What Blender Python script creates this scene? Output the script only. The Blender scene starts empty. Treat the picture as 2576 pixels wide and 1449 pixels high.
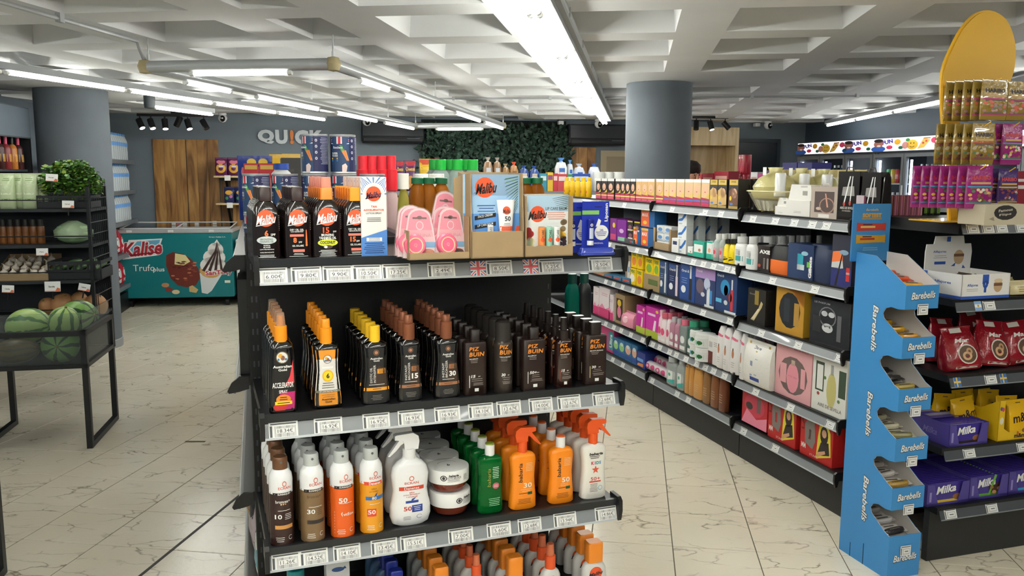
import bpy, math, random
import numpy as np
from mathutils import Matrix, Vector
random.seed(7)
S = bpy.context.scene
COL = S.collection
# ---------------------------------------------------------------- camera
F = 2110.0; PITCH = math.atan(287/2110); ROLL = 0.0045; CAMH = 1.6
_cp, _sp = math.cos(PITCH), math.sin(PITCH)
_f = np.array([0, _cp, -_sp]); _u0 = np.array([0, _sp, _cp]); _r0 = np.array([1., 0, 0])
_r = math.cos(ROLL)*_r0 + math.sin(ROLL)*_u0; _u = -math.sin(ROLL)*_r0 + math.cos(ROLL)*_u0
CC = np.array([0, 0, CAMH])
cd = bpy.data.cameras.new('camera'); cam = bpy.data.objects.new('camera', cd); COL.objects.link(cam)
cd.sensor_width = 36; cd.lens = F/2576*36; cd.clip_start = .05; cd.clip_end = 60
cam.matrix_world = Matrix(((_r[0], _u[0], -_f[0], 0), (_r[1], _u[1], -_f[1], 0), (_r[2], _u[2], -_f[2], CAMH), (0, 0, 0, 1)))
S.camera = cam
# ---------------------------------------------------------------- world and exposure
w = bpy.data.worlds.new('world'); S.world = w; w.use_nodes = True
w.node_tree.nodes['Background'].inputs[0].default_value = (.8, .85, .9, 1)
w.node_tree.nodes['Background'].inputs[1].default_value = .05
S.view_settings.view_transform = 'Standard'; S.view_settings.look = 'None'
S.view_settings.exposure = 0.34; S.view_settings.gamma = 1; S.view_settings.use_curve_mapping = False
TUBE = 36.0     # radiance of the fluorescent tubes that light the shop
# ---------------------------------------------------------------- measuring
def ray(x, y):
    d = _f*F + _r*(x-1288) - _u*(y-724.5); return d/np.linalg.norm(d)
def atZ(x, y, z):
    d = ray(x, y); return CC + d*(z-CAMH)/d[2]
def atY(x, y, yy):
    d = ray(x, y); return CC + d*yy/d[1]
def atV(x, y, p, n):
    d = ray(x, y); p = np.array(p, float); n = np.array(n, float); return CC + d*np.dot(p-CC, n)/np.dot(d, n)
def pix(p):
    q = np.array(p, float)-CC; k = q@_f; return 1288+F*(q@_r)/k, 724.5-F*(q@_u)/k
# ---------------------------------------------------------------- materials
def lin(h):
    h = h.lstrip('#'); c = [int(h[i:i+2], 16)/255 for i in (0, 2, 4)]
    return tuple(x/12.92 if x <= .04045 else ((x+.055)/1.055)**2.4 for x in c)+(1,)
_M = {}
def mat(col, rough=.45, metal=0, trans=0, emit=0, alpha=1, ior=1.45, noise=0, nscale=20, bump=0, coat=0, spec=None):
    key = (col, rough, metal, trans, emit, alpha, ior, noise, nscale, bump, coat, spec)
    if key in _M: return _M[key]
    m = bpy.data.materials.new('m_%s_%d' % (col.strip('#'), len(_M))); m.use_nodes = True
    nt = m.node_tree; b = nt.nodes['Principled BSDF']; c = lin(col)
    b.inputs['Base Color'].default_value = c; b.inputs['Roughness'].default_value = rough
    b.inputs['Metallic'].default_value = metal; b.inputs['Transmission Weight'].default_value = trans
    b.inputs['IOR'].default_value = ior; b.inputs['Alpha'].default_value = alpha; b.inputs['Coat Weight'].default_value = coat
    if spec is not None: b.inputs['Specular IOR Level'].default_value = spec
    if emit:
        b.inputs['Emission Color'].default_value = c; b.inputs['Emission Strength'].default_value = emit
    if noise or bump:
        tc = nt.nodes.new('ShaderNodeTexCoord'); n = nt.nodes.new('ShaderNodeTexNoise')
        n.inputs['Scale'].default_value = nscale; n.inputs['Detail'].default_value = 4
        nt.links.new(tc.outputs['Object'], n.inputs['Vector'])
        if noise:
            r = nt.nodes.new('ShaderNodeValToRGB')
            r.color_ramp.elements[0].position = .3; r.color_ramp.elements[1].position = .7
            r.color_ramp.elements[0].color = tuple(v*(1-noise) for v in c[:3])+(1,)
            r.color_ramp.elements[1].color = tuple(min(1, v*(1+noise)) for v in c[:3])+(1,)
            nt.links.new(n.outputs['Fac'], r.inputs['Fac']); nt.links.new(r.outputs['Color'], b.inputs['Base Color'])
        if bump:
            bp = nt.nodes.new('ShaderNodeBump'); bp.inputs['Strength'].default_value = bump; bp.inputs['Distance'].default_value = .01
            nt.links.new(n.outputs['Fac'], bp.inputs['Height']); nt.links.new(bp.outputs['Normal'], b.inputs['Normal'])
    _M[key] = m; return m
def ink(col): return mat(col, .5)
def nodes_mat(name):
    m = bpy.data.materials.new(name); m.use_nodes = True
    return m, m.node_tree, m.node_tree.nodes, m.node_tree.links, m.node_tree.nodes['Principled BSDF']
def ramp(N, stops):
    r = N.new('ShaderNodeValToRGB'); e = r.color_ramp.elements
    while len(e) < len(stops): e.new(.5)
    for el, (p, c) in zip(e, stops): el.position = p; el.color = lin(c) if isinstance(c, str) else (c, c, c, 1)
    return r
def marble_mat():
    m, nt, N, L, b = nodes_mat('cream_marble_tile')
    g = N.new('ShaderNodeNewGeometry'); mp = N.new('ShaderNodeMapping'); L.new(g.outputs['Position'], mp.inputs['Vector'])
    oi = N.new('ShaderNodeObjectInfo'); sc = N.new('ShaderNodeVectorMath'); sc.operation = 'SCALE'; sc.inputs['Scale'].default_value = 9
    cx = N.new('ShaderNodeCombineXYZ'); L.new(oi.outputs['Random'], cx.inputs[0]); L.new(oi.outputs['Random'], cx.inputs[1])
    L.new(cx.outputs[0], sc.inputs[0]); L.new(sc.outputs[0], mp.inputs['Location'])
    mp.inputs['Rotation'].default_value = (0, 0, .5); mp.inputs['Scale'].default_value = (1, 2.1, 1)
    n1 = N.new('ShaderNodeTexNoise'); n1.inputs['Scale'].default_value = 5; n1.inputs['Detail'].default_value = 6; L.new(mp.outputs[0], n1.inputs['Vector'])
    ad = N.new('ShaderNodeMixRGB'); ad.blend_type = 'ADD'; ad.inputs[0].default_value = .28; L.new(mp.outputs[0], ad.inputs[1]); L.new(n1.outputs['Color'], ad.inputs[2])
    v = N.new('ShaderNodeTexVoronoi'); v.feature = 'DISTANCE_TO_EDGE'; v.inputs['Scale'].default_value = 4.2; L.new(ad.outputs[0], v.inputs['Vector'])
    rv = ramp(N, [(0, 1.), (.016, .5), (.045, 0.)]); L.new(v.outputs['Distance'], rv.inputs['Fac'])
    n2 = N.new('ShaderNodeTexNoise'); n2.inputs['Scale'].default_value = 3.1; n2.inputs['Detail'].default_value = 3; L.new(mp.outputs[0], n2.inputs['Vector'])
    r2 = ramp(N, [(.46, 0.), (.66, .9)]); L.new(n2.outputs['Fac'], r2.inputs['Fac'])
    mu = N.new('ShaderNodeMath'); mu.operation = 'MULTIPLY'; L.new(rv.outputs[0], mu.inputs[0]); L.new(r2.outputs[0], mu.inputs[1])
    n3 = N.new('ShaderNodeTexNoise'); n3.inputs['Scale'].default_value = 2; n3.inputs['Detail'].default_value = 8; L.new(g.outputs['Position'], n3.inputs['Vector'])
    rb = ramp(N, [(.2, '#d9cfb9'), (.5, '#dfd6c2'), (.8, '#e4dcca')]); L.new(n3.outputs['Fac'], rb.inputs['Fac'])
    mx = N.new('ShaderNodeMixRGB'); L.new(mu.outputs[0], mx.inputs[0]); L.new(rb.outputs[0], mx.inputs[1]); mx.inputs[2].default_value = lin('#6d5f4a')
    L.new(mx.outputs[0], b.inputs['Base Color'])
    rr = ramp(N, [(.25, .14), (.75, .2)]); L.new(n3.outputs['Fac'], rr.inputs['Fac']); L.new(rr.outputs[0], b.inputs['Roughness'])
    n4 = N.new('ShaderNodeTexNoise'); n4.inputs['Scale'].default_value = 60; L.new(g.outputs['Position'], n4.inputs['Vector'])
    bp = N.new('ShaderNodeBump'); bp.inputs['Strength'].default_value = .06; bp.inputs['Distance'].default_value = .01; L.new(n4.outputs['Fac'], bp.inputs['Height']); L.new(bp.outputs[0], b.inputs['Normal'])
    b.inputs['Specular IOR Level'].default_value = .5
    return m
def wood_mat(c0, c1, c2, sc=(6, 6, .8), nm='stained_pine'):
    m, nt, N, L, b = nodes_mat(nm)
    tc = N.new('ShaderNodeTexCoord'); mp = N.new('ShaderNodeMapping'); mp.inputs['Scale'].default_value = sc; L.new(tc.outputs['Object'], mp.inputs['Vector'])
    oi = N.new('ShaderNodeObjectInfo'); cx = N.new('ShaderNodeCombineXYZ'); mk = N.new('ShaderNodeMath'); mk.operation = 'MULTIPLY'; mk.inputs[1].default_value = 17
    L.new(oi.outputs['Random'], mk.inputs[0]); L.new(mk.outputs[0], cx.inputs[0]); L.new(mk.outputs[0], cx.inputs[2]); L.new(cx.outputs[0], mp.inputs['Location'])
    n = N.new('ShaderNodeTexNoise'); n.inputs['Scale'].default_value = 2.2; n.inputs['Detail'].default_value = 7; n.inputs['Distortion'].default_value = 1.6; L.new(mp.outputs[0], n.inputs['Vector'])
    r = ramp(N, [(.3, c0), (.48, c1), (.7, c2)]); L.new(n.outputs['Fac'], r.inputs['Fac'])
    v = N.new('ShaderNodeTexVoronoi'); v.inputs['Scale'].default_value = 1.3; L.new(mp.outputs[0], v.inputs['Vector'])
    rk = ramp(N, [(.04, 1.), (.13, 0.)]); L.new(v.outputs['Distance'], rk.inputs['Fac'])
    mx = N.new('ShaderNodeMixRGB'); L.new(rk.outputs[0], mx.inputs[0]); L.new(r.outputs[0], mx.inputs[1]); mx.inputs[2].default_value = lin(c0)
    L.new(mx.outputs[0], b.inputs['Base Color']); b.inputs['Roughness'].default_value = .45
    return m
BLK = mat('#0f1013', .4); BLK2 = mat('#0a0b0e', .5); GRYM = mat('#74787c', .35, .3); RAILM = mat('#83878b', .3, .0, coat=.3)
WHT = mat('#e9e9e6', .45); WHTG = mat('#e6e7e8', .25, coat=.3); CARD = mat('#9c8463', .8, noise=.12, nscale=9); CARDG = mat('#8b7b60', .85, noise=.1, nscale=9)
GLASS = mat('#f4f8f8', .03, trans=1, ior=1.15); CLEARP = mat('#eef2f2', .06, trans=1, ior=1.1)
# ---------------------------------------------------------------- mesh builder
def smooth01(t): return t*t*(3-2*t)
_TX = {}
def text_geo(s, bold=0, shear=0, space=1.0):
    k = (s, bold, shear, space)
    if k in _TX: return _TX[k]
    c = bpy.data.curves.new('t', 'FONT'); c.body = s; c.size = 1; c.resolution_u = 2; c.offset = bold; c.shear = shear; c.space_character = space
    c.fill_mode = 'FRONT'
    o = bpy.data.objects.new('t', c); me = bpy.data.meshes.new_from_object(o)
    vs = [(v.co.x, v.co.y) for v in me.vertices]; fs = [tuple(p.vertices) for p in me.polygons]
    bpy.data.objects.remove(o); bpy.data.curves.remove(c); bpy.data.meshes.remove(me)
    if not vs: vs = [(0, 0), (1, 0), (1, 1)]; fs = [(0, 1, 2)]
    a = np.array(vs); a = a-a.min(0); sz = a.max(0); sz[sz < 1e-6] = 1
    _TX[k] = (a, fs, sz); return _TX[k]
class MB:
    def __init__(self): self.v = []; self.f = []; self.m = []; self.ms = []
    def mi(self, m):
        if m not in self.ms: self.ms.append(m)
        return self.ms.index(m)
    def add(self, vs, fs, m):
        o = len(self.v); i = self.mi(m); self.v += [tuple(map(float, p)) for p in vs]
        for f in fs: self.f.append(tuple(o+k for k in f)); self.m.append(i)
        return self
    def box(self, x0, x1, y0, y1, z0, z1, m, skip=''):
        vs = [(x, y, z) for z in (z0, z1) for y in (y0, y1) for x in (x0, x1)]
        fs = {'b': (0, 2, 3, 1), 't': (4, 5, 7, 6), 'f': (0, 1, 5, 4), 'k': (2, 6, 7, 3), 'l': (0, 4, 6, 2), 'r': (1, 3, 7, 5)}
        return self.add(vs, [q for k, q in fs.items() if k not in skip], m)
    def rbox(self, x0, x1, y0, y1, z0, z1, m, r=.004):
        # box with chamfered vertical edges and top/bottom rims
        def ring(i, z):
            a, b, c, d = x0+i, x1-i, y0+i, y1-i; q = max(r-i*.3, r*.5)
            return [(a+q, c, z), (b-q, c, z), (b, c+q, z), (b, d-q, z), (b-q, d, z), (a+q, d, z), (a, d-q, z), (a, c+q, z)]
        rs = [ring(r, z0), ring(0, z0+r), ring(0, z1-r), ring(r, z1)]
        vs = [p for q in rs for p in q]; fs = []
        for k in range(3):
            for j in range(8): fs.append((k*8+j, k*8+(j+1) % 8, (k+1)*8+(j+1) % 8, (k+1)*8+j))
        fs.append(tuple(range(7, -1, -1))); fs.append(tuple(range(24, 32)))
        return self.add(vs, fs, m)
    def loft(self, secs, m, n=20, cx=0, cy=0, cap0=True, cap1=True):
        # secs: (z, half width, half depth, exponent)
        vs = []; fs = []
        for s in secs:
            z, a, b, e = (s+(2,))[:4] if len(s) < 4 else s[:4]
            ox = s[4] if len(s) > 4 else 0; oy = s[5] if len(s) > 5 else 0
            for k in range(n):
                t = 2*math.pi*k/n; c, q = math.cos(t), math.sin(t)
                vs.append((cx+ox+a*math.copysign(abs(c)**(2/e), c), cy+oy+b*math.copysign(abs(q)**(2/e), q), z))
        for i in range(len(secs)-1):
            for k in range(n): fs.append((i*n+k, i*n+(k+1) % n, (i+1)*n+(k+1) % n, (i+1)*n+k))
        if cap0: fs.append(tuple(range(n-1, -1, -1)))
        if cap1: fs.append(tuple(range((len(secs)-1)*n, len(secs)*n)))
        return self.add(vs, fs, m)
    def lathe(self, prof, m, n=18, cx=0, cy=0, **k): return self.loft([(z, r, r, 2) for r, z in prof], m, n, cx, cy, **k)
    def prism(self, pts, y0, y1, m, axis='y'):
        # outline pts (x,z) extruded along y, or (x,y) along z
        n = len(pts)
        if axis == 'y': vs = [(x, y0, z) for x, z in pts]+[(x, y1, z) for x, z in pts]
        elif axis == 'x': vs = [(y0, a, b) for a, b in pts]+[(y1, a, b) for a, b in pts]
        else: vs = [(x, y, y0) for x, y in pts]+[(x, y, y1) for x, y in pts]
        fs = [tuple(range(n)), tuple(range(2*n-1, n-1, -1))]+[(k, k+n, (k+1) % n+n, (k+1) % n) for k in range(n)]
        return self.add(vs, fs, m)
    def tube(self, pts, r, m, n=8, caps=True):
        P = [Vector(p) for p in pts]; vs = []; fs = []; R = r if isinstance(r, (list, tuple)) else [r]*len(P)
        pu = None
        for i, p in enumerate(P):
            t = (P[min(i+1, len(P)-1)]-P[max(i-1, 0)]).normalized()
            if pu is None:
                pu = Vector((0, 0, 1)) if abs(t.z) < .9 else Vector((1, 0, 0))
            pu = (pu-t*pu.dot(t)).normalized(); w_ = t.cross(pu)
            for k in range(n):
                a = 2*math.pi*k/n; vs.append(p+(pu*math.cos(a)+w_*math.sin(a))*R[i])
        for i in range(len(P)-1):
            for k in range(n): fs.append((i*n+k, i*n+(k+1) % n, (i+1)*n+(k+1) % n, (i+1)*n+k))
        if caps: fs.append(tuple(range(n-1, -1, -1))); fs.append(tuple(range((len(P)-1)*n, len(P)*n)))
        return self.add(vs, fs, m)
    def build(self, name, smooth=False, ang=38):
        me = bpy.data.meshes.new(name); me.from_pydata(self.v, [], self.f)
        for m in self.ms: me.materials.append(m)
        me.polygons.foreach_set('material_index', self.m)
        if smooth:
            me.polygons.foreach_set('use_smooth', [True]*len(self.f))
            if ang: me.set_sharp_from_angle(angle=math.radians(ang))
        me.update(); return me
# flat print laid on a surface; sf(u, v, e) -> point standing e off the surface
def flat(x0=0, y=0, z0=0, rot=None):
    return lambda u, v, e: (x0+u, y-e, z0+v)
def wrap(secs, cx=0, cy=0):
    Zs = [s[0] for s in secs]
    def sf(u, v, e):
        a = np.interp(v, Zs, [s[1] for s in secs]); b = np.interp(v, Zs, [s[2] for s in secs]); n = np.interp(v, Zs, [s[3] if len(s) > 3 else 2 for s in secs])
        t = min(.995, abs(u)/max(a, 1e-6)); return (cx+u, cy-b*(1-t**n)**(1/n)-e, v)
    sf.curved = True
    return sf
class PR:
    def __init__(self, sf): self.b = MB(); self.sf = sf; self.lay = 0
    def _e(self, e): return .0004+.00016*(self.lay if e is None else e)
    def rect(self, u0, u1, v0, v1, m, e=None, nu=1, nv=1, skew=0, sl=0):
        e = self._e(e); vs = []; fs = []
        for j in range(nv+1):
            for i in range(nu+1):
                u = u0+(u1-u0)*i/nu; v = v0+(v1-v0)*j/nv; vs.append(self.sf(u+skew*(v-v0), v+sl*(u-u0), e))
        for j in range(nv):
            for i in range(nu): k = j*(nu+1)+i; fs.append((k, k+1, k+nu+2, k+nu+1))
        self.b.add(vs, fs, m); return self
    def poly(self, pts, m, e=None):
        e = self._e(e)
        if not getattr(self.sf, 'curved', False):
            self.b.add([self.sf(u, v, e) for u, v in pts], [tuple(range(len(pts)))], m); return self
        # on a curved surface: fan from the centre, each triangle split 16-fold so that it follows the surface
        c = np.mean(np.array(pts), 0); n = len(pts); K = 4
        for i in range(n):
            a, b = np.array(pts[i]), np.array(pts[(i+1) % n]); vs = []; ix = {}; fs = []
            for r in range(K+1):
                for q in range(r+1): ix[(r, q)] = len(vs); w0 = 1-r/K; vs.append(self.sf(*(c*w0+a*(r-q)/K+b*q/K), e))
            for r in range(K):
                for q in range(r+1):
                    fs.append((ix[(r, q)], ix[(r+1, q)], ix[(r+1, q+1)]))
                    if q < r: fs.append((ix[(r, q)], ix[(r+1, q+1)], ix[(r, q+1)]))
            self.b.add(vs, fs, m)
        return self
    def ell(self, u, v, a, b, m, e=None, n=18, hole=0, t0=0, t1=360):
        e = self._e(e); vs = []; fs = []; full = abs(t1-t0) >= 360; k1 = n if full else n+1
        for q in range(k1):
            t = math.radians(t0+(t1-t0)*q/n)
            for r in (hole, .55+.45*hole, 1): vs.append(self.sf(u+a*r*math.cos(t), v+b*r*math.sin(t), e))
        for q in range(n):
            o = q*3; p = ((q+1) % k1)*3
            fs += [(o, o+1, p+1, p), (o+1, o+2, p+2, p+1)]
        self.b.add(vs, fs, m); return self
    def text(self, s, u, v, h, m, w=None, e=None, bold=.012, shear=0, rot=0, al='c', sl=0, space=1.0):
        # centred at (u,v); h height, w width of the whole string
        e = self._e(e); a, fs, sz = text_geo(s, bold, shear, space); kx = (w/sz[0]) if w else h/sz[1]; ky = h/sz[1]
        pts = a*np.array([kx, ky]); W, Hh = sz[0]*kx, sz[1]*ky
        pts = pts-np.array([W/2 if al == 'c' else (0 if al == 'l' else W), Hh/2])
        c, q = math.cos(rot), math.sin(rot)
        self.b.add([self.sf(u+x*c-y*q, v+x*q+y*c+sl*x, e) for x, y in pts], fs, m); return self
    def lines(self, u, v, w, n, dv, th, m, e=None, jag=.3):
        # n thin bars standing for lines of fine print
        for k in range(n):
            ww = w*(1-jag*random.random()); self.rect(u-ww/2, u+ww/2, v-k*dv-th/2, v-k*dv+th/2, m, e, nu=3)
        return self
    def build(self, name='print'): return self.b.build(name)
# ---------------------------------------------------------------- objects
def ob(name, me, parent=None, loc=None, rz=None, rot=None):
    o = bpy.data.objects.new(name, me); COL.objects.link(o)
    if parent: o.parent = parent
    if loc is not None: o.location = [float(c) for c in loc]
    if rot is not None: o.rotation_euler = rot
    elif rz is not None: o.rotation_euler = (0, 0, rz)
    return o
def tag(o, label=None, cat=None, group=None, kind=None):
    if label: o['label'] = label
    if cat: o['category'] = cat
    if group: o['group'] = group
    if kind: o['kind'] = kind
    return o
def thing(name, label, cat, loc, rz=0, group=None): return tag(ob(name, None, None, loc, rz), label, cat, group)
def put(kind, name, label, cat, loc, rz=0, group=None, sc=None, tilt=None):
    # kind: list of (part name, mesh[, sub parts]) shared by all copies
    o = thing(name, label, cat, loc, rz, group)
    if tilt: o.rotation_euler = tilt
    if sc: o.scale = sc if isinstance(sc, tuple) else (sc, sc, sc)
    for k in kind:
        c = ob(k[0], k[1], o)
        for s in (k[2] if len(k) > 2 else []): ob(s[0], s[1], c)
    return o
def struct(name, me, parent=None, loc=None, rz=None):
    o = ob(name, me, parent, loc, rz)
    if not parent: o['kind'] = 'structure'
    return o
ORD = 'first second third fourth fifth sixth seventh eighth ninth tenth eleventh twelfth thirteenth fourteenth fifteenth sixteenth seventeenth eighteenth nineteenth twentieth'.split()
def frontal(k): return 'front of its row' if k == 0 else ORD[k]+' from the front of its row'
class Rack:
    # shelf frame: o left front point, ang direction of the front edge; u along, v inward, z up
    def __init__(s, o, ang):
        s.o = np.array([o[0], o[1], 0.]); s.a = math.radians(ang); s.tu = np.array([math.cos(s.a), math.sin(s.a), 0]); s.tv = np.array([-math.sin(s.a), math.cos(s.a), 0])
    def P(s, u, v, z): return s.o+s.tu*u+s.tv*v+np.array([0, 0, z])
    def uz(s, x, y, v):
        p = atV(x, y, s.o+s.tv*v, s.tv); return float((p-s.o)@s.tu), float(p[2])
    def uv(s, x, y, z):
        p = atZ(x, y, z)-s.o; return float(p@s.tu), float(p@s.tv)
    def span(s, x0, x1, yt, v, yb):
        # face between two pixel columns at depth v: centre u, width, top z
        ym = (yt+yb)/2; a = s.uz(x0, ym, v)[0]; b = s.uz(x1, ym, v)[0]; return (a+b)/2, abs(b-a), s.uz((x0+x1)/2, yt, v)[1]
# ================================================================ ROOM
AH = math.radians(8.25); ZC = 2.32
def A2W(al, ac, z=0): return (al*math.sin(AH)+ac*math.cos(AH), al*math.cos(AH)-ac*math.sin(AH), z)
MARBLE = marble_mat()
WALLG = mat('#727c86', .7, noise=.04, nscale=3, bump=.15); WALLD = mat('#3b4652', .6, noise=.04, nscale=3)
CEIL = mat('#dcddde', .85, noise=.03, nscale=2.5)
# floor: grout bed, 300 nearest visible tiles one by one, the rest joined
fl = MB().box(-8, 9, -5, 15, -.06, -.0025, mat('#57503f', .8)); FLOOR = struct('floor', fl.build('floor'))
ta, tc_ = .3675, .3535; gap = .004
tm = MB(); r = .0012
tm.rbox(gap/2, ta-gap/2, gap/2, tc_-gap/2, -.012, 0, MARBLE, r); tile_me = tm.build('tile')
cand = []; rest = []
for i in range(-22, 32):
    for j in range(-22, 24):
        al = 3.528+i*ta; ac = .199+j*tc_
        p = A2W(al+ta/2, ac+tc_/2)
        if not (-7 < p[0] < 8 and -4.5 < p[1] < 13.5): continue
        vis = False
        if p[1] > 2.2:
            x, y = pix(p); vis = -60 < x < 2640 and 430 < y < 1510
        d = math.hypot(p[0], p[1]); s = np.array(p)
        # hidden under the near shelving
        q = s-np.array([-.64, 2.1, 0]); t = math.radians(20.25); uu = q[0]*math.cos(t)+q[1]*math.sin(t); vv = -q[0]*math.sin(t)+q[1]*math.cos(t)
        if (0 < uu < 1.0 and vv > 0 and vv < 3.5) or (s-np.array([1.3, 4.62, 0]))@np.array([.959, .284, 0]) > .3: vis = False
        (cand if vis else rest).append((d, al, ac))
cand.sort(); rest += cand[300:]; cand = cand[:300]
for d, al, ac in cand:
    ob('tile', tile_me, FLOOR, A2W(al, ac), math.pi/2-AH).scale = (1, -1, 1)
rb = MB()
for d, al, ac in rest:
    c = [A2W(al+a, ac+b) for a, b in ((gap/2, gap/2), (gap/2, tc_-gap/2), (ta-gap/2, tc_-gap/2), (ta-gap/2, gap/2))]
    rb.add([(x, y, -.012) for x, y, _ in c]+[(x, y, 0) for x, y, _ in c], [(7, 6, 5, 4), (0, 1, 5, 4), (1, 2, 6, 5), (2, 3, 7, 6), (3, 0, 4, 7)], MARBLE)
tag(ob('tile_field', rb.build('tile_field'), FLOOR), kind='stuff')
# dark expansion joint strip and a patch where a sliver of tile is missing
jm = MB(); jm.box(-2.5, 4.2, -.007, .007, -.004, .0012, mat('#2f2c28', .6)); struct('trim_1', jm.build('trim_1'), loc=A2W(2.5, -1.922), rz=math.pi/2-AH)
sm_ = MB().box(-.06, .06, -.012, .012, 0, .0012, mat('#5d564a', .8)); p = atZ(491, 1111, 0); ob('tile_chip', sm_.build('tile_chip'), FLOOR, p, 0)
# ceiling: waffle slab
cm = MB(); cols = [(-6.9, -6.3), (-6.05, -5.48), (-5.2, -4.63), (-4.25, -3.68), (-3.42, -2.87), (-2.61, -2.0), (-1.75, -1.475), (-1.21, -.655), (-.37, .185), (.435, 1.0), (1.235, 1.8), (2.05, 2.61), (2.85, 3.41), (3.65, 4.21), (4.45, 5.0), (5.25, 5.8), (6.05, 6.6)]
rows = [(3.885+.845*k, 3.885+.845*k+.605) for k in range(-9, 13)]
xs = [-8.5]+[c for q in cols for c in q]+[8.5]; ys = [-5.5]+[c for q in rows for c in q]+[16.5]
for i in range(len(xs)-1):
    for j in range(len(ys)-1):
        x0, x1, y0, y1 = xs[i], xs[i+1], ys[j], ys[j+1]
        k = (j-1)//2-9; coff = i % 2 == 1 and j % 2 == 1
        if coff and ((k == 3 and cols[(i-1)//2][0] in (-.37, .435)) or (k in (4, 3) and cols[(i-1)//2][0] == -5.2)): coff = False
        c = [(y0, x0), (y0, x1), (y1, x1), (y1, x0)]
        if not coff: cm.add([A2W(a, b, ZC) for a, b in c], [(0, 1, 2, 3)], CEIL)
        else:
            s = .012; d = .118; ins = [(y0+s, x0+s), (y0+s, x1-s), (y1-s, x1-s), (y1-s, x0+s)]
            cm.add([A2W(a, b, ZC) for a, b in c]+[A2W(a, b, ZC+d) for a, b in ins], [(4, 5, 6, 7), (0, 1, 5, 4), (1, 2, 6, 5), (2, 3, 7, 6), (3, 0, 4, 7)], CEIL)
struct('ceiling', cm.build('ceiling'))
# walls
WA = 9.5; BW = Rack((-5.04, 10.5), WA)      # back wall frame, v into the wall
m = MB().box(-1.5, 10.2, 0, .15, -.05, ZC+.25, WALLG); struct('wall_back', m.build('wall_back'), loc=BW.P(0, 0, 0), rz=BW.a)
LWp = np.array([-5.3, 10.4, 0]); lh = math.radians(-10)
m = MB().box(-15, .4, 0, .15, -.05, ZC+.25, WALLG); struct('wall_left', m.build('wall_left'), loc=LWp, rz=math.pi/2-lh)
RW = Rack((3.66, 10.62), -77); RWALL = RW.P(-2, .78, 0)
m = MB().box(0, 19, 0, .15, -.05, ZC+.25, WALLD); struct('wall_right', m.build('wall_right'), loc=RWALL, rz=RW.a)
m = MB().box(-8, 9, -.15, 0, -.05, ZC+.25, WALLG); struct('wall_front', m.build('wall_front'), loc=(0, -4.4, 0))
# round columns
def column(nm, x, y, r, lab):
    m = MB().lathe([(r, 0), (r, ZC+.02)], mat('#5d646b', .75, noise=.05, nscale=5, bump=.35), 40, cap0=False, cap1=False)
    m2 = MB().lathe([(r+.008, 0), (r+.008, .07), (r, .075)], mat('#8a8d8f', .6), 40, cap0=False, cap1=False)
    o = struct(nm, m.build(nm, True), loc=(x, y, 0)); ob('skirting', m2.build('skirting', True), o); tag(o, lab); return o
p = A2W(6.98, .175); column('trim_2', p[0], p[1], .262, 'thick round grey column behind the hair dye shelf')
column('trim_3', -3.93, 7.62, .3, 'thick round grey column beside the vegetable racks')
# ---------------------------------------------------------------- lighting
TUBEM = mat('#fdfdf4', .4, emit=TUBE); LHOUSE = mat('#8f9294', .5); CAPM = mat('#b9ab84', .5)
def tube_kind(L, r=.0135, caps=True):
    t = MB().tube([(.02, 0, 0), (L-.02, 0, 0)], r, TUBEM, 8); e = MB().tube([(0, 0, 0), (.025, 0, 0)], r*1.05, WHT, 8)
    return t.build('lamp_tube', True), e.build('end_cap', True)
TK = {L: tube_kind(L) for L in (1.18, .58)}
def strip(name, label, p, q, z, segs, double=False, group=None, house=.045, drop=0):
    # a run of battens from p to q (x,y), n tubes
    P, Q = np.array(p[:2]), np.array(q[:2]); L = np.linalg.norm(Q-P); a = math.atan2(*(Q-P)[::-1])
    o = thing(name, label, 'light', (P[0], P[1], z), a, group)
    h = MB()
    if double: h.box(0, L, -.075, .03, .025, .085, LHOUSE); h.box(0, L, -.1, -.075, .05, .1, mat('#a9adaf', .5))
    else: h.box(0, L, -.02, .03, .018, .018+house, LHOUSE)
    ob('batten_housing', h.build('batten_housing'), o)
    n = segs; l = L/n
    for k in range(n):
        for dy in ((-.018, .018) if double else (0,)):
            t = ob('lamp_tube', TK[1.18][0], o, (k*l+.02, dy, 0)); t.scale = ((l-.04)/1.18, 1, 1)
            for x in (.02, l-.045): ob('tube_socket', TK[1.18][1], o, (k*l+x, dy, 0))
    return o
p, q = A2W(3.453-1.22*5, -.42), A2W(10.55, -.385)
strip('twin_tube_light_run', 'long run of twin fluorescent tubes pointing down the middle of the ceiling', p, q, 2.22, 11, True)
pB, qB = atZ(0, 180, 2.235), atZ(819, 302, 2.235); d = (qB-pB)/4.52
strip('tube_light_run', 'run of single fluorescent tubes passing over the left column', pB-d*4.48, qB, 2.235, 8)
pE, qE = atZ(2080, 316, 2.235), atZ(2375, 256, 2.235); d = (pE-qE); d = d/np.linalg.norm(d)
strip('tube_light_run', 'run of single fluorescent tubes along the fridge wall', pE-d*10.8, pE, 2.235, 9)
pF, qF = atZ(385, 270, 2.2), atZ(537, 289, 2.2)
o = strip('tube_light', 'short single fluorescent tube near the wooden wall panels', pF, qF, 2.2, 1)
e = MB().lathe([(.0, -.035), (.045, -.03), (.05, 0), (.05, .08), (0, .085)], mat('#3f4549', .5), 14); ob('end_box', e.build('end_box', True), o, (-.05, 0, .02))
# added tube rows, out of view behind the camera, brightening the shelf fronts
for k, ac in enumerate((-3.3, -1.6, 1.3, 2.9)):
    strip('tube_light_run', ['leftmost', 'second', 'third', 'rightmost'][k]+' added run of fluorescent tubes, unseen behind the viewpoint, brightening the shelf fronts', A2W(-4, ac)[:2], A2W(.9, ac)[:2], 2.235, 4, k in (1, 2))
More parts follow.
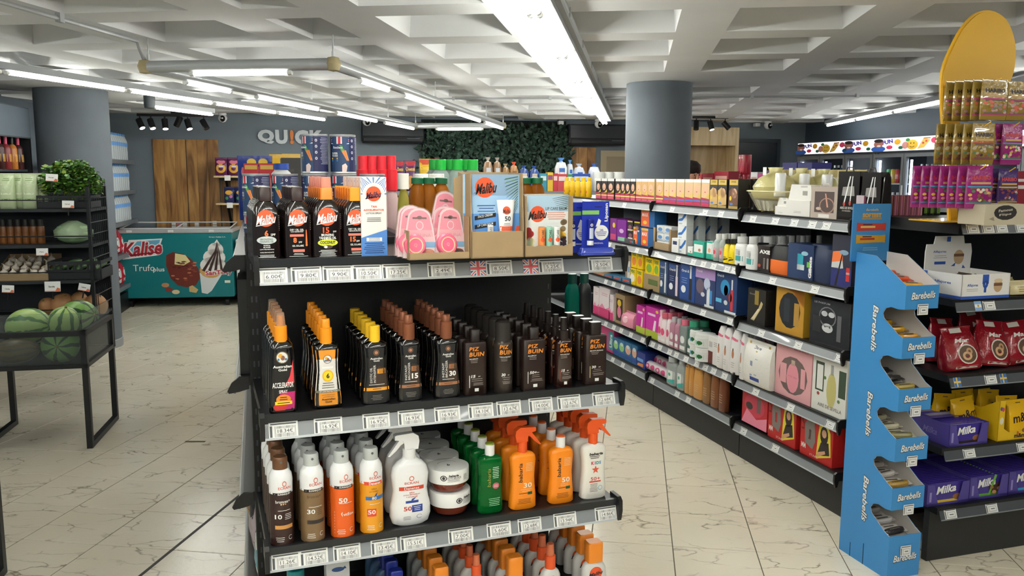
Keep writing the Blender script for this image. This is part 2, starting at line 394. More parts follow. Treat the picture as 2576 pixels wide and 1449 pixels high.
# suspended rectangular light ring
ring = [atZ(348, 172, 2.17), atZ(838, 161, 2.17)]; al = [3.0]
c0 = np.array(A2W(4.36, -2.66, 2.17)); c1 = np.array(A2W(4.36, -1.59, 2.17)); c2 = np.array(A2W(10.03, -1.57, 2.17)); c3 = np.array(A2W(10.03, -2.64, 2.17))
RG = thing('suspended_light_ring', 'rectangular ring of silver tubing with fluorescent lamps hung from the ceiling', 'light', c0, 0)
ALU = mat('#c3c7c9', .3, .35)
def rel(p): return tuple(np.array(p)-c0)
for a, b in ((c0, c1), (c1, c2), (c3, c2), (c0, c3)):
    m = MB().tube([rel(a), rel(b)], .032, ALU, 14); ob('ring_tube', m.build('ring_tube', True), RG)
for c in (c0, c1, c2, c3):
    m = MB().lathe([(0, -.04), (.03, -.033), (.042, 0), (.03, .033), (0, .04)], CAPM, 14); ob('corner_joint', m.build('corner_joint', True), RG, rel(c))
def on_ring(a, b, t, L):
    k = .58 if L < .9 else 1.18; d = (b-a)/np.linalg.norm(b-a); p = a+d*t; ang = math.atan2(d[1], d[0])
    ob('lamp_tube', TK[k][0], RG, rel(p+np.array([0, 0, -.04])), ang); 
    for x in (0, k-.025): ob('tube_socket', TK[k][1], RG, rel(p+d*x+np.array([0, 0, -.04])), ang)
on_ring(c0, c1, .26, .58)
on_ring(c3, c2, .25, .58)
for a, b, ts in ((c1, c2, ((.42, .58), (1.35, 1.18), (3.0, 1.18), (4.45, 1.18))), (c0, c3, ((.4, .58), (1.35, 1.18), (2.95, 1.18), (4.4, 1.18)))):
    for t, L in ts: on_ring(a, b, t, L)
for c in (c0+(c1-c0)*.02, c1, c1+(c2-c1)*.4, c1+(c2-c1)*.8, c0+(c3-c0)*.42, c0+(c3-c0)*.8, c3, c2):
    m = MB().tube([rel(c+np.array([0, 0, .03])), rel(c+np.array([0, 0, ZC-2.17+.0]))], .004, ALU, 6); m.tube([rel(c+np.array([0, 0, .03])), rel(c+np.array([0, 0, .065]))], .008, ALU, 8)
    ob('suspension_rod', m.build('suspension_rod'), RG)
# conduits under the ceiling
PIPE = mat('#a9acae', .45, .2)
def conduit(lab, pts, r=.011):
    m = MB().tube(pts, r, PIPE, 8); P = [Vector(p) for p in pts]
    o = tag(ob('conduit', m.build('conduit', True)), lab, 'pipe')
    cl = MB(); n = int((P[1]-P[0]).length/.9)
    for k in range(n):
        q = P[0].lerp(P[1], (k+.5)/n); cl.box(q.x-.012, q.x+.012, q.y-.02, q.y+.02, q.z-.016, ZC, PIPE)
    if n: ob('pipe_clip', cl.build('pipe_clip'), o)
a, b = atZ(0, 4, 2.295), atZ(345, 103, 2.295); conduit('grey conduit on the ceiling dropping to the suspended light ring', [a-(b-a)*1.5, b, b+np.array([.0, .02, -.03]), c0+np.array([0, 0, .03])])
a, b = np.array(A2W(7.85, -4.9, 2.3)), np.array(A2W(8.0, 3.3, 2.3)); conduit('thin grey conduit crossing the ceiling beyond the column', [a, b], .009)
conduit('grey conduit running beside the twin tube lights', [A2W(-3, -.32, 2.3), A2W(10.6, -.3, 2.3)], .01)
a, b = np.array([pB[0]-.1, pB[1], 2.3]), np.array([qB[0]-.1, qB[1], 2.3]); conduit('grey conduit running beside the tubes over the left column', [a-(b-a)*.15, b], .012)
# ================================================================ END SHELVING IN FRONT
G = Rack((-.642, 2.1), 20.25); GW = 1.035
ZB = [1.317, .911, .549, .24]; ZS = [z+.062 for z in ZB]
def rail_mesh(L, h=.047, lean=.014):
    m = MB(); m.prism([(0, 0), (lean, h), (lean+.004, h), (.004, 0)], 0, L, RAILM, 'x')
    m.prism([(-.0025, 0), (-.0025+lean*.12, h*.12), (.002+lean*.12, h*.12), (.002, 0)], 0, L, mat('#b4b8bb', .25), 'x'); m.prism([(lean-.004, h*.93), (lean-.003, h), (lean+.002, h), (lean+.001, h*.93)], 0, L, mat('#4a4d50', .3), 'x')
    return m.build('price_rail')
def tag_mesh(w, h, price=None, f=None):
    p = PR(flat()); g = ink('#55585b'); k = ink('#8a8c8e'); fine = price is not None
    p.rect(-.44*w, .44*w, .345*h, .43*h, g); p.rect(-.46*w, -.38*w, -.42*h, .28*h, g)
    if fine:
        x = -.3*w; random.seed(len(price)+ord(price[0]))
        while x < .42*w:
            b = w*random.choice((.007, .012, .018)); p.rect(x, x+b, -.42*h, .25*h, k if random.random() < .7 else g); x += b+w*random.choice((.01, .016))
        p.lay = 2; p.rect(-.24*w, .37*w, -.2*h, .1*h, WHT); p.lay = 3
        p.text(price, .065*w, -.05*h, .24*h, ink('#222426'), w=.52*w, bold=.0)
    else:
        p.rect(-.3*w, .4*w, -.4*h, .24*h, mat('#c2c4c5', .5)); p.lay = 1; p.rect(-.2*w, .32*w, -.24*h, .12*h, WHT); p.lay = 2
        p.rect(-.1*w, .24*w, -.12*h, .0, ink('#77797b'))
    return p.build('printed_price')
_tp = {}
def price_tag(rk, u, zb, label, w=.077, h=.0415, price=None, lean=.014, rh=.047, group=None, rot=0, dv=0):
    if (w, h) not in _tp: _tp[(w, h)] = MB().rbox(-w/2, w/2, 0, .0012, -h/2, h/2, WHT, .0005).build('price_tag')
    if (w, h, price) not in _tp: _tp[(w, h, price)] = tag_mesh(w, h, price)
    o = ob('price_tag', _tp[(w, h)], None, rk.P(u, -.0022+lean*.5+dv, zb+rh*.5), rot=(math.atan2(lean, rh)*-1, rot, rk.a)); tag(o, label, 'price tag', group)
    ob('printed_price', _tp[(w, h, price)], o); return o
EQ = thing('display_shelving', 'black metal end shelving stocked with sun lotion, nearest the viewer', 'shelving', G.P(0, 0, 0), G.a)
bm_ = MB().box(.03, .97, .435, .45, .02, 1.40, mat('#0a0c10', .5)); ob('back_panel', bm_.build('back_panel'), EQ)
def upright(parent, u, v, h, w=.035, d=.06):
    m = MB().box(u, u+w, v, v+d, 0, h, BLK2); o = ob('upright', m.build('upright'), parent)
    s = MB()
    for k in range(int((h-.08)/.05)):
        z = .06+k*.05
        for x in (.25, .62): s.box(u+w*x, u+w*x+.005, v-.0008, v+.002, z, z+.018, mat('#3b3f44', .5))
    ob('slot_row', s.build('slot_row'), o); return o
upright(EQ, -.005, .44, 1.42); upright(EQ, .955, .44, 1.42)
ob('base', MB().box(.01, .97, .03, .43, 0, .14, BLK).build('base'), EQ)
rm = rail_mesh(GW)
sp = MB().box(0, GW, .012, .44, -.03, 0, BLK); sp.box(0, GW, .004, .016, -.016, .004, mat('#1d2024', .3)); shelf_me = sp.build('shelf')
ec = MB().prism([(.05, .012), (.0, .012), (-.012, .002), (-.014, -.03), (-.006, -.062), (.004, -.058), (.01, -.03), (.05, -.03)], 0, .012, BLK, 'x').build('rail_end_cap', True)
for zb, zs in zip(ZB, ZS):
    s = ob('shelf', shelf_me, EQ, (0, 0, zs)); ob('price_rail', rm, s, (.004, 0, zb-zs)); ob('rail_end_cap', ec, s, (GW-.004, .0, 0)); ob('rail_end_cap', ec, s, (-.008, .0, 0))
# price tags with their pixel columns
def gtag(row, y, *items):
    for k, (x0, x1, pr, note) in enumerate(items):
        u = (G.uz(x0, y, 0)[0]+G.uz(x1, y, 0)[0])/2
        price_tag(G, u, ZB[row], ORD[k]+' price tag from the left on the '+['top', 'second', 'third'][row]+' rail, reading '+pr, price=pr, rot=-.0+random.uniform(-.012, .012), w=.0745 if row else .0775)
gtag(0, 700, (648, 721, '6.00€', 'at the left end of the top rail'), (735, 808, '9.80€', 'on the top rail'), (814, 887, '9.90€', 'on the top rail'), (889, 960, '10.50€', 'on the top rail'), (962, 1035, '17.25€', 'below the white tan accelerator box'), (1077, 1146, '2.49€', 'below the pink lip balm cards'), (1224, 1290, '8.50€', 'beside the first small flag'), (1356, 1419, '5.25€', 'beside the second small flag'), (1478, 1545, '2.50€', 'at the right end of the top rail'))
gtag(1, 1060, (675, 750, '18.34€', 'below the pink accelerator spray'), (790, 862, '16.92€', 'below the orange and white tanning spray'), (911, 984, '16.92€', 'below the bottle with the yellow cap'), (1000, 1071, '16.93€', 'below the instant bronzer 15'), (1092, 1161, '16.93€', 'below the instant bronzer 30'), (1178, 1244, '14.10€', 'on the second rail below the brown lotions'), (1250, 1313, '12.67€', 'below the dark brown aerosol'), (1330, 1393, '14.00€', 'on the second rail'), (1402, 1463, '12.67€', 'on the second rail below the slim brown spray'), (1489, 1550, '12.68€', 'at the right end of the second rail'))
gtag(2, 1390, (684, 753, '11.26€', 'at the left end of the third rail'), (757, 823, '14.52€', 'on the third rail'), (838, 909, '14.10€', 'below the orange aerosol'), (934, 1001, '13.45€', 'on the third rail'), (1008, 1074, '15.51€', 'on the third rail'), (1129, 1192, '7.00€', 'below the stacked bronze tubs'), (1226, 1287, '5.60€', 'below the green bottles'), (1303, 1364, '12.68€', 'below the orange trigger spray'), (1393, 1451, '13.94€', 'below the orange bottles'), (1496, 1553, '14.86€', 'at the right end of the third rail'))
# small union flags on the top rail
def flag_mesh(w, h):
    p = PR(flat()); b, wh, rd = ink('#3f62ab'), WHT, ink('#d8616a'); p.rect(-w/2, w/2, -h/2, h/2, b)
    p.lay = 1
    for s in (-1, 1): p.poly([(-w/2, s*h*.5), (-w/2, s*h*.36), (w/2, -s*h*.5), (w/2, -s*h*.36)][::1] if False else ([(-w*.5, s*h*.5), (-w*.36, s*h*.5), (w*.5, -s*h*.36), (w*.5, -s*h*.5), (w*.36, -s*h*.5), (-w*.5, s*h*.36)][::-s]), wh)
    p.lay = 2
    for s in (-1, 1): p.poly([(-w*.5, s*h*.5), (-w*.45, s*h*.5), (w*.5, -s*h*.45), (w*.5, -s*h*.5), (w*.45, -s*h*.5), (-w*.5, s*h*.45)][::-s], rd)
    p.lay = 3; p.rect(-w*.16, w*.16, -h/2, h/2, wh); p.rect(-w/2, w/2, -h*.16, h*.16, wh); p.lay = 4; p.rect(-w*.09, w*.09, -h/2, h/2, rd); p.rect(-w/2, w/2, -h*.09, h*.09, rd)
    return p.build('printed_flag')
fm = flag_mesh(.044, .041)
for x, nt_ in ((1204, 'left'), (1336, 'right')):
    u = G.uz(x, 690, 0)[0]; fb = MB().box(-.022, .022, 0, .001, -.0205, .0205, WHT).build('flag_card')
    o = tag(ob('flag_card', fb, None, G.P(u, .0052, ZB[0]+.0235), rot=(-.29, 0, G.a)), nt_+' small British flag sticker on the top shelf rail', 'flag', 'flags on the top rail'); ob('printed_flag', fm, o)
# ---------------------------------------------------------------- generic bottles
def S_(H, W, D, *rows): return [(zf*H, a*W/2, b*D/2, e) for zf, a, b, e in rows]
def bottle_mesh(secs, m, n=24): return MB().loft(secs, m, n).build('body', True)
def cyl_secs(r, z0, z1, bev=.0015, e=2, D=None): D = D or r; return [(z0, r, D, e), (z1-bev, r, D, e), (z1, r-bev, D-bev, e)]
def cap_mesh(parts, n=20):
    m = MB()
    for secs, mt in parts: m.loft(secs, mt, n)
    return m.build('cap', True)
def row_of(rk, kind, x0, x1, yb, zs, n, dv, name, desc, cat, group, rotj=0, du=0, sc=None, half=.02, single=None):
    # a front bottle standing where its foot shows in the photo, and the ones queued behind it
    u, v = rk.uv((x0+x1)/2, yb, zs); v = max(v, .02)
    for k in range(n):
        lab = desc+', '+frontal(k) if n > 1 else desc
        put(kind, name, lab, cat, rk.P(u+du*k, v+half+dv*k, zs), rk.a+(random.uniform(-rotj, rotj) if k else rotj*.3), group if n > 1 else None, sc)
    return u, v
def dims(rk, x0, x1, yt, yb, zs, half=.02):
    u, v = rk.uv((x0+x1)/2, yb, zs); v = max(v, .02); _, w_, zt = rk.span(x0, x1, yt, v+half, yb); return w_, zt-zs
# ---------------------------------------------------------------- top shelf: dark tanning oils
DKB = mat('#170e0d', .12, coat=.6); ORS = ink('#e0562c'); OR2 = ink('#e8703a')
def malibu_logo(p, H, W, cv=.665, R=.3, dark=False, tilt=.0):
    p.ell(-.01*W, cv*H, R*W, R*W, ORS); p.lay += 1
    if not dark: p.text('Malibu', 0, (cv-.02)*H, .155*H, ink('#1a1010'), w=.72*W, bold=.04, shear=.35, sl=.12)
    p.lay += 1; p.text('Malibu', 0, (cv-.02)*H, .15*H, WHT if not dark else ink('#1c1522'), w=.7*W, bold=.02, shear=.35, sl=.12)
    p.rect(-.36*W, .2*W, (cv-.135)*H, (cv-.122)*H, WHT if not dark else ink('#1c1522'), sl=.18, nu=3); p.lay += 1
def malibu(i):
    x0, x1, yt, yb = [(642, 713, 470, 661), (724, 793, 470, 658), (799, 873, 445, 657), (882, 945, 471, 657)][i]
    W, Ht = dims(G, x0, x1, yt, yb, ZS[0]); D = .036; H = Ht*(.82 if i != 2 else .735)
    secs = S_(H, W, D, (0, .9, .85, 3.4), (.02, 1, 1, 3.6), (.6, 1, 1, 3.4), (.74, .98, .97, 3), (.84, .9, .92, 2.8), (.92, .76, .85, 2.5), (.97, .58, .75, 2.3), (1, .45, .7, 2.2))
    p = PR(wrap(secs)); t = WHT
    malibu_logo(p, H, W, .7, .31)
    if i == 0:
        p.text('6', 0, .45*H, .1*H, OR2, bold=.04); p.text('SPF', .23*W, .425*H, .04*H, t); p.ell(0, .335*H, .35*W, .066*H, mat('#b9c3c2', .4)); p.lay += 1
        p.text('BRONZING', 0, .35*H, .032*H, ink('#444'.replace('444', '444444')), w=.44*W); p.text('TANNING OIL', 0, .31*H, .032*H, ink('#444444'), w=.5*W)
        p.text('TROPICAL', 0, .245*H, .022*H, t, w=.25*W); p.text('ISLAND', 0, .215*H, .022*H, t, w=.25*W); p.text('LOW PROTECTION', 0, .18*H, .018*H, t, w=.5*W); p.text('HUILE BRONZANTE', 0, .13*H, .02*H, t, w=.48*W); p.lines(0, .085*H, .62*W, 3, .02*H, .008*H, t)
    elif i == 2:
        p.text('15', -.05*W, .475*H, .1*H, ORS, bold=.03); p.text('SPF', .24*W, .45*H, .03*H, t); p.text('BRONZING', 0, .395*H, .042*H, t, w=.42*W, bold=.03); p.text('TANNING OIL', 0, .345*H, .042*H, t, w=.58*W, bold=.03)
        p.ell(0, .265*H, .34*W, .062*H, ink('#c9cf3c')); p.lay += 1; p.text('COCONUT', 0, .27*H, .052*H, ink('#25200f'), w=.52*W, bold=.04); p.ell(0, .195*H, .16*W, .03*H, ink('#4a3a30')); p.ell(-.07*W, .195*H, .06*W, .022*H, WHT); p.lines(0, .14*H, .62*W, 6, .02*H, .008*H, t)
    else:
        o_ = -.04*W; p.text('DRY OIL GEL', o_, .5*H, .034*H, t, w=.5*W, bold=.01); p.text('LOW PROTECTION' if i == 1 else 'MEDIUM PROTECTION', o_, .467*H, .018*H, t, w=.44*W, bold=.02)
        p.rect(-.3*W, .2*W, .385*H, .425*H, ink('#e5796a'), nu=4); p.text('8' if i == 1 else '15', -.12*W, .325*H, .09*H, OR2, bold=.04); p.text('SPF', .07*W, .29*H, .03*H, t)
        p.text('GEL SOLAIRE', o_+.02*W, .23*H, .032*H, t, w=.42*W); p.rect(-.2*W, .22*W, .125*H, .17*H, ink('#e5796a'), nu=3); p.lines(0, .1*H, .4*W, 2, .02*H, .008*H, t); p.rect(-.34*W, .34*W, .05*H, .056*H, t, nu=4)
        p.poly([(.26*W, .26*H), (.33*W, .26*H), (.31*W, .5*H), (.28*W, .5*H)], OR2); p.ell(.295*W, .24*H, .04*W, .02*H, OR2)
    # pale dots along the shoulder grip
    for k in range(9): p.ell(.465*W, (.5+.03*k)*H, .008*W, .006*H, ink('#cfc8c2'))
    cw = W*.43; cz = H*.985
    if i in (0, 1): cap = cap_mesh([([(cz, cw/2, D*.42, 6), (Ht-.002, cw/2, D*.42, 6), (Ht, cw/2-.002, D*.4, 6)], mat('#2a1816', .3))])
    elif i == 3: cap = cap_mesh([([(cz, cw/2, D*.42, 6), (Ht-.003, cw/2, D*.42, 6), (Ht, cw/2-.003, D*.4, 6)], mat('#f0951f', .35))])
    else:
        zc = cz+(Ht-cz)*.5; cap = cap_mesh([([(cz, cw/2, D*.42, 5), (zc, cw/2, D*.42, 5), (zc+.001, cw/2-.002, D*.4, 5)], mat('#f08430', .4)), ([(zc, cw*.42, D*.36, 3), (Ht-.003, cw*.4, D*.34, 3), (Ht, cw*.37, D*.3, 3)], mat('#f2967e', .3, trans=.35))])
    return [('body', bottle_mesh(secs, DKB)), ('cap', cap), ('label', p.build('label'))], (x0, x1, yb)
MD = ['dark oil bottle with brown cap at far left', 'dark oil gel bottle with brown cap', 'dark coconut oil bottle with peach spray cap', 'dark oil gel bottle with amber yellow cap']
for i in range(4):
    k, (x0, x1, yb) = malibu(i); row_of(G, k, x0, x1, yb, ZS[0], 7, .0405, 'tanning_oil_bottle', MD[i], 'bottle', 'dark tanning oil bottles on the top shelf', .02)
# white carton: tan accelerator
W, Ht = dims(G, 936, 1000, 445, 659, ZS[0])
bx = MB().rbox(-W/2, W/2, -.02, .02, 0, Ht, mat('#e4e2de', .5), .0012).build('carton')
p = PR(flat(0, -.02)); bl = ink('#5f86c6')
for k in range(17):
    t = math.pi*(k/16); r0, r1 = .42*W, 1.3*W; c, s = math.cos(t), math.sin(t); d = .035*W; q = [(r0*c-d*s*.5, r0*s+d*c*.5), (r0*c+d*s*.5, r0*s-d*c*.5), (r1*c+d*s, r1*s-d*c), (r1*c-d*s, r1*s+d*c)]
    p.poly([(max(-W*.49, min(W*.49, a)), min(Ht*.995, .79*Ht+b)) for a, b in q], bl)
p.lay = 1; p.ell(0, .79*Ht, .29*W, .29*W, ORS); p.lay = 2; p.text('Malibu', 0, .775*Ht, .08*Ht, ink('#221a3c'), w=.6*W, bold=.03, shear=.35, sl=.12); p.rect(-.32*W, .1*W, .725*Ht, .735*Ht, ink('#221a3c'), sl=.2)
p.text('TAN', 0, .632*Ht, .026*Ht, ink('#d9552e'), w=.22*W, bold=.03); p.text('ACCELERATOR', 0, .59*Ht, .026*Ht, ink('#d9552e'), w=.8*W, bold=.03); p.text('LOTION SPRAY', 0, .55*Ht, .022*Ht, ink('#454545'), w=.6*W); p.lines(0, .49*Ht, .6*W, 3, .02*Ht, .008*Ht, ink('#666666'))
p.poly([(-W/2, 0), (W/2, 0), (W/2, .345*Ht), (-W/2, .245*Ht)], ink('#4f83c8')); p.lay = 3; p.rect(-.3*W, .3*W, .2*Ht, .245*Ht, WHT); p.lay = 4; p.lines(0, .235*Ht, .5*W, 2, .02*Ht, .006*Ht, ink('#33507e')); p.lines(0, .175*Ht, .85*W, 6, .024*Ht, .01*Ht, ink('#1f3f78'))
row_of(G, [('carton', bx), ('front_print', p.build('front_print'))], 936, 1000, 659, ZS[0], 6, .0425, 'lotion_carton', 'white lotion carton with blue rays', 'carton', 'white lotion cartons on the top shelf', 0, half=.021, du=-.001)
# pink lip balm blister cards in a cut-down tray
u0, v0 = G.uv(1029, 655, ZS[0]); u1 = G.uz(1181, 640, v0)[0]; tw = u1-u0
TR = MB(); td = .13
TR.box(0, tw, 0, .002, 0, .018, CARD); TR.box(0, .002, 0, td, 0, .075, CARD, ''); TR.box(tw-.002, tw, .002, td, 0, .11, CARD); TR.box(.002, tw-.002, td-.002, td, 0, .1, CARD); TR.box(0, tw, 0, td, 0, .002, CARD)
o = thing('cardboard_tray', 'open cardboard tray holding the pink lip balm cards', 'tray', G.P(u0, v0, ZS[0]), G.a); ob('tray_walls', TR.build('tray_walls'), o)
CH, CWd = .108, .078
def card_outline(n=9):
    pts = [(-CWd*.5, 0), (CWd*.5, 0), (CWd*.48, CH*.2), (CWd*.4, CH*.55)]
    for k in range(n): t = math.pi*k/(n-1); pts.append((.026*math.cos(t), CH*.8+.02*math.sin(t)))
    return pts+[(-CWd*.4, CH*.55), (-CWd*.48, CH*.2)]
co = card_outline(); cb = MB().prism(co, 0, .0016, mat('#f2d7da', .35), 'y').build('backing_card')
p = PR(flat(0, 0)); inn = [(x*.9, z*.93+.003) for x, z in co]
def clip_band(z0, z1, col):
    pts = []
    for (x, z) in inn:
        pts.append((x, min(max(z, z0), z1)))
    p.poly(pts, ink(col))
for a, b, c in ((.0, .3, '#eee3e2'), (.3, .42, '#efc6cb'), (.42, .55, '#eeabb6'), (.55, 1, '#ee8ea2')):
    zz = [(x, z) for x, z in inn]; L = lambda z: np.interp(z, [q[1] for q in inn[1:9]], [q[0] for q in inn[1:9]])
    if b < 1: p.poly([(-L(a*CH), a*CH), (L(a*CH), a*CH), (L(b*CH), b*CH), (-L(b*CH), b*CH)], ink(c))
    else: p.poly([(-L(a*CH), a*CH), (L(a*CH), a*CH)]+[q for q in inn[4:13] if q[1] > a*CH], ink(c))
p.lay = 1; p.rect(-.016, .016, .083, .087, ink('#6e4a44')); p.ell(0, .086, .006, .004, ink('#6e4a44')); p.ell(0, .069, .0085, .0095, ink('#f7dfe4'), hole=.8); p.text('VASELINA', 0, .048, .0075, ink('#c98a93'), w=.05, bold=.0); p.rect(.012, .036, .022, .034, ink('#79b4dd')); p.ell(.018, .012, .014, .007, ink('#e2673e')); p.rect(.004, .032, .003, .012, ink('#e2673e')); p.ell(.018, .013, .012, .005, ink('#f0b79c'))
cp_ = p.build('card_print')
dm = MB().lathe([(.024, .0), (.024, .011), (.021, .014), (0, .0145)], mat('#dd5f7c', .25), 24); dmm = dm.build('balm_pot', True)
for v in dmm.vertices: v.co = Vector((v.co.x-.013, -v.co.z-.0, v.co.y+.026))
pp = PR(lambda u, v, e: (u-.013, -.0145-e, v+.026)); pp.ell(0, 0, .017, .017, ink('#f0c9a0'), hole=.86); pp.text('Q', 0, 0, .008, ink('#e9a9a4'), w=.007); ppm = pp.build('lid_print')
bs = MB().prism([(x*1.07, z*1.03-.001) for x, z in co], -.001, .0006, mat('#f6eef0', .08, trans=.85, ior=1.1, alpha=.6), 'y'); bsm = bs.build('clear_blister')
for k, (x, y, dz, rr, vv) in enumerate([(1062, 648, 0, .02, .006), (1048, 640, .004, -.02, .022), (1042, 636, .006, -.03, .038), (1140, 645, 0, .05, .01), (1127, 636, .003, .03, .03), (1122, 600, .042, .12, .075)]):
    uu = G.uz(x, y, v0+vv)[0]
    o = put([('backing_card', cb, [('card_print', cp_)]), ('clear_blister', bsm), ('balm_pot', dmm, [('lid_print', ppm)])], 'lip_balm_card', 'pink petroleum jelly blister card, '+['front left in the tray', 'second from the front on the left of the tray', 'third from the front on the left of the tray', 'front right in the tray', 'second from the front on the right of the tray', 'standing highest at the back of the tray'][k], 'lip balm', G.P(uu, v0+.018+vv, ZS[0]+.003+dz), 0, 'pink lip balm cards', tilt=(-.14, rr, G.a+(.0 if k < 3 else .18)), sc=(1.18, 1, 1.22))
# face cream cards in a tall torn carton
u0, v0 = G.uv(1186, 651, ZS[0]); u1 = G.uz(1318, 640, v0)[0]; tw = u1-u0; zt = G.uz(1250, 434, v0+.05)[1]-ZS[0]; zf = G.uz(1250, 582, v0)[1]-ZS[0]
TR = MB(); td = .12; TR.box(0, tw, 0, .003, 0, zf, CARD)
TR.prism([(0, 0), (td, 0), (td, zt*1.0), (td*.4, zt*.98), (.012, zt*.99), (.006, zf*1.4), (0, zf)], 0, .003, CARD, 'x'); TR.prism([(0, 0), (td, 0), (td, zt), (.012, zt*.995), (0, zf)], tw-.003, tw, CARD, 'x'); TR.box(0, tw, td-.003, td, 0, zt*1.005, CARD); TR.box(0, tw, 0, td, 0, .003, CARD)
TR.prism([(-.028, 0), (0, .0), (0, zt*.98), (-.028, zt*.93)], td*.55, td*.55+.002, CARD)
o = thing('display_carton', 'torn brown display carton holding the face cream cards', 'carton', G.P(u0, v0, ZS[0]), G.a); ob('carton_walls', TR.build('carton_walls'), o)
cw, ch = tw-.012, zt*.96
cbm = MB().rbox(-cw/2, cw/2, 0, .0016, 0, ch, WHT, .0006).build('backing_card'); p = PR(flat())
p.rect(-cw/2, cw/2, 0, ch, ink('#5b93d6')); p.lay = 1; p.rect(-cw/2, cw/2, ch*.52, ch, ink('#9cc0e2')); p.rect(-cw/2, cw/2, ch*.74, ch, ink('#bcd3e4')); p.lay = 2; p.ell(0, .42*ch, .62*cw, .42*ch, ORS, hole=.72, t0=200, t1=350)
for k in range(13):
    a = -.2-.12*k; x, y = .49*cw, ch*(.97-.0*k)
    p.poly([(.46*cw, ch*(.98-.03*k)), (.46*cw, ch*(.965-.03*k)), (.46*cw-.3*cw*(1-.03*k), ch*(.93-.045*k)), (.46*cw-.26*cw*(1-.03*k), ch*(.95-.045*k))], ink(['#3f6a5c', '#5a8068', '#2f5450'][k % 3]))
p.lay = 3; p.ell(-.23*cw, .84*ch, .2*cw, .2*cw, ORS); p.lay = 4; p.text('Malibu', -.2*cw, .83*ch, .13*ch, ink('#15171c'), w=.44*cw, bold=.03, shear=.35, sl=.1); p.rect(-.45*cw, -.1*cw, .77*ch, .775*ch, ink('#15171c'), sl=.2)
p.lines(-.2*cw, .62*ch, .4*cw, 4, .035*ch, .012*ch, ink('#3c5f97')); p.rect(-.44*cw, .0, .44*ch, .49*ch, ink('#1d2024'), sl=.15); p.rect(-.44*cw, 0, .33*ch, .38*ch, ink('#1d2024'), sl=.15); p.lay = 5; p.text('FACE CREAM', -.22*cw, .495*ch, .028*ch, WHT, w=.3*cw, sl=.15); p.text('LIP CARE BALM', -.22*cw, .385*ch, .028*ch, WHT, w=.32*cw, sl=.15)
fcp = p.build('card_print')
tb = [(zf+.001-.02, .022*1, .012, 2), (zf+.03, .021, .0115, 2), (ch*.66, .0265, .003, 2)]; tb = [(zf*.9, .018, .013, 2), (zf*1.0, .018, .013, 2), (ch*.5, .021, .01, 2.2), (ch*.69, .026, .002, 2.2)]
tbm = MB().loft(tb, WHTG, 18, .024, -.012).build('cream_tube', True); p = PR(wrap(tb, .024, -.012)); p.ell(0, .56*ch, .011, .011, ORS); p.lay = 1; p.text('Malibu', 0, .55*ch, .011, ink('#222222'), w=.022, shear=.35, bold=.02); p.text('50', .002, .46*ch, .013, ink('#3a3a40'), w=.017, bold=.03); p.lines(0, .4*ch, .024, 5, .004, .0012, ink('#666666')); p.rect(-.018, .018, zf*.95, zf*1.12, ORS, nu=8)
tpm = p.build('tube_print'); lb = cyl_secs(.0085, zf*.8, ch*.38); lbm = MB().loft(lb, WHTG, 14, -.018, -.0085).build('lip_balm_stick', True); p = PR(wrap(lb, -.018, -.0085)); p.text('LIPCARE', -.001, ch*.29, .007, ink('#55555a'), w=.03, rot=math.pi/2); lpm = p.build('stick_print')
for k, (uu, vv) in enumerate(((tw/2+.004, .03), (tw/2-.012, .055), (tw/2-.01, .08))):
    put([('backing_card', cbm, [('card_print', fcp)]), ('cream_tube', tbm, [('tube_print', tpm)]), ('lip_balm_stick', lbm, [('stick_print', lpm)])], 'face_cream_card', 'blue beach-print card with white face cream tube, '+['front of the torn carton', 'second in the torn carton', 'hindmost in the torn carton'][k], 'cream', G.P(u0+uu, v0+vv, ZS[0]+.004), G.a, 'face cream cards')
# lip care cards in a box
u0, v0 = G.uv(1323, 647, ZS[0]); u1 = G.uz(1441, 640, v0)[0]; tw = u1-u0; zt = G.uz(1380, 490, v0)[1]-ZS[0]; zf = G.uz(1380, 618, v0)[1]-ZS[0]
TR = MB(); td = .1; fr = [(0, 0), (tw, 0), (tw, zf*1.25)]+[(tw*(1-k/10), zf*(1+.08*math.sin(k*2.1))) for k in range(1, 10)]+[(0, zf*1.05)]
TR.prism(fr, 0, .003, CARD); TR.box(0, .003, .003, td, 0, zt*.98, CARD); TR.box(tw-.003, tw, .003, td, 0, zt*.98, CARD); TR.box(0, tw, td-.003, td, 0, zt, CARD); TR.box(0, tw, 0, td, 0, .003, CARD); TR.box(0, tw, .03, td, zt*.985, zt, CARDG)
o = thing('display_carton', 'brown display carton with torn front holding the lip care card', 'carton', G.P(u0, v0, ZS[0]), G.a); ob('carton_walls', TR.build('carton_walls'), o)
cw, ch = tw-.008, zt*.97; cbm = MB().rbox(-cw/2, cw/2, 0, .0016, 0, ch, WHT, .0006).build('backing_card'); p = PR(flat()); p.rect(-cw/2, cw/2, 0, ch, ink('#dfe3e2')); p.lay = 1; p.rect(-cw/2, cw/2, ch*.72, ch, ink('#a9c6dc'))
for k in range(8): p.poly([(.49*cw, ch*(.99-.03*k)), (.49*cw, ch*(.975-.03*k)), (.12*cw+.02*k*cw, ch*(.93-.03*k)), (.16*cw+.02*k*cw, ch*(.945-.03*k))], ink('#48705f'))
rs = random.Random(3)
for c, a, b, q, z0 in (('#c33a3a', -.42, .1, 9, .22), ('#dcd9a2', -.36, .09, 4, .08), ('#3c2a3a', .38, .07, 7, .08), ('#e2b53a', .33, .08, 5, .2), ('#7f6c52', .36, .09, 3, .34), ('#cfe0c8', -.44, .07, 4, .05)):
    for j in range(q): p.ell(max(-.42, min(.42, a+rs.uniform(-.07, .07)))*cw, (z0+rs.uniform(0, .14))*ch+.01, b*cw*.75, b*cw*.7, ink(c), n=10)
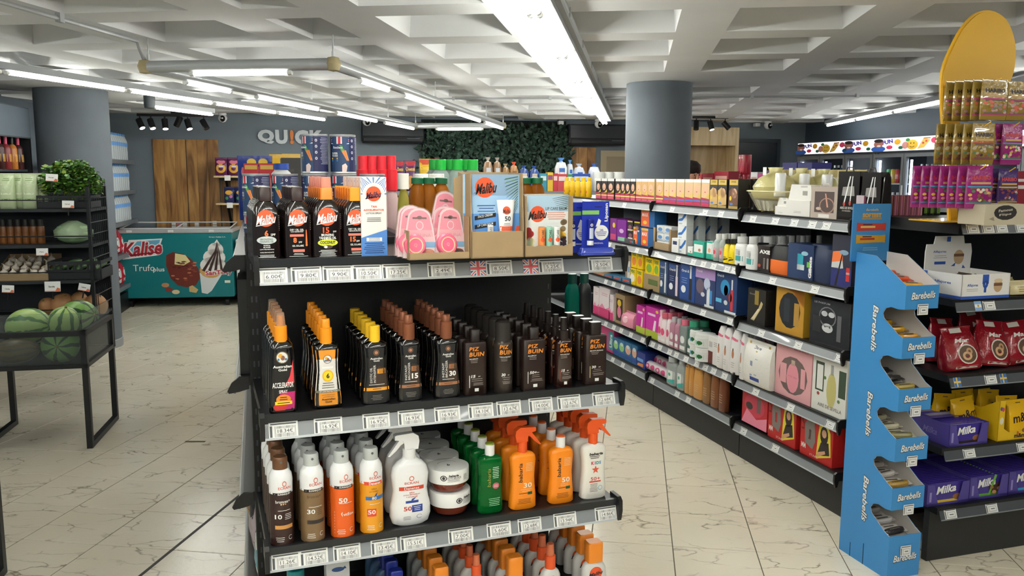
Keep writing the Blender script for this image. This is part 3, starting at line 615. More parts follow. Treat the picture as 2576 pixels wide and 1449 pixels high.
p.lay = 2; p.ell(-.2*cw, .68*ch, .17*cw, .17*cw, ORS); p.lay = 3; p.text('Malibu', -.2*cw, .665*ch, .14*ch, ink('#15171c'), w=.42*cw, bold=.03, shear=.35, sl=.1); p.text('LIP CARE BALM', .22*cw, .77*ch, .05*ch, ink('#4a4a4c'), w=.48*cw); p.lines(.22*cw, .7*ch, .44*cw, 4, .035*ch, .012*ch, ink('#d58877'))
k = [('backing_card', cbm, [('card_print', p.build('card_print'))])]
for j, c in enumerate(('#e08a4a', '#8fc4b0', '#dcdedd')):
    lb = cyl_secs(.0095, zf*.7, ch*.47); xx = (-.13+.17*j)*cw; b = MB().loft(lb, mat(c, .35), 14, xx, -.0095); b.loft(cyl_secs(.0093, ch*.4, ch*.47), WHTG, 14, xx, -.0095); pq = PR(wrap(lb, xx, -.0095)); pq.text('LIPCARE', 0, ch*.33, .007, ink('#4a3a30'), w=.028, rot=math.pi/2); pq.ell(0, ch*.25, .006, .006, ORS)
    k.append(('lip_balm_stick', b.build('lip_balm_stick', True), [('stick_print', pq.build('stick_print'))]))
put(k, 'lip_care_card', 'lip care card with fruit print and three balm sticks', 'lip balm', G.P(u0+tw/2, v0+.026, ZS[0]+.004), G.a)
# blue lip balm blister packs in their blue stand
u0, v0 = G.uv(1462, 643, ZS[0]); u1 = G.uz(1548, 640, v0)[0]; BLU = mat('#2b3fa6', .2, coat=.5)
tb = MB().rbox(0, u1-u0, 0, .03, 0, .008, BLU, .003); tb.loft([(.0, (u1-u0)*.5, .014, 8), (.016, (u1-u0)*.46, .012, 8), (.02, (u1-u0)*.44, .01, 8)], BLU, 20, (u1-u0)*.5, .014)
o = thing('blister_stand', 'glossy blue plastic stand in front of the blue lip balm packs', 'stand', G.P(u0, v0, ZS[0]), G.a); ob('stand_base', tb.build('stand_base', True), o)
cw = G.uz(1534, 560, v0+.03)[0]-G.uz(1466, 560, v0+.03)[0]; ch = G.uz(1500, 512, v0+.03)[1]-ZS[0]; cbm = MB().rbox(-cw/2, cw/2, 0, .0016, 0, ch, mat('#2235a8', .3), .0006).build('backing_card')
p = PR(flat()); p.rect(-cw*.5, cw*.12, .74*ch, .82*ch, ink('#7fb85a')); p.text('Liposan', .4*cw, .78*ch, .15*cw, WHT, w=.36*ch, rot=math.pi/2, bold=.03); p.ell(.22*cw, .38*ch, .26*cw, .15*ch, WHT); p.poly([(0, .5*ch), (.14*cw, .5*ch), (.2*cw, .62*ch), (.1*cw, .66*ch)], WHT); p.lay = 1; p.text('24h', .22*cw, .43*ch, .045*ch, ink('#2a3a9a'), w=.14*cw); p.lines(.22*cw, .39*ch, .4*cw, 3, .035*ch, .012*ch, ink('#2a3a9a')); p.text('ORIGINAL', .1*cw, .17*ch, .03*ch, WHT, w=.4*cw); p.rect(-.05*cw, .22*cw, .88*ch, .9*ch, ink('#161f66'))
lb = cyl_secs(.009, .02, ch*.65); b = MB().loft(lb, mat('#1b2580', .25), 14, -.24*cw, -.009); b.loft(cyl_secs(.0092, .02, ch*.24), WHTG, 14, -.24*cw, -.009); pq = PR(wrap(lb, -.24*cw, -.009)); pq.rect(-.006, .006, ch*.27, ch*.48, ink('#b9c2d8'), nu=4); pq.ell(0, ch*.54, .004, .004, WHT, hole=.5)
k = [('backing_card', cbm, [('card_print', p.build('card_print'))]), ('lip_balm_stick', b.build('lip_balm_stick', True), [('stick_print', pq.build('stick_print'))])]
uu = G.uz(1500, 560, v0+.03)[0]
put(k, 'lip_balm_pack', 'blue lip balm blister pack facing out at the end of the top shelf', 'lip balm', G.P(uu, v0+.034, ZS[0]+.006), G.a, 'blue lip balm packs'); put(k, 'lip_balm_pack', 'blue lip balm blister pack half hidden behind the front one', 'lip balm', G.P(uu-.045, v0+.056, ZS[0]+.003), G.a, 'blue lip balm packs')
# ---------------------------------------------------------------- second shelf
DKG = mat('#0c0b0b', .1, coat=.7); AMB = mat('#f0951c', .35); BRZ = mat('#8a5238', .35, .25); PZB = mat('#2b1e1a', .3); PZC = mat('#231a17', .35)
def ag(i):
    x0, x1, ys, yc, yt, yb = [(678, 750, 855, 818, 785, 1041), (789, 864, 860, 823, 801, 1029), (913, 986, 856, 853, 818, 1021), (1003, 1067, 850, 812, 791, 1013), (1095, 1162, 847, 807, 790, 1004)][i]
    W, Ht = dims(G, x0, x1, yt, yb, ZS[1]); _, H = dims(G, x0, x1, ys, yb, ZS[1]); _, Hc = dims(G, x0, x1, yc, yb, ZS[1]); D = .04
    rows = [(0, .9, .85, 3), (.02, .98, 1, 3.2), (.16, 1, 1, 3.2), (.36, .9, 1, 3.2), (.58, .78, 1, 3.2), (.74, .79, .98, 3.2), (.9, .86, .92, 3), (.96, .8, .8, 2.8), (1, .45, .55, 2.3)]
    if i == 0: rows = [(0, .92, .85, 3), (.02, 1, 1, 3.4), (.3, .99, 1, 3.4), (.6, .93, 1, 3.4), (.88, .86, .95, 3.2), (.955, .78, .85, 2.8), (1, .5, .6, 2.4)]
    secs = S_(H, W, D, *rows); p = PR(wrap(secs)); half = lambda v: float(np.interp(v, [s[0] for s in secs], [s[1] for s in secs]))
    def panel(v0, v1, m, k=.86, n=8):
        for j in range(n):
            a, b = v0+(v1-v0)*j/n, v0+(v1-v0)*(j+1)/n; ha, hb = half(a)*k, half(b)*k; e = p._e(None)
            vs = []; q = 6
            for (vv, hh) in ((a, ha), (b, hb)):
                for t in range(q+1): vs.append(p.sf(-hh+2*hh*t/q, vv, e))
            p.b.add(vs, [(t, t+1, q+2+t, q+1+t) for t in range(q)], m)
        p.lay += 1
    wh = WHT
    def roundel(v, r, c1):
        p.ell(0, v, r*1.12, r*1.12, ink('#6b5638'), hole=.85); p.ell(0, v, r, r, ink(c1)); p.lay += 1; p.ell(-r*.3, v+r*.3, r*.4, r*.4, ink('#e0a63a')); p.rect(-r*.8, r*.8, v-r*.55, v-r*.15, ink('#3b6f96')); p.ell(r*.1, v-.1*r, r*.38, r*.45, ink('#8a5a4a')); p.lay += 1
    if i == 0:
        panel(.04*H, .9*H, ink('#141110'), .9)
        p.poly([(.06*W, .38*H), (.4*W, .42*H), (.38*W, .74*H), (.25*W, .52*H)], ink('#d8434c')); p.poly([(-.3*W, .06*H), (.38*W, .06*H), (.42*W, .3*H), (-.1*W, .3*H)], ink('#b8266e')); p.poly([(-.36*W, .1*H), (-.3*W, .05*H), (.05*W, .05*H), (.2*W, .2*H), (-.2*W, .22*H)], ink('#c9352f')); p.lay += 1
        roundel(.78*H, .2*W, '#d9dcdc'); p.text('Australian', .0, .655*H, .036*H, wh, w=.66*W, bold=.03); p.text('Gold', 0, .61*H, .034*H, wh, w=.3*W, bold=.03)
        p.text('ACCELERATOR', .0, .4*H, .075*H, wh, w=.74*W, bold=.02); p.text('SPRAY', 0, .31*H, .045*H, wh, w=.3*W, bold=.02); p.ell(0, .2*H, .26*W, .07*H, ink('#e08a2c')); p.lay += 1; p.rect(-.3*W, .3*W, .13*H, .175*H, ink('#e9cf2a'), nu=5); p.lay += 1; p.lines(0, .23*H, .3*W, 2, .03*H, .012*H, ink('#5b2a14')); p.lines(0, .153*H, .45*W, 1, 1, .012*H, ink('#5b2a14'))
    elif i == 1:
        panel(.06*H, .9*H, ink('#e3922c'), .9); panel(.29*H, .76*H, ink('#dcdad5'), .895)
        roundel(.76*H, .13*W, '#d9dcdc'); p.rect(-.18*W, .18*W, .625*H, .65*H, wh, nu=3); p.ell(0, .51*H, .19*W, .09*H, ink('#e7b21d')); p.lay += 1; p.ell(0, .51*H, .15*W, .07*H, ink('#f2d02f')); p.lay += 1; p.text('6', 0, .51*H, .075*H, ink('#1a1712'), bold=.03); p.lines(0, .4*H, .5*W, 3, .035*H, .01*H, ink('#5a5048')); panel(.255*H, .29*H, ink('#6f6a58'), .9); p.text('SPF LOW PROTECTION', 0, .272*H, .02*H, wh, w=.6*W); p.lines(0, .22*H, .45*W, 2, .03*H, .006*H, ink('#8a5a1d')); p.text('Australian', 0, .155*H, .03*H, ink('#33220e'), w=.46*W, bold=.02); p.text('Gold', 0, .115*H, .03*H, ink('#33220e'), w=.22*W, bold=.02)
    else:
        panel(.05*H, .9*H, ink('#1f1e1e'), .9); br = '#6b4a33' if i > 2 else '#57402c'
        p.poly([(0, .28*H), (.36*W, .3*H), (.33*W, .58*H), (.05*W, .62*H), (-.1*W, .4*H)], ink('#3a2b21')); p.lay += 1
        p.ell(0, .83*H, .1*W, .1*W, ink('#7a5940'), hole=.8); p.ell(0, .83*H, .06*W, .06*W, ink('#b0785c')); p.text('Australian', 0, .74*H, .032*H, wh, w=.42*W, bold=.02); p.text('Gold', 0, .705*H, .03*H, wh, w=.2*W, bold=.02)
        t1, t2 = (('EXOTIC OIL', 'INTENSIFIER') if i == 2 else ('INSTANT', 'BRONZER')); p.text(t1, -.19*W, .48*H, .05*W*1.6, ink('#d8d4ce'), w=.24*H, rot=math.pi/2); p.text(t2, -.07*W, .5*H, .05*W*1.6, ink('#d8d4ce'), w=.28*H, rot=math.pi/2)
        p.rect(.02*W, .3*W, .5*H, .575*H, ink('#e0982c' if i == 2 else '#a06a45'), nu=3); p.lay += 1; p.lines(.16*W, .56*H, .22*W, 3, .02*H, .006*H, ink('#3a2a18'))
        if i > 2: p.text('15' if i == 3 else '30', .16*W, .42*H, .085*H, wh, w=.26*W, bold=.04)
        p.lines(0, .33*H, .55*W, 1, 1, .012*H, ink('#b9b4ae')); panel(.235*H, .285*H, ink('#e0982c' if i == 2 else '#9c6a48'), .92); p.lines(0, .262*H, .4*W, 1, 1, .01*H, ink('#5a3d28')); p.lines(0, .16*H, .42*W, 4, .022*H, .006*H, ink('#8f8a85'))
    kind = [('body', bottle_mesh(secs, DKG))]
    r = .0165 if i != 2 else .015
    if i == 0: c = [(cyl_secs(r, H*.985, Hc), AMB), (cyl_secs(r*.5, Hc, Hc+(Ht-Hc)*.8), AMB)]; kind += [('cap', cap_mesh(c)), ('clear_overcap', MB().lathe([(r*.82, Hc), (r*.66, Ht-.002), (r*.6, Ht)], mat('#e6d8c8', .1, trans=.8, ior=1.1), 18).build('clear_overcap', True))]
    elif i == 2: kind += [('cap', cap_mesh([(cyl_secs(r, H*.985, Ht), mat('#f0c02a', .35))]))]
    else:
        mt = AMB if i == 1 else BRZ; zt = Ht; kind += [('cap', cap_mesh([(cyl_secs(r, H*.985, Hc), mt), ([(Hc, r*.74, r*.74, 2), (zt-.006, r*.72, r*.72, 2), (zt, r*.66, r*.4, 2)], mt)]))]
    return kind+[('label', p.build('label'))], (x0, x1, yb)
AD = ['black tanning spray with pink swirl and clear overcap', 'black tanning spray with orange and white label', 'black oil bottle with round yellow cap', 'black bronzer bottle with bronze pump marked fifteen', 'black bronzer bottle with bronze pump marked thirty']
for i in range(5):
    k, (x0, x1, yb) = ag(i); row_of(G, k, x0, x1, yb, ZS[1], [5, 6, 6, 6, 6][i], .0615, 'tanning_spray', AD[i], 'bottle', 'black tanning sprays on the second shelf', .1)
def pb(i):
    x0, x1, ys, yt, yb = [(1171, 1227, 857, 827, 995), (1247, 1294, 850, 803, 990), (1320, 1377, 850, 821, 985), (1404, 1446, 849, 798, 978), (1474, 1528, 839, 809, 968)][i]
    W, Ht = dims(G, x0, x1, yt, yb, ZS[1]); _, H = dims(G, x0, x1, ys, yb, ZS[1]); D = .036 if i != 1 else W
    if i == 1: secs = S_(H, W, W, (0, .93, .93, 2), (.02, 1, 1, 2), (.9, 1, 1, 2), (.95, .93, .93, 2), (1, .62, .62, 2)); mt = mat('#3a332e', .3, .35)
    elif i == 3: secs = S_(H, W, D, (0, .9, .9, 3), (.02, 1, 1, 3), (.9, .98, .98, 3), (.96, .85, .9, 2.6), (1, .5, .7, 2.2)); mt = mat('#2a1511', .12, coat=.5)
    else: secs = S_(H, W, D, (0, .92, .9, 5), (.015, 1, 1, 5), (.96, .99, .98, 5), (.985, .94, .92, 4.5), (1, .5, .7, 3)); mt = PZB
    p = PR(wrap(secs)); o = ink('#e88c2a'); L = -.32*W; c = .0
    p.text('PIZ', L, .87*H, .072*H, o, w=.45*W, al='l', bold=.025, shear=.15, space=1.08); p.text('BUIN', L, .77*H, .08*H, o, w=.68*W, al='l', bold=.025, shear=.15, space=1.08)
    p.text(['ALLERGY', 'TAN & PROTECT', 'ALLERGY', 'TAN & PROTECT', 'MOISTURISING'][i], L, .685*H, .022*H, WHT, w=[.4, .6, .38, .56, .6][i]*W, al='l', bold=.02); p.lines(L+.22*W, .65*H, .4*W, 2, .03*H, .008*H, ink('#a49a94'))
    s = ['15', '30', '50+', '15', '30'][i]; p.text(s, L+.08*W, .36*H, .055*H, WHT, w=(.2 if len(s) < 3 else .32)*W, al='l', bold=.03, shear=.15); p.text('SPF', L+.45*W, .352*H, .018*H, WHT, w=.1*W); p.lines(L+.35*W, .31*H, .5*W, 2, .035*H, .008*H, ink('#a49a94'), jag=.4); p.lines(L+.4*W, .235*H, .56*W, 3, .02*H, .006*H, ink('#a49a94'))
    if i != 1: p.rect(L, L+.025*W, .15*H, .38*H, ink(['#e8e6e2', '#fff', '#e8e6e2', '#8c3a2a', '#d9cf8a'][i]))
    if i != 1: p.rect(-.08*W, .1*W, .075*H, .135*H, WHT)
    r = W*.2
    if i == 1: c = [(cyl_secs(W*.4, H*.97, Ht-.006), mat('#33302e', .2)), ([(Ht-.006, W*.37, W*.37, 2), (Ht-.001, W*.3, W*.3, 2), (Ht, .2*W, .2*W, 2)], mat('#2a2726', .2))]
    elif i == 3: zc = H+(Ht-H)*.4; c = [(cyl_secs(W*.28, H*.98, zc), PZC), ([(zc, W*.2, W*.2, 2), (Ht, W*.17, W*.17, 2)], PZC)]
    elif i == 4: c = [([(H*.985, W*.24, D*.36, 4), (Ht-.002, W*.25, D*.38, 4), (Ht, W*.24, D*.36, 4)], PZC)]
    else: c = [([(H*.985, W*.2, D*.36, 5), (Ht-.003, W*.21, D*.36, 5), (Ht, W*.2, D*.3, 5)], PZC)]
    return [('body', bottle_mesh(secs, mt)), ('cap', cap_mesh(c)), ('label', p.build('label'))], (x0, x1, yb)
PD = ['brown allergy sun lotion marked fifteen', 'dark brown metal sun spray can', 'brown allergy sun lotion marked fifty', 'slim brown sun oil spray', 'brown moisturising sun lotion at right end']
for i in range(5):
    k, (x0, x1, yb) = pb(i); row_of(G, k, x0, x1, yb, ZS[1], 6 if i != 4 else 4, .06, 'sun_lotion_bottle', PD[i], 'bottle', 'brown sun lotions on the second shelf', .05)
# ---------------------------------------------------------------- third shelf
def ecran(i):
    x0, x1, yt, yb = [(682, 743, 1146, 1371), (760, 821, 1137, 1362), (836, 896, 1130, 1352), (912, 970, 1123, 1344)][i]
    W, Ht = dims(G, x0, x1, yt, yb, ZS[2]); H = Ht*.865; col = ['#331f1c', '#7d6446', '#e2611f', '#e39b23'][i]
    secs = S_(H, W, W, (0, .92, .92, 2), (.012, 1, 1, 2), (.695, 1, 1, 2), (.72, .985, .985, 2), (.76, .99, .99, 2), (.86, 1, 1, 2), (.93, .93, .93, 2), (.98, .74, .74, 2), (1, .68, .68, 2))
    b = MB().loft([s for s in secs if s[0] <= .7*H], mat(col, .3, .1), 28, cap1=False); b.loft([s for s in secs if s[0] >= .69*H], WHTG, 28, cap0=False)
    p = PR(wrap(secs)); wh = WHT
    p.ell(.08*W, .83*H, .09*W, .03*H*1.2, ink('#cf5c4d'), hole=.7); p.text('ECRAN', .08*W, .775*H, .035*H, ink('#c8503f'), w=.52*W)
    if i == 3: p.rect(-.46*W, .46*W, .68*H, .725*H, ink('#d9452c'), nu=10); p.lay = 1; p.text('Denenes', .04*W, .703*H, .036*H, wh, w=.5*W, bold=.02)
    else: p.rect(-.47*W, .47*W, .675*H, .715*H, ink('#241a1a'), nu=10); p.lay = 1; p.text('SUNNIQUE', .04*W, .695*H, .028*H, wh, w=.5*W, bold=.02)
    p.lay = 2
    if i == 0: p.text('broncea+', 0, .6*H, .04*H, wh, w=.6*W, bold=.01); [p.ell(-.08*W+.09*W*k, .565*H, .03*W, .008*H*1.3, ink(c)) for k, c in enumerate(('#e0d0b0', '#d8a868', '#c88a48'))]; p.text('10', -.2*W, .4*H, .06*H, wh, w=.28*W, bold=.02); p.lines(.2*W, .43*H, .28*W, 4, .022*H, .006*H, wh); p.rect(-.34*W, .38*W, .235*H, .285*H, ink('#c58d4e'), nu=8)
    if i == 1: p.text('broncea+', 0, .62*H, .04*H, ink('#5a4630'), w=.55*W); p.text('30', -.14*W, .42*H, .06*H, wh, w=.32*W, bold=.02); p.rect(-.3*W, .42*W, .255*H, .305*H, ink('#2f2a26'), nu=8); p.lines(.22*W, .45*H, .28*W, 4, .025*H, .006*H, ink('#4a3a28'))
    if i == 2: p.text('50', -.06*W, .52*H, .065*H, wh, w=.36*W, bold=.02); p.text('vitEox', .16*W, .33*H, .04*H, wh, w=.46*W, bold=.01); p.poly([(-.16*W, .34*H), (-.1*W, .37*H), (-.1*W, .36*H), (-.13*W, .34*H), (-.1*W, .31*H), (-.1*W, .3*H)], wh); p.lines(-.4*W, .36*H, .02*W, 8, .04*H, .02*H, ink('#f0a888'))
    if i == 3: p.text('niños', 0, .63*H, .025*H, ink('#7a5a1a'), w=.22*W); p.text('piel NORMAL', 0, .59*H, .022*H, ink('#7a5a1a'), w=.4*W); p.rect(-.34*W, .44*W, .475*H, .525*H, ink('#2f6db0'), nu=8); p.poly([(0, .52*H), (.1*W, .53*H), (.16*W, .58*H), (.06*W, .55*H)], ink('#24478c')); p.lay = 3; p.text('80', 0, .5*H, .04*H, wh, w=.2*W); p.rect(-.3*W, .08*W, .25*H, .355*H, ink('#d8452e'), nu=4); p.lay = 4; p.text('50', -.11*W, .31*H, .06*H, wh, w=.32*W, bold=.02)
    p.lines(.04*W, .48*H if i != 3 else .42*H, .6*W, 1, 1, .006*H, wh); p.lines(-.15*W, .12*H, .36*W, 3, .025*H, .007*H, wh); p.ell(.28*W, .11*H, .08*W, .03*H, wh, hole=.82, t0=40, t1=320)
    cap = [([(H*.985, W*.31, W*.31, 2), (H+(Ht-H)*.5, W*.315, W*.315, 2), (Ht-.004, W*.31, W*.31, 2), (Ht, W*.27, W*.27, 2)], mat('#6d4a30', .35, .2) if i == 0 else mat('#b9bdbb', .35))]
    cm_ = MB(); [cm_.loft(s, m_, 22) for s, m_ in cap]; cm_.lathe([(.0035, -.001), (.0035, .001)], mat('#5a5f5f', .5), 8); 
    me = cm_.build('spray_cap', True)
    n = len(me.vertices)
    for v in list(me.vertices)[n-16:]: v.co = Vector((v.co.x, -W*.31-v.co.z, H+(Ht-H)*.62+v.co.y))
    return [('body', b.build('body', True)), ('spray_cap', me), ('label', p.build('label'))], (x0, x1, yb)
ED = ['dark brown and white sun aerosol, number 10', 'tan brown and white sun aerosol, number 30', 'orange and white sun aerosol, number 50', 'amber and white children sun aerosol, number 50']
for i in range(4):
    k, (x0, x1, yb) = ecran(i); row_of(G, k, x0, x1, yb, ZS[2], 4 if i else 5, .072, 'sun_aerosol', ED[i], 'spray can', 'sun aerosols on the third shelf', .25)
def trigger(m, H, s, mt, flip=1, tip=True):
    # spray head above a neck at height H; faces +x*flip
    f = flip; pr = [(-.019, .0), (-.022, .018), (-.02, .03), (-.008, .038), (.03, .036), (.034, .034), (.034, .025), (.016, .022), (.012, .012), (.012, 0)]
    m.prism([(f*x*s, H+z*s) for x, z in pr][::f], -.009*s, .009*s, mt)
    lv = [(.016, .024), (.024, .022), (.036, .006), (.05, -.012), (.046, -.013), (.03, 0), (.02, .012), (.012, .016)]
    m.prism([(f*x*s, H+z*s) for x, z in lv][::f], -.006*s, .006*s, mt)
def trig_bottle(i):
    # 0 white sensitive-skin spray, 1 orange 30, 2 white kids, 3 orange 50 cap, 4 green
    x0, x1, ys, yt, yb = [(985, 1088, 1143, 1079, 1322), (1288, 1353, 1133, 1071, 1283), (1467, 1529, 1111, 1051, 1256), (1386, 1447, 1120, 1092, 1268), (1208, 1269, 1140, 1111, 1293)][i]
    W, Ht = dims(G, x0, x1, yt, yb, ZS[2], .03); _, H = dims(G, x0, x1, ys, yb, ZS[2], .03); D = .052 if i == 0 else .042
    if i == 0: secs = S_(H, W, D, (0, .7, .8, 2.4), (.03, .88, .95, 2.5), (.14, 1, 1, 2.5), (.28, .99, 1, 2.5), (.42, .88, 1, 2.5), (.52, .84, 1, 2.5), (.62, .88, 1, 2.5), (.74, .92, 1, 2.5), (.85, .82, .95, 2.4), (.93, .58, .8, 2.2), (.97, .36, .6, 2), (1, .33, .55, 2))
    else: secs = S_(H, W, D, (0, .9, .88, 3), (.025, 1, 1, 3.2), (.2, .99, 1, 3.2), (.42, .9, 1, 3.2), (.55, .87, 1, 3.2), (.72, .92, 1, 3.2), (.86, .97, 1, 3.2), (.93, .93, .95, 3), (.97, .8, .85, 2.7), (1, .45, .6, 2.3))
    mt = [WHTG, mat('#f08a1c', .3), mat('#e2dfd6', .3), mat('#f08a1c', .3), mat('#0c7a34', .1, trans=.5, ior=1.3)][i]
    p = PR(wrap(secs)); wh = WHT; k_ = ink('#26201c')
    if i == 0:
        p.ell(0, .7*H, .06*W, .06*W, ink('#cf5c4d'), hole=.7); p.text('ECRAN', 0, .635*H, .035*H, ink('#c8503f'), w=.34*W); p.rect(-.3*W, .3*W, .53*H, .585*H, ink('#c9432a'), nu=10); p.lay = 1; p.text('Denenes', 0, .558*H, .038*H, wh, w=.36*W, bold=.01); p.text('niños', 0, .495*H, .025*H, ink('#c8503f'), w=.12*W); p.text('pieles SENSIBLES', 0, .462*H, .02*H, ink('#c8503f'), w=.4*W); p.text('Y ATOPICAS', 0, .43*H, .02*H, ink('#c8503f'), w=.28*W)
        p.rect(-.15*W, .16*W, .34*H, .375*H, ink('#27408e'), nu=3); p.poly([(-.02*W, .37*H), (.04*W, .38*H), (.1*W, .42*H), (0, .4*H)], ink('#27408e')); p.text('50', -.1*W, .26*H, .065*H, ink('#c0392f'), w=.2*W, bold=.02); p.rect(.0, .26*W, .2*H, .305*H, ink('#263f92'), nu=3); p.lay = 2; p.lines(.13*W, .28*H, .2*W, 3, .025*H, .007*H, wh); p.lines(-.12*W, .14*H, .22*W, 3, .02*H, .006*H, ink('#666666')); p.ell(.18*W, .13*H, .07*W, .03*H, ink('#4a63a5'), hole=.85, t0=30, t1=320)
    elif i in (1, 3):
        p.text('babaria', -.16*W, .66*H, .15*W, k_, w=.34*H, rot=math.pi/2, bold=.015, shear=.1); p.lines(.18*W, .82*H, .3*W, 6, .026*H, .008*H, ink('#f6c79a'), jag=.2); p.text('30' if i == 1 else '50', .12*W, .43*H, .085*H, wh, w=.32*W, bold=.01); p.lines(.06*W, .36*H, .42*W, 2, .03*H, .012*H, ink('#f6b27a')); p.rect(.12*W, .3*W, .26*H, .31*H, ink('#29512a')); p.lines(0, .29*H, .5*W, 1, 1, .01*H, k_); p.lines(0, .19*H, .56*W, 4, .025*H, .008*H, ink('#7a4310'))
    elif i == 2:
        p.text('babaria', .02*W, .83*H, .05*H, k_, w=.55*W, bold=.04, shear=.15); p.lines(-.04*W, .785*H, .42*W, 2, .03*H, .012*H, k_)
        for q, (ch_, c) in enumerate(zip('KIDS', ('#c4455e', '#b2488c', '#4c9a9c', '#5a8cc0'))): p.text(ch_, -.12*W+.1*W*q, .665*H, .06*H, ink(c), bold=.05)
        st = [(.0+.16*W*(1 if k % 2 == 0 else .42)*math.sin(math.pi*k/5), .54*H+.16*W*(1 if k % 2 == 0 else .42)*math.cos(math.pi*k/5)) for k in range(10)][::-1]; p.poly(st, ink('#d2573e')); p.text('50+', 0, .375*H, .065*H, ink('#c8432e'), w=.38*W, bold=.01); p.rect(-.24*W, .22*W, .31*H, .335*H, ink('#c8432e'), nu=3); p.lines(-.06*W, .28*H, .38*W, 6, .027*H, .008*H, ink('#55504c')); p.ell(.2*W, .2*H, .09*W, .09*W, ink('#7fb3c8'), hole=.75)
    else:
        p.text('babaria', -.12*W, .63*H, .14*W, ink('#8f8a3a'), w=.32*H, rot=math.pi/2, bold=.015, shear=.1); p.lines(.16*W, .8*H, .28*W, 7, .03*H, .01*H, ink('#cfe0cf'), jag=.2); p.ell(.16*W, .48*H, .14*W, .055*H, ink('#c45a6a')); p.lay = 1; p.lines(.16*W, .49*H, .2*W, 2, .025*H, .008*H, wh); p.lines(.1*W, .26*H, .5*W, 5, .03*H, .008*H, ink('#9fd0ac'))
    kind = [('body', bottle_mesh(secs, mt))]; m = MB(); OT = mat('#e4571d', .35)
    if i == 0: m.loft(cyl_secs(.0185, H*.97, H+.022), WHTG, 18); trigger(m, H+.02, 1.25, WHTG, -1); kind.append(('trigger_head', m.build('trigger_head', False)))
    elif i in (1, 2):
        zc = H+(Ht-H)*.42; m.loft(cyl_secs(.0145, H*.98, zc), OT, 18); s = (Ht-zc)/.038; trigger(m, zc, s, OT, 1); kind.append(('trigger_head', m.build('trigger_head', False)))
    else: kind.append(('cap', cap_mesh([(cyl_secs(.0145, H*.98, Ht-.004), WHTG), (cyl_secs(.0135, Ht-.004, Ht), mat('#d9642a' if i == 3 else '#8a9a3a', .35))])))
    return kind+[('label', p.build('label'))], (x0, x1, yb)
TD = ['big white trigger spray with red band', 'orange trigger spray, number 30', 'white kids trigger spray with red star', 'orange lotion bottle with white cap', 'green after-sun bottle with white cap']
for i, n in zip(range(5), (3, 4, 5, 4, 5)):
    k, (x0, x1, yb) = trig_bottle(i); row_of(G, k, x0, x1, yb, ZS[2], n, [.085, .075, .062, .075, .07][i], 'trigger_spray' if i < 3 else 'lotion_bottle', TD[i], 'bottle', ['white trigger sprays', 'orange trigger sprays', 'white kids trigger sprays', 'orange lotion bottles', 'green lotion bottles'][i]+' on the third shelf', .06, half=.025)
# stacked tubs
W, H1 = dims(G, 1096, 1196, 1214, 1303, ZS[2], .045); R = W/2; H1 = .07
t = MB().lathe([(R*.6, 0), (R*.8, .006), (R*.92, .024), (R*.93, .031)], mat('#6e2f1f', .15, coat=.5), 32, cap1=False).build('tub', True)
l = MB().lathe([(R, .03), (R, .066), (R*.985, H1)], WHT, 36); lm_ = l.build('lid', True)
p = PR(wrap([(.02, R, R, 2), (.07, R, R, 2)])); p.sf = (lambda f: lambda u, v, e: f(u, v+.008, e))(p.sf); p.text('babaria', .0, .049, .0065, ink('#222222'), w=.03, bold=.04, shear=.15); p.text('EXOTIC BRONZE', .0, .042, .006, ink('#55504c'), w=.045); p.lines(0, .037, .04, 3, .0028, .001, ink('#777777')); p.ell(-.029, .042, .0085, .0085, ink('#1c1c1c'), hole=.72); p.ell(-.029, .042, .004, .005, ink('#3a3a3a')); p.lines(.037, .047, .014, 6, .003, .001, ink('#666666'))
pl = p.build('label'); pt = PR(lambda u, v, e: (u, v, H1+e)); pt.text('b', 0, -.002, .014, ink('#222222'), bold=.05, shear=.15); pt.ell(0, 0, R*.55, R*.55, ink('#8a8a88'), hole=.95, t0=30, t1=150); ptm = pt.build('lid_print')
u, v = G.uv(1146, 1303, ZS[2]); n = 0
for kk in range(4):
    for hh in range(2):
        put([('tub', t), ('lid', lm_, [('lid_print', ptm)]), ('label', pl)], 'cream_tub', ['lower', 'upper'][hh]+' white-lidded bronze cream tub of the '+ORD[kk]+' stack from the front', 'tub', G.P(u-.004*hh, v+R+kk*.105, ZS[2]+hh*(H1+.0005)), G.a+(.0 if hh else .7), 'stacked bronze cream tubs')
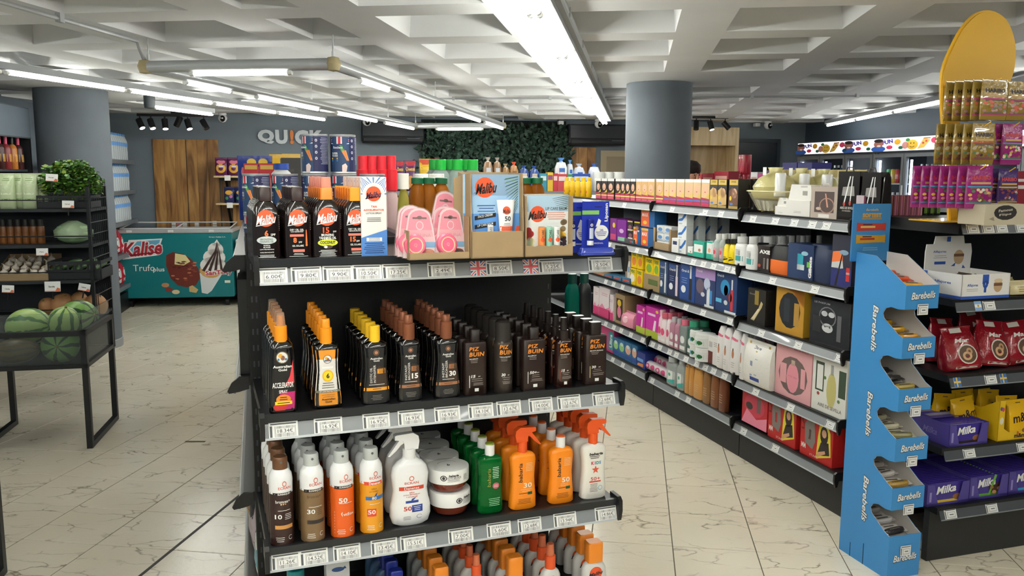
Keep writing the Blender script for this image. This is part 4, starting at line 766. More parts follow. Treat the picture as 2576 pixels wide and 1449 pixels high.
# ---------------------------------------------------------------- fourth shelf, mostly below the picture
OC = mat('#e8892a', .35); OCS = mat('#e2592a', .35); MW = mat('#d2d2ce', .35)
def low(i):
    cx0, cx1, ct, cb_, kind_ = i; u, zt = G.uz((cx0+cx1)/2, ct, .06); w_ = G.uz(cx1, ct, .06)[0]-G.uz(cx0, ct, .06)[0]; Ht = zt-ZS[3]; zc = G.uz((cx0+cx1)/2, cb_, .06)[1]-ZS[3]
    W = .082 if kind_ == 'o' else (.066 if kind_ == 's' else .085); D = .042; H = zc
    secs = S_(H, W, D, (0, .9, .9, 3), (.02, 1, 1, 3), (.55, 1, 1, 2.8), (.75, .95, .97, 2.6), (.88, .8, .9, 2.4), (.96, .55, .8, 2.2), (1, .4, .7, 2.2))
    col = {'o': MW, 's': MW, 'b': mat('#3f5f86', .3)}[kind_]
    p = PR(wrap(secs)); p.ell(0, .62*H, .26*W, .26*W, ORS); p.lay = 1; p.text('Malibu', 0, .61*H, .11*H, ink('#15171c'), w=.6*W, bold=.03, shear=.35, sl=.12)
    if kind_ == 'o': c = [([(H*.97, w_/2, w_*.42, 6), (Ht-.004, w_/2, w_*.42, 6), (Ht, w_/2-.004, w_*.36, 6)], OC)]
    elif kind_ == 'b': c = [([(H*.97, w_/2, w_*.42, 6), (Ht-.004, w_/2, w_*.42, 6), (Ht, w_/2-.004, w_*.36, 6)], mat('#1f2f8c', .3))]
    else: zc2 = H+(Ht-H)*.52; c = [(cyl_secs(w_/2, H*.97, zc2), OCS), ([(zc2, w_*.38, w_*.38, 2), (Ht, w_*.33, w_*.33, 2)], mat('#e8825a', .3, trans=.3))]
    return u, [('body', bottle_mesh(secs, col)), ('cap', cap_mesh(c)), ('label', p.build('label'))]
Lw = [((1475, 1512, 1360, 1406, 'o'), 'white kids lotion, orange cap, low shelf right end'), ((1372, 1397, 1367, 1425, 's'), 'white spray with orange pump, low shelf right'), ((1275, 1312, 1397, 1446, 'o'), 'white lotion with orange cap, low shelf middle'), ((1186, 1210, 1394, 1448, 's'), 'white spray with orange pump, low shelf middle'), ((1090, 1126, 1422, 1470, 'o'), 'white lotion with orange cap beside blue bottles'), ((980, 1012, 1432, 1475, 'b'), 'blue lotion bottle with navy cap, low shelf')]
for a, d in Lw:
    u, k = low(a)
    for j in range(5): put(k, 'sun_lotion_bottle', d+', '+(frontal(j) if j else 'front one'), 'bottle', G.P(u, .06+.066*j, ZS[3]), G.a, 'bottles on the low shelf')
u = G.uz(850, 1420, .1)[0]; m = MB().rbox(-.033, .033, 0, .05, 0, G.uz(850, 1408, .1)[1]-ZS[3], mat('#c9ccd0', .5), .001); p = PR(flat()); H = G.uz(850, 1408, .1)[1]-ZS[3]; p.ell(0, H*.86, .018, .007, ink('#2f4f86')); p.poly([(.01, H*.86), (.02, H*.9), (.024, H*.86)], ink('#2f4f86'))
put([('carton', m.build('carton')), ('front_print', p.build('front_print'))], 'lotion_carton', 'grey carton with a small blue drawing on the low shelf', 'carton', G.P(u, .1, ZS[3]), G.a)
u = G.uz(745, 1435, .08)[0]; H = G.uz(745, 1437, .08)[1]-ZS[3]; put([('body', MB().loft(S_(H*.9, .06, .04, (0, .95, .95, 3), (.9, 1, 1, 3), (1, .6, .7, 2.5)), WHTG, 20).build('body', True)), ('cap', MB().loft(cyl_secs(.024, H*.88, H), mat('#127f86', .3), 20).build('cap', True))], 'lotion_bottle', 'white bottle with teal cap at the left of the low shelf', 'bottle', G.P(u, .1, ZS[3]), G.a)
# ================================================================ LONG SHELVING BEHIND THE END UNIT
def ops(p, W, H, L):
    for o in L:
        k = o[0]; a = o[1:]
        if k == 'r': p.rect(a[0]*W, a[1]*W, a[2]*H, a[3]*H, ink(a[4]), nu=4 if abs(a[1]-a[0]) > .3 else 2)
        elif k == 'e': p.ell(a[0]*W, a[1]*H, a[2]*W, a[3]*H, ink(a[4]), n=14)
        elif k == 'o': p.ell(a[0]*W, a[1]*H, a[2]*W, a[3]*H, ink(a[4]), n=16, hole=a[5])
        elif k == 't': p.text(a[0], a[1]*W, a[2]*H, a[4]*H, ink(a[5]), w=a[3]*W, bold=.018, sl=a[6] if len(a) > 6 else 0)
        elif k == 'T': p.text(a[0], a[1]*W, a[2]*H, a[4]*W, ink(a[5]), w=a[3]*H, bold=.018, rot=math.pi/2)
        elif k == 'l': p.lines(a[0]*W, a[1]*H, a[2]*W, a[3], a[4]*H, a[5]*H if len(a) > 6 else .012*H, ink(a[-1]))
        elif k == 'p': p.poly([(x*W, z*H) for x, z in a[0]], ink(a[1]))
        elif k == '+': p.lay += 1
def carton(W, H, D, col, L=(), side=None, rough=.5, r=.0012):
    b = MB().rbox(-W/2, W/2, 0, D, 0, H, mat(col, rough), min(r, W*.1, D*.1)); k = [('carton', b.build('carton'))]
    if L:
        p = PR(flat()); ops(p, W, H, L); k.append(('front_print', p.build('front_print')))
    return k
def bottle(W, H, D, col, cap, L=(), style='oval', capH=.2, capW=.4, trans=0, rough=.3, cap2=None):
    Hb = H*(1-capH) if cap else H
    rows = {'oval': ((0, .92, .9, 2.6), (.02, 1, 1, 2.8), (.8, 1, 1, 2.8), (.92, .85, .9, 2.5), (1, .45, .6, 2.2)), 'cyl': ((0, .94, .94, 2), (.02, 1, 1, 2), (.82, 1, 1, 2), (.92, .8, .8, 2), (1, .45, .45, 2)), 'can': ((0, .94, .94, 2), (.02, 1, 1, 2), (.94, 1, 1, 2), (1, .8, .8, 2)), 'jar': ((0, .95, .95, 2), (.03, 1, 1, 2), (.97, 1, 1, 2), (1, .96, .96, 2)), 'tube': ((0, .9, .9, 4), (.02, .95, 1, 4), (.97, 1, .35, 4), (1, 1, .3, 4)), 'slim': ((0, .95, .9, 3), (.02, 1, 1, 3), (.5, .96, 1, 3), (.85, .75, .9, 2.8), (1, .4, .6, 2.2)), 'square': ((0, .95, .95, 6), (.02, 1, 1, 6), (.88, 1, 1, 6), (.96, .8, .8, 4), (1, .5, .6, 3))}[style]
    if style in ('cyl', 'can', 'jar'): D = W
    secs = S_(Hb, W, D, *rows); k = [('body', bottle_mesh(secs, mat(col, rough, trans=trans, ior=1.2 if trans else 1.45), 18))]
    if cap:
        c = [(cyl_secs(W*capW, Hb*.985, H), mat(cap, .35))] if not cap2 else [(cyl_secs(W*capW, Hb*.985, Hb+(H-Hb)*.6), mat(cap, .35)), (cyl_secs(W*capW*.8, Hb+(H-Hb)*.6, H), mat(cap2, .35))]
        k.append(('cap', cap_mesh(c, 16)))
    if L:
        p = PR(wrap(secs)); ops(p, W, Hb, L); k.append(('label', p.build('label')))
    return k
def pouch(W, H, D, col, L=(), rough=.25, seal=None, n=14):
    # crimped flow-pack bag standing up: flat seals top and bottom, full belly
    secs = S_(H, W, D, (0, .96, .5, 5), (.08, .98, .85, 4), (.3, 1, 1, 3), (.6, .98, .9, 3), (.84, .96, .4, 4), (.9, .98, .08, 6), (1, 1, .07, 6)); m = MB().loft(secs, mat(col, rough, bump=.25, nscale=40), n)
    k = [('bag', m.build('bag', True))]
    if L: p = PR(wrap(secs)); ops(p, W, H, L); k.append(('bag_print', p.build('bag_print')))
    return k
# union flag used on the cans
FLAGOPS = lambda x, y, w, h: [('r', x, x+w, y, y+h, '#2b3f86'), ('+',), ('p', [(x, y), (x+w*.14, y), (x+w, y+h*.86), (x+w, y+h), (x+w*.86, y+h), (x, y+h*.14)], '#e6e6e8'), ('p', [(x+w, y), (x+w, y+h*.14), (x+w*.14, y+h), (x, y+h), (x, y+h*.86), (x+w*.86, y)], '#e6e6e8'), ('+',), ('r', x+w*.36, x+w*.64, y, y+h, '#e6e6e8'), ('r', x, x+w, y+h*.34, y+h*.66, '#e6e6e8'), ('+',), ('r', x+w*.43, x+w*.57, y, y+h, '#c23242'), ('r', x, x+w, y+h*.42, y+h*.58, '#c23242'), ('+',)]
LV0 = .47; LL = 3.9
LF = Rack(G.P(.01, LV0, 0)[:2], 16.9)
LG = thing('aisle_shelving', 'long black double-sided shelving running back behind the sun lotion display', 'shelving', LF.P(0, 0, 0), LF.a)
LZ = [1.352, .975, .6, .23]
ob('spine_panel', MB().box(.46, .49, .0, LL, .02, 1.40, mat('#101318', .5)).build('spine_panel'), LG); ob('base', MB().box(-.02, .98, .02, LL, 0, .14, BLK).build('base'), LG)
lrail = rail_mesh(LL-.02); lcap = MB().prism([(.03, .0), (0, -.002), (-.022, -.02), (-.035, -.045), (-.03, -.052), (.0, -.048), (.03, -.04)], 0, .012, BLK).build('rail_end_cap')
for i, z in enumerate(LZ):
    s = ob('shelf', MB().box(-.05, 1.0, .005, LL, -.03, 0, BLK).build('shelf'), LG, (0, 0, z))
    ob('price_rail', lrail, s, (-.065, LL-.01, -.055), -math.pi/2); ob('price_rail', lrail, s, (1.015, .01, -.055), math.pi/2); ob('rail_end_cap', lcap, s, (-.05, .0, .0))
# cans with flags, three high
u0 = G.uz(610, 480, .5)[0]; u1 = G.uz(681, 480, .5)[0]; R = (u1-u0)/2*.985; zt = G.uz(793, 338, .53)[1]; CHh = (zt-LZ[0])/3
NV = '#23264c'
cb = MB().lathe([(R*.97, 0), (R, .002), (R, .004), (R*.985, .006), (R*.985, CHh-.006), (R, CHh-.004), (R, CHh-.001), (R*.97, CHh), (R*.94, CHh-.004), (0, CHh-.004)], mat('#c9ccd0', .3, .8), 32).build('tin', True)
p = PR(lambda u, v, e: ((R*.985+e)*math.sin(u/R), -(R*.985+e)*math.cos(u/R), v)); W, H = 2*math.pi*R, CHh
for k in range(24): p.rect(-W/2+W*k/24, -W/2+W*(k+1)/24, .007, H-.007, mat(NV, .35))
p.lay = 1; q = .25
for k in range(8): p.rect((-.30+.03*k)*W, (-.27+.03*k)*W, .008, H-.008, mat('#2a4468', .35))
p.lay = 2; ops(p, W, H, FLAGOPS(-.3, .76, .24, .18))
p.ell(-.2*W, .66*H, .07*W, .08*H, ink('#2a3560')); p.lay += 1; p.text('Butchers', -.2*W, .67*H, .06*H, WHT, w=.12*W, bold=.02); p.text('SUPER', -.24*W, .52*H, .05*H, WHT, w=.08*W, bold=.03); p.text('FOODS', -.24*W, .46*H, .05*H, WHT, w=.08*W, bold=.03); p.rect(-.29*W, -.2*W, .37*H, .41*H, ink('#e0b04a')); p.rect(-.29*W, -.2*W, .32*H, .36*H, ink('#3b7fc0'))
for k in range(3): p.poly([(-.155*W+.01*W*k, .58*H), (-.125*W+.012*W*k, .6*H), (-.085*W+.01*W*k, .34*H), (-.09*W+.01*W*k, .33*H)], ink(['#e08848', '#d9773a', '#e89a58'][k])); p.poly([(-.16*W+.012*W*k, .58*H), (-.185*W+.015*W*k, .72*H), (-.175*W+.015*W*k, .73*H), (-.14*W+.012*W*k, .6*H)][::-1], ink(['#3f9a4a', '#5ab05a', '#3a8a48'][k]))
p.poly([(-.15*W, .04*H), (-.1*W, .04*H), (-.085*W, .2*H), (-.11*W, .27*H), (-.15*W, .22*H)], ink('#dcc6c0'))
for k in range(4): p.ell(-.02*W, (.84-.15*k)*H, .014*W, .035*H, ink('#cfd2dd'), hole=.5)
p.lines(.1*W, .9*H, .15*W, 18, .038*H, .012*H, ink('#a4a7bd'), jag=.35)
cp = p.build('can_label')
ck = [('tin', cb), ('can_label', cp)]; n = 0
for rr, xs_ in enumerate(((645, 718, 792, 866, 938), (645, 718, 792, 866, 938), (793, 864))):
    for j, x in enumerate(xs_):
        rot = [.15, .15, .75, .2, 1.3][j] if rr < 2 else [.1, .7][j]; uu = G.uz(x, 480 if rr < 2 else 385, .52)[0]
        put(ck, 'pet_food_tin', ORD[j]+' navy tin with flag and carrots from the left, '+['bottom', 'middle', 'top'][rr]+' layer of the stack', 'tin', G.P(uu, .525+.002*rr, LZ[0]+rr*CHh), G.a+rot, 'navy tins stacked behind the lotions')
# bottles queued behind the lotions on top of the shelving
def topb(xs_, yt, v, zb, W, kindf, name, desc, cat, grp):
    for j, x in enumerate(xs_):
        u, zt = LF.uz(x, yt, v-LV0); kd = kindf(zt-zb); put(kd, name, (ORD[j]+' '+desc+' from the left') if len(xs_) > 1 else desc, cat, LF.P(u, v-LV0, zb), LF.a, grp if len(xs_) > 1 else None)
_mem = {}
def memo(f):
    def g(h):
        k = (id(f), round(h, 3))
        if k not in _mem: _mem[k] = f(h)
        return _mem[k]
    return g
topb((912, 934, 959, 984), 392, .95, LZ[0], .05, memo(lambda h: bottle(.048, h, .048, '#e8c9c9', '#d5222f', (), 'cyl', .4, .47, .4, cap2='#dc2a38')), 'red_cap_bottle', 'pale bottle with tall red cap', 'bottle', 'red capped bottles')
topb((1014,), 436, .62, LZ[0], .05, memo(lambda h: bottle(.046, h, .03, '#c9c25a', '#e6e0d6', (), 'slim', .2, .42, .75)), 'oil_bottle', 'clear bottle of yellow oil with white cap', 'bottle', None)
topb((1050, 1078, 1110, 1322, 1351), 447, .66, LZ[0], .05, memo(lambda h: bottle(.06, h, .06, '#b06a1c', '#0f5a36', (), 'cyl', .075, .36, .7)), 'amber_bottle', 'amber bottle with dark green cap', 'bottle', 'amber bottles')
topb((1058, 1098), 437, .8, LZ[0], .05, memo(lambda h: bottle(.07, h, .05, '#dcdcd6', '#e8e6e0', (), 'oval', .1, .4, .3)), 'white_cap_bottle', 'pale bottle with broad white cap', 'bottle', 'white capped bottles')
topb((1108, 1150, 1189), 401, 1.25, LZ[0], .06, memo(lambda h: bottle(.085, h, .05, '#dfeeea', '#1fae3f', (), 'oval', .13, .27, .8)), 'clear_bottle', 'front clear bottle with bright green cap', 'bottle', 'green capped bottles')
topb((1092, 1133, 1172), 401, 1.34, LZ[0], .06, memo(lambda h: bottle(.085, h, .05, '#dfeeea', '#1b9a39', (), 'oval', .13, .27, .8)), 'clear_bottle', 'rear clear bottle with bright green cap', 'bottle', 'green capped bottles')
# boxes and bags further down the top of the shelving
def topc(x0, x1, yt, v, H, D, col, L, name, label, cat, zb=None):
    zb = LZ[0] if zb is None else zb; u, w_, zt = LF.span(x0, x1, yt, v-LV0, 450); put(carton(w_, zt-zb, D, col, L), name, label, cat, LF.P(u, v-LV0, zb), LF.a)
topc(708, 757, 397, 2.3, 0, .2, '#3a3a38', [('t', 'CAFE', 0, .8, .3, .05, '#55544f')], 'black_box', 'plain black box beside the top tins', 'box')
topc(613, 650, 411, 2.2, 0, .16, '#b3252c', [('r', -.42, .42, .9, .97, '#c9a24a')], 'red_box', 'left red box with gold band behind the tins', 'box'); topc(652, 690, 411, 2.2, 0, .16, '#b3252c', [('r', -.42, .42, .9, .97, '#c9a24a')], 'red_box', 'right red box with gold band behind the tins', 'box')
for x, yt, c, nm in ((700, 388, '#d8a92a', 'gold crinkled snack bag above the black box, left'), (732, 387, '#d8b04a', 'gold crinkled snack bag above the black box, right')):
    u, zt = LF.uz(x, yt, 2.2); put(pouch(.1, zt-LZ[0], .08, c, [('e', 0, .5, .3, .2, '#d84a6a')]), 'snack_bag', nm, 'bag', LF.P(u, 2.2, LZ[0]), LF.a)
for x, c, nm in ((626, '#243a8c', 'blue snack bag with pink print, left of the red boxes'), (655, '#2a3f96', 'blue snack bag with pink print, right one')):
    u, zt = LF.uz(x, 392, 2.0); put(pouch(.12, zt-LZ[0], .08, c, [('e', 0, .75, .35, .14, '#dc7a9a'), ('e', .1, .9, .2, .06, '#e0c04a')]), 'snack_bag', nm, 'bag', LF.P(u, 2.0, LZ[0]), LF.a)
u, zt = LF.uz(707, 411, 1.45); put(bottle(.1, zt-LZ[0], .06, '#d9dcdc', '#2a4fae', [('e', 0, .8, .4, .08, '#2f7a4a')], 'oval', .08, .35), 'detergent_bottle', 'white bottle with blue cap behind the tins', 'bottle', LF.P(u, 1.45, LZ[0]), LF.a)
# goods on the left flank, seen edge on
for i, (v, H, c) in enumerate(((.5, .3, '#121316'), (.72, .28, '#15171a'), (.98, .3, '#17181c'))):
    kd = carton(.11, H, .18, c, ()); p = PR(lambda u, w_, e: (-.055-e, .09-u, w_)); p.text('Cesar', 0, H*.35, .05, ink('#d8d4cc'), w=.11, rot=math.pi/2, shear=.2); p.ell(0, H*.35, .03, .07, ink('#8a8780'), hole=.93); kd.append(('side_print', p.build('side_print')))
    put(kd, 'pet_food_carton', ORD[i]+' black pet food carton from the front on the left flank', 'carton', LF.P(.01, v-LV0, LZ[1]), LF.a, 'black cartons on the left flank')
for i, (v, c1, c2) in enumerate(((.52, '#5fa0b8', '#d8dcdc'), (.8, '#b8a8b0', '#1c1c20'), (1.1, '#8a6a4a', '#e0a83a'))):
    put(pouch(.2, .31, .15, c1, [('r', -.4, .4, .2, .5, c2), ('+',), ('e', .1, .6, .2, .12, c2)]), 'pet_food_bag', ['pale blue', 'grey and black', 'brown and yellow'][i]+' pet food bag low on the left flank of the shelving', 'bag', LF.P(.05-.02*i, v-LV0+.05, LZ[3]), LF.a-1.45, 'bags low on the left flank')
for i, v in enumerate((.55, .85, 1.15)):
    put(pouch(.2, .3, .12, ['#9a9da0', '#c9ccce', '#2a2d33'][i], [('r', -.4, .4, .3, .5, '#2b4f8a')]), 'pet_food_bag', ['silver', 'white', 'black'][i]+' pet food bag on the third level of the left flank', 'bag', LF.P(.05, v-LV0+.05, LZ[2]), LF.a-1.45, 'bags low on the left flank')
# teal bottle and dark cartons glimpsed on the right flank
for i, (x, c) in enumerate(((1440, '#0b6a5c'), (1470, '#15171a'))):
    u, zt = G.uz(x, 690, .62)
    put(bottle(.055, .26, .04, c, '#0c3a34', (), 'oval', .12, .3, .4 if i == 0 else 0), 'shampoo_bottle', ['teal see-through', 'black'][i]+' bottle glimpsed past the back panel, right of the tanning sprays', 'bottle', G.P(u, .62, LZ[1]), G.a)
# ================================================================ RIGHT HAND SHELVING (long side facing the aisle)
RK = Rack((.636, 6.72), -73.5); RJ = [-1.05, 0.055+1.02, 2.185, 3.1]
RZB = [1.358, 1.05, .757, .43, .178]; RZS = [z+.052 for z in RZB]
RG_ = thing('aisle_shelving', 'black toiletries shelving along the right side of the aisle', 'shelving', RK.P(0, 0, 0), RK.a)
PANEL = mat('#2b2c2c', .55)
for b in range(3):
    a0, a1 = RJ[b], RJ[b+1]; dz = -.012 if b == 2 else 0; L = a1-a0-.02
    ob('kick_panel', MB().box(a0+.004, a1-.004, .05, .08, .0, RZB[4]+.04+dz, PANEL).build('kick_panel'), RG_)
    ob('upright', MB().box(a1-.016, a1+.016, .06, .12, 0, RZS[4], BLK2).build('upright'), RG_); ob('upright', MB().box(a1-.02, a1+.02, .44, .5, 0, 1.40, BLK2).build('upright'), RG_)
    ob('back_panel', MB().box(a0, a1, .47, .49, 0, 1.38, mat('#13161b', .5)).build('back_panel'), RG_)
    rmm = rail_mesh(L, .043, .016)
    for zb, zs in zip(RZB, RZS):
        s = ob('shelf', MB().box(.0, L, .012, .47, -.028, 0, BLK).build('shelf'), RG_, (a0+.01, 0, zs+dz)); ob('price_rail', rmm, s, (0, -.002, zb-zs)); ob('rail_end_cap', ec, s, (L-.002, 0, 0))
# small price tags on every rail
random.seed(11); tg = 0
for i, (ups) in enumerate((
    (.12, .24, .6, 1.36, 1.78, 1.96, 2.3, 2.5, 2.66, 2.8, 2.92), (.2, .36, .6, .84, 1.16, 1.45, 1.65, 1.78, 1.9, 2.06, 2.14, 2.5, 2.86),
    (.3, .45, .62, .8, .95, 1.16, 1.36, 1.58, 1.8, 2.1, 2.42, 2.75, 3.05), (.3, .46, .6, .78, .98, 1.14, 1.25, 1.38, 1.48, 1.6, 1.75, 1.84, 1.94, 2.08, 2.4, 2.7, 3.02), (.45, .65, .86, 1.14, 1.5, 1.66, 2.3, 2.6))):
    for u in ups:
        b3 = u > RJ[2]; price_tag(RK, u+random.uniform(-.01, .01), RZB[i]-(.012 if b3 else 0), 'small white price tag on the '+['top', 'second', 'third', 'fourth', 'lowest'][i]+' rail of the toiletries shelving', .062, .036, None, .016, .043, 'price tags on the toiletries rails')
c5 = lambda x, y: (1460+x/4.83, 400+y/4.83); c6 = lambda x, y: (1840+x/4.83, 400+y/4.83); c7 = lambda x, y: (1460+x/4.026, 640+y/4.026); c8 = lambda x, y: (1820+x/4.025, 640+y/4.025); c9 = lambda x, y: (1460+x/2.8986, 820+y/2.8986)
def rspan(cf, x0, x1, yt, si, v=.03, dz=0):
    # pixel columns of a face -> centre u, width, height above shelf si
    a = cf(x0, yt); b = cf(x1, yt); zs = RZS[si]+dz
    u0 = RK.uz(a[0], a[1]+25, v)[0]; u1 = RK.uz(b[0], b[1]+25, v)[0]; z = RK.uz((a[0]+b[0])/2, a[1], v)[1]; return (u0+u1)/2, u1-u0, z-zs
def shelf_item(cf, x0, x1, yt, si, mk, name, label, cat, v=.03, n=1, dv=.1, dz=0, group=None, H=None, lift=0, rz=0):
    b3 = -.012 if cf(x0, 0)[0] > 1868 else 0
    u, W, h = rspan(cf, x0, x1, yt, si, v, dz+b3+lift); h = H or h; k = mk(W, h)
    for j in range(n): put(k, name, label if j == 0 else label+', one behind' if n == 2 else label+', '+ORD[j]+' back', cat, RK.P(u, v+dv*j, RZS[si]+dz+b3+lift), RK.a+rz, (group or name.replace('_', ' ')+'s standing one behind another') if group or n > 1 else None)
    return u, W, h
def CT(D, col, L=(), rough=.5): return lambda W, H: carton(max(W-.003, .01), H, D, col, L, rough=rough)
def BT(D, col, cap, L=(), style='oval', **kw):
    def f(W, H):
        k = bottle(W*.96, H, D, col, cap, L, style, **kw)
        return k
    return f
HAIRD, HAIRB, HAIRC = '#1d1514', '#c8a06a', '#d2b184'
def dye(h, top, b1, b2): return [('r', -.5, .5, 0, 1, h), ('+',), ('e', -.02, .6, .3, .17, '#d8ab90'), ('r', -.5, .5, .88, 1, top), ('+',), ('e', -.02, .53, .09, .02, '#b04a4a'), ('p', [(-.5, .28), (.5, .34), (.5, .5), (.1, .34)], '#d8b84a'), ('p', [(-.5, 0), (.5, 0), (.5, .28), (-.5, .33)], '#b02a4a'), ('+',), ('r', -.5, .5, .16, .22, b1), ('r', -.4, .4, .05, .13, b2)]
for grp, xs_, L, nm in (('dark', ((190, 250), (255, 325), (330, 410), (425, 490), (490, 545), (545, 605), (608, 670)), dye(HAIRD, '#dcdad6', '#e0c07a', '#c85a7a'), 'dark-haired hair dye box'), ('blonde', ((675, 745), (745, 820), (820, 900), (920, 1010)), dye(HAIRB, '#dcdad6', '#e0c07a', '#c85a7a'), 'golden-haired hair dye box'), ('blue', ((1015, 1080), (1080, 1165), (1170, 1265), (1270, 1370), (1370, 1465), (1470, 1570)), dye(HAIRC, '#e2e0dc', '#4a6cb4', '#c0305a'), 'blonde hair dye box with blue band')):
    for j, (a, b) in enumerate(xs_): shelf_item(c5, a, b, 236+8*a/1000, 0, CT(.06, '#2a2424' if grp == 'dark' else '#c9b08a', L), 'hair_dye_box', ORD[j]+' '+nm+' from the left', 'box', v=.03, n=3, dv=.066, group='hair dye boxes')
SY = lambda h: [('r', -.5, .5, .0, 1, '#2a2620'), ('+',), ('r', -.46, .46, .8, .98, '#c9a94a'), ('e', .1, .52, .3, .17, '#d0a080'), ('p', [(-.5, .08), (.5, .12), (.5, .45), (-.1, .72), (-.5, .6)], h), ('+',), ('t', 'SYOSS', 0, .91, .5, .07, '#3a3424'), ('e', -.2, .16, .18, .04, '#4a7ac0'), ('r', -.5, .5, 0, .09, '#a88c4a'), ('e', -.3, .35, .12, .08, '#e0c02a')]
for j, (a, b) in enumerate(((1575, 1670), (1672, 1780))): shelf_item(c5, a, b, 245, 0, CT(.07, '#262320', SY('#c9a56a')), 'hair_dye_box', ['left', 'right'][j]+' black and gold hair dye box with blonde hair', 'box', n=2, dv=.075, group='hair dye boxes')
shelf_item(c5, 1805, 1920, 245, 0, CT(.07, '#262320', SY('#6a4430')), 'hair_dye_box', 'black and gold hair dye box with brown hair', 'box', n=2, dv=.075, group='hair dye boxes')
shelf_item(c6, 190, 280, 240, 0, CT(.09, '#1f1e1d', [('r', -.4, .4, .05, .12, '#777777')]), 'hair_dye_box', 'black carton behind the gift basket', 'box', v=.12)
# gift baskets with pale ribbon on the near section
def basket(W, H):
    tub = [(0, W*.3, W*.22, 3), (H*.45, W*.5, W*.36, 3)]; m = MB().loft(tub, mat('#e8e2c8', .06, trans=.85, ior=1.15), 20, 0, .07, cap1=False)
    rim = MB(); n = 20; pts = [(W*.5*math.copysign(abs(math.cos(t))**(2/3), math.cos(t)), .07+W*.36*math.copysign(abs(math.sin(t))**(2/3), math.sin(t)), H*.45) for t in [2*math.pi*k/n for k in range(n+1)]]; rim.tube(pts, .004, mat('#efe6b8', .15, coat=.5), 6)
    ft = MB(); [ft.lathe([(.0, -.012), (.009, -.008), (.011, 0), (.007, .012), (0, .014)], mat('#d8c48a', .2, .8), 10, x, y) for x in (-.06, .06) for y in (.03, .11)]
    wr = MB(); rs = random.Random(5); pk = mat('#e6dc9a', .3, trans=.35, bump=.5, nscale=30)
    wr.loft([(H*.3, W*.3, W*.25, 2.5), (H*.55, W*.42, W*.3, 2), (H*.75, W*.33, W*.24, 1.7), (H*.88, W*.12, W*.1, 1.5), (H, W*.22, W*.05, 1.3)], pk, 14, -.02, .07)
    bt = MB().lathe([(.028, H*.35), (.028, H*.84), (.024, H*.87), (0, H*.87)], WHTG, 18, W*.26, .03); lb = MB().box(-.012, .02, -.012, -.011, H*.82, H*1.0, WHT)
    return [('clear_tub', m.build('clear_tub', True)), ('tub_rim', rim.build('tub_rim', True)), ('foot_set', ft.build('foot_set', True)), ('cellophane_wrap', wr.build('cellophane_wrap', True)), ('white_jar', bt.build('white_jar', True)), ('gift_tag', lb.build('gift_tag'))]
for j, (a, b, v, yt) in enumerate(((205, 650, .04, 100), (560, 920, .2, 110), (820, 1200, .3, 120))): shelf_item(c6, a, b, yt, 0, basket, 'gift_basket', ['front gift basket in clear tub with cream cellophane', 'second gift basket with cream cellophane, behind white cartons', 'hindmost gift basket with cream cellophane'][j], 'gift basket', v=v, lift=.014, group='cream gift baskets')
def wcarton(W, H): 
    k = carton(W, H*.5, .1, '#dddbd6', [('l', 0, .3, .4, 2, .08, .02, '#88867f')]); m = MB().prism([(-W/2, H*.5), (W/2, H*.5), (W*.42, H*.98), (-W*.38, H)], .012, .1, mat('#e2e0db', .5)); p = PR(flat(0, .012)); p.rect(.1*W, .3*W, .66*H, .8*H, ink('#99968f')); p.lines(.15*W, .95*H, .3*W, 2, .03*H, .012*H, ink('#77746f')); k += [('gable_lid', m.build('gable_lid')), ('lid_print', p.build('lid_print'))]; return k
shelf_item(c6, 668, 960, 310, 0, wcarton, 'gift_carton', 'big white gable-top gift carton', 'carton', v=.03); shelf_item(c6, 530, 665, 470, 0, wcarton, 'gift_carton', 'small white gable-top gift carton tied with cream ribbon', 'carton', v=.03)
def gbag(col, win, L):
    def f(W, H):
        m = MB().prism([(-W/2, 0), (W/2, 0), (W/2, H), (-W/2, H)], 0, .002, mat(col, .2, coat=.4)); m.loft([(0, W/2, .035, 8), (H*.9, W/2, .02, 8), (H, W/2, .003, 8)], mat(col, .25, coat=.4), 16, 0, .036); p = PR(flat()); ops(p, W, H, L)
        hd = MB().tube([(-W*.2, .004, H*.97), (-W*.12, .004, H*1.08), (W*.12, .004, H*1.08), (W*.2, .004, H*.97)], .003, mat(win, .4), 6)
        return [('bag', m.build('bag')), ('bag_print', p.build('bag_print')), ('cord_handle', hd.build('cord_handle', True))]
    return f
shelf_item(c6, 970, 1300, 335, 0, gbag('#b8aaa0', '#cfc6ba', [('r', -.36, .36, .18, .84, '#4a3a38'), ('r', -.2, .2, .02, .13, '#dad6d0'), ('+',), ('o', .1, .4, .28, .25, '#a07a6a', .86), ('p', [(.1, .35), (.16, .35), (.06, .78), (.02, .78)], '#c9907a'), ('e', -.2, .3, .1, .05, '#c0a898')]), 'gift_bag', 'beige gift bag with dark square window', 'gift bag', v=.03)
BB = [('p', [(-.3, .5), (.3, .5), (.26, .7), (-.26, .68)], '#8a8684'), ('+',), ('p', [(-.2, .35), (-.14, .35), (.1, .9), (.04, .9)], '#dcdcdc'), ('p', [(.08, .35), (.13, .35), (.2, .9), (.16, .9)], '#dcdcdc'), ('e', -.17, .33, .05, .05, '#c0302a'), ('e', .1, .35, .05, .05, '#c0302a'), ('t', 'AIRE DE SEVILLA', 0, .25, .7, .05, '#c9c4be'), ('t', 'SWEDEN', -.05, .19, .4, .03, '#9a958f')]
shelf_item(c6, 1300, 1560, 150, 0, gbag('#1b1614', '#3a302a', BB), 'gift_bag', 'black glossy gift bag beside the beige one', 'gift bag', v=.03); shelf_item(c6, 1590, 1820, 160, 0, gbag('#1b1614', '#3a302a', BB), 'gift_bag', 'black glossy gift bag half hidden behind the header card', 'gift bag', v=.03)
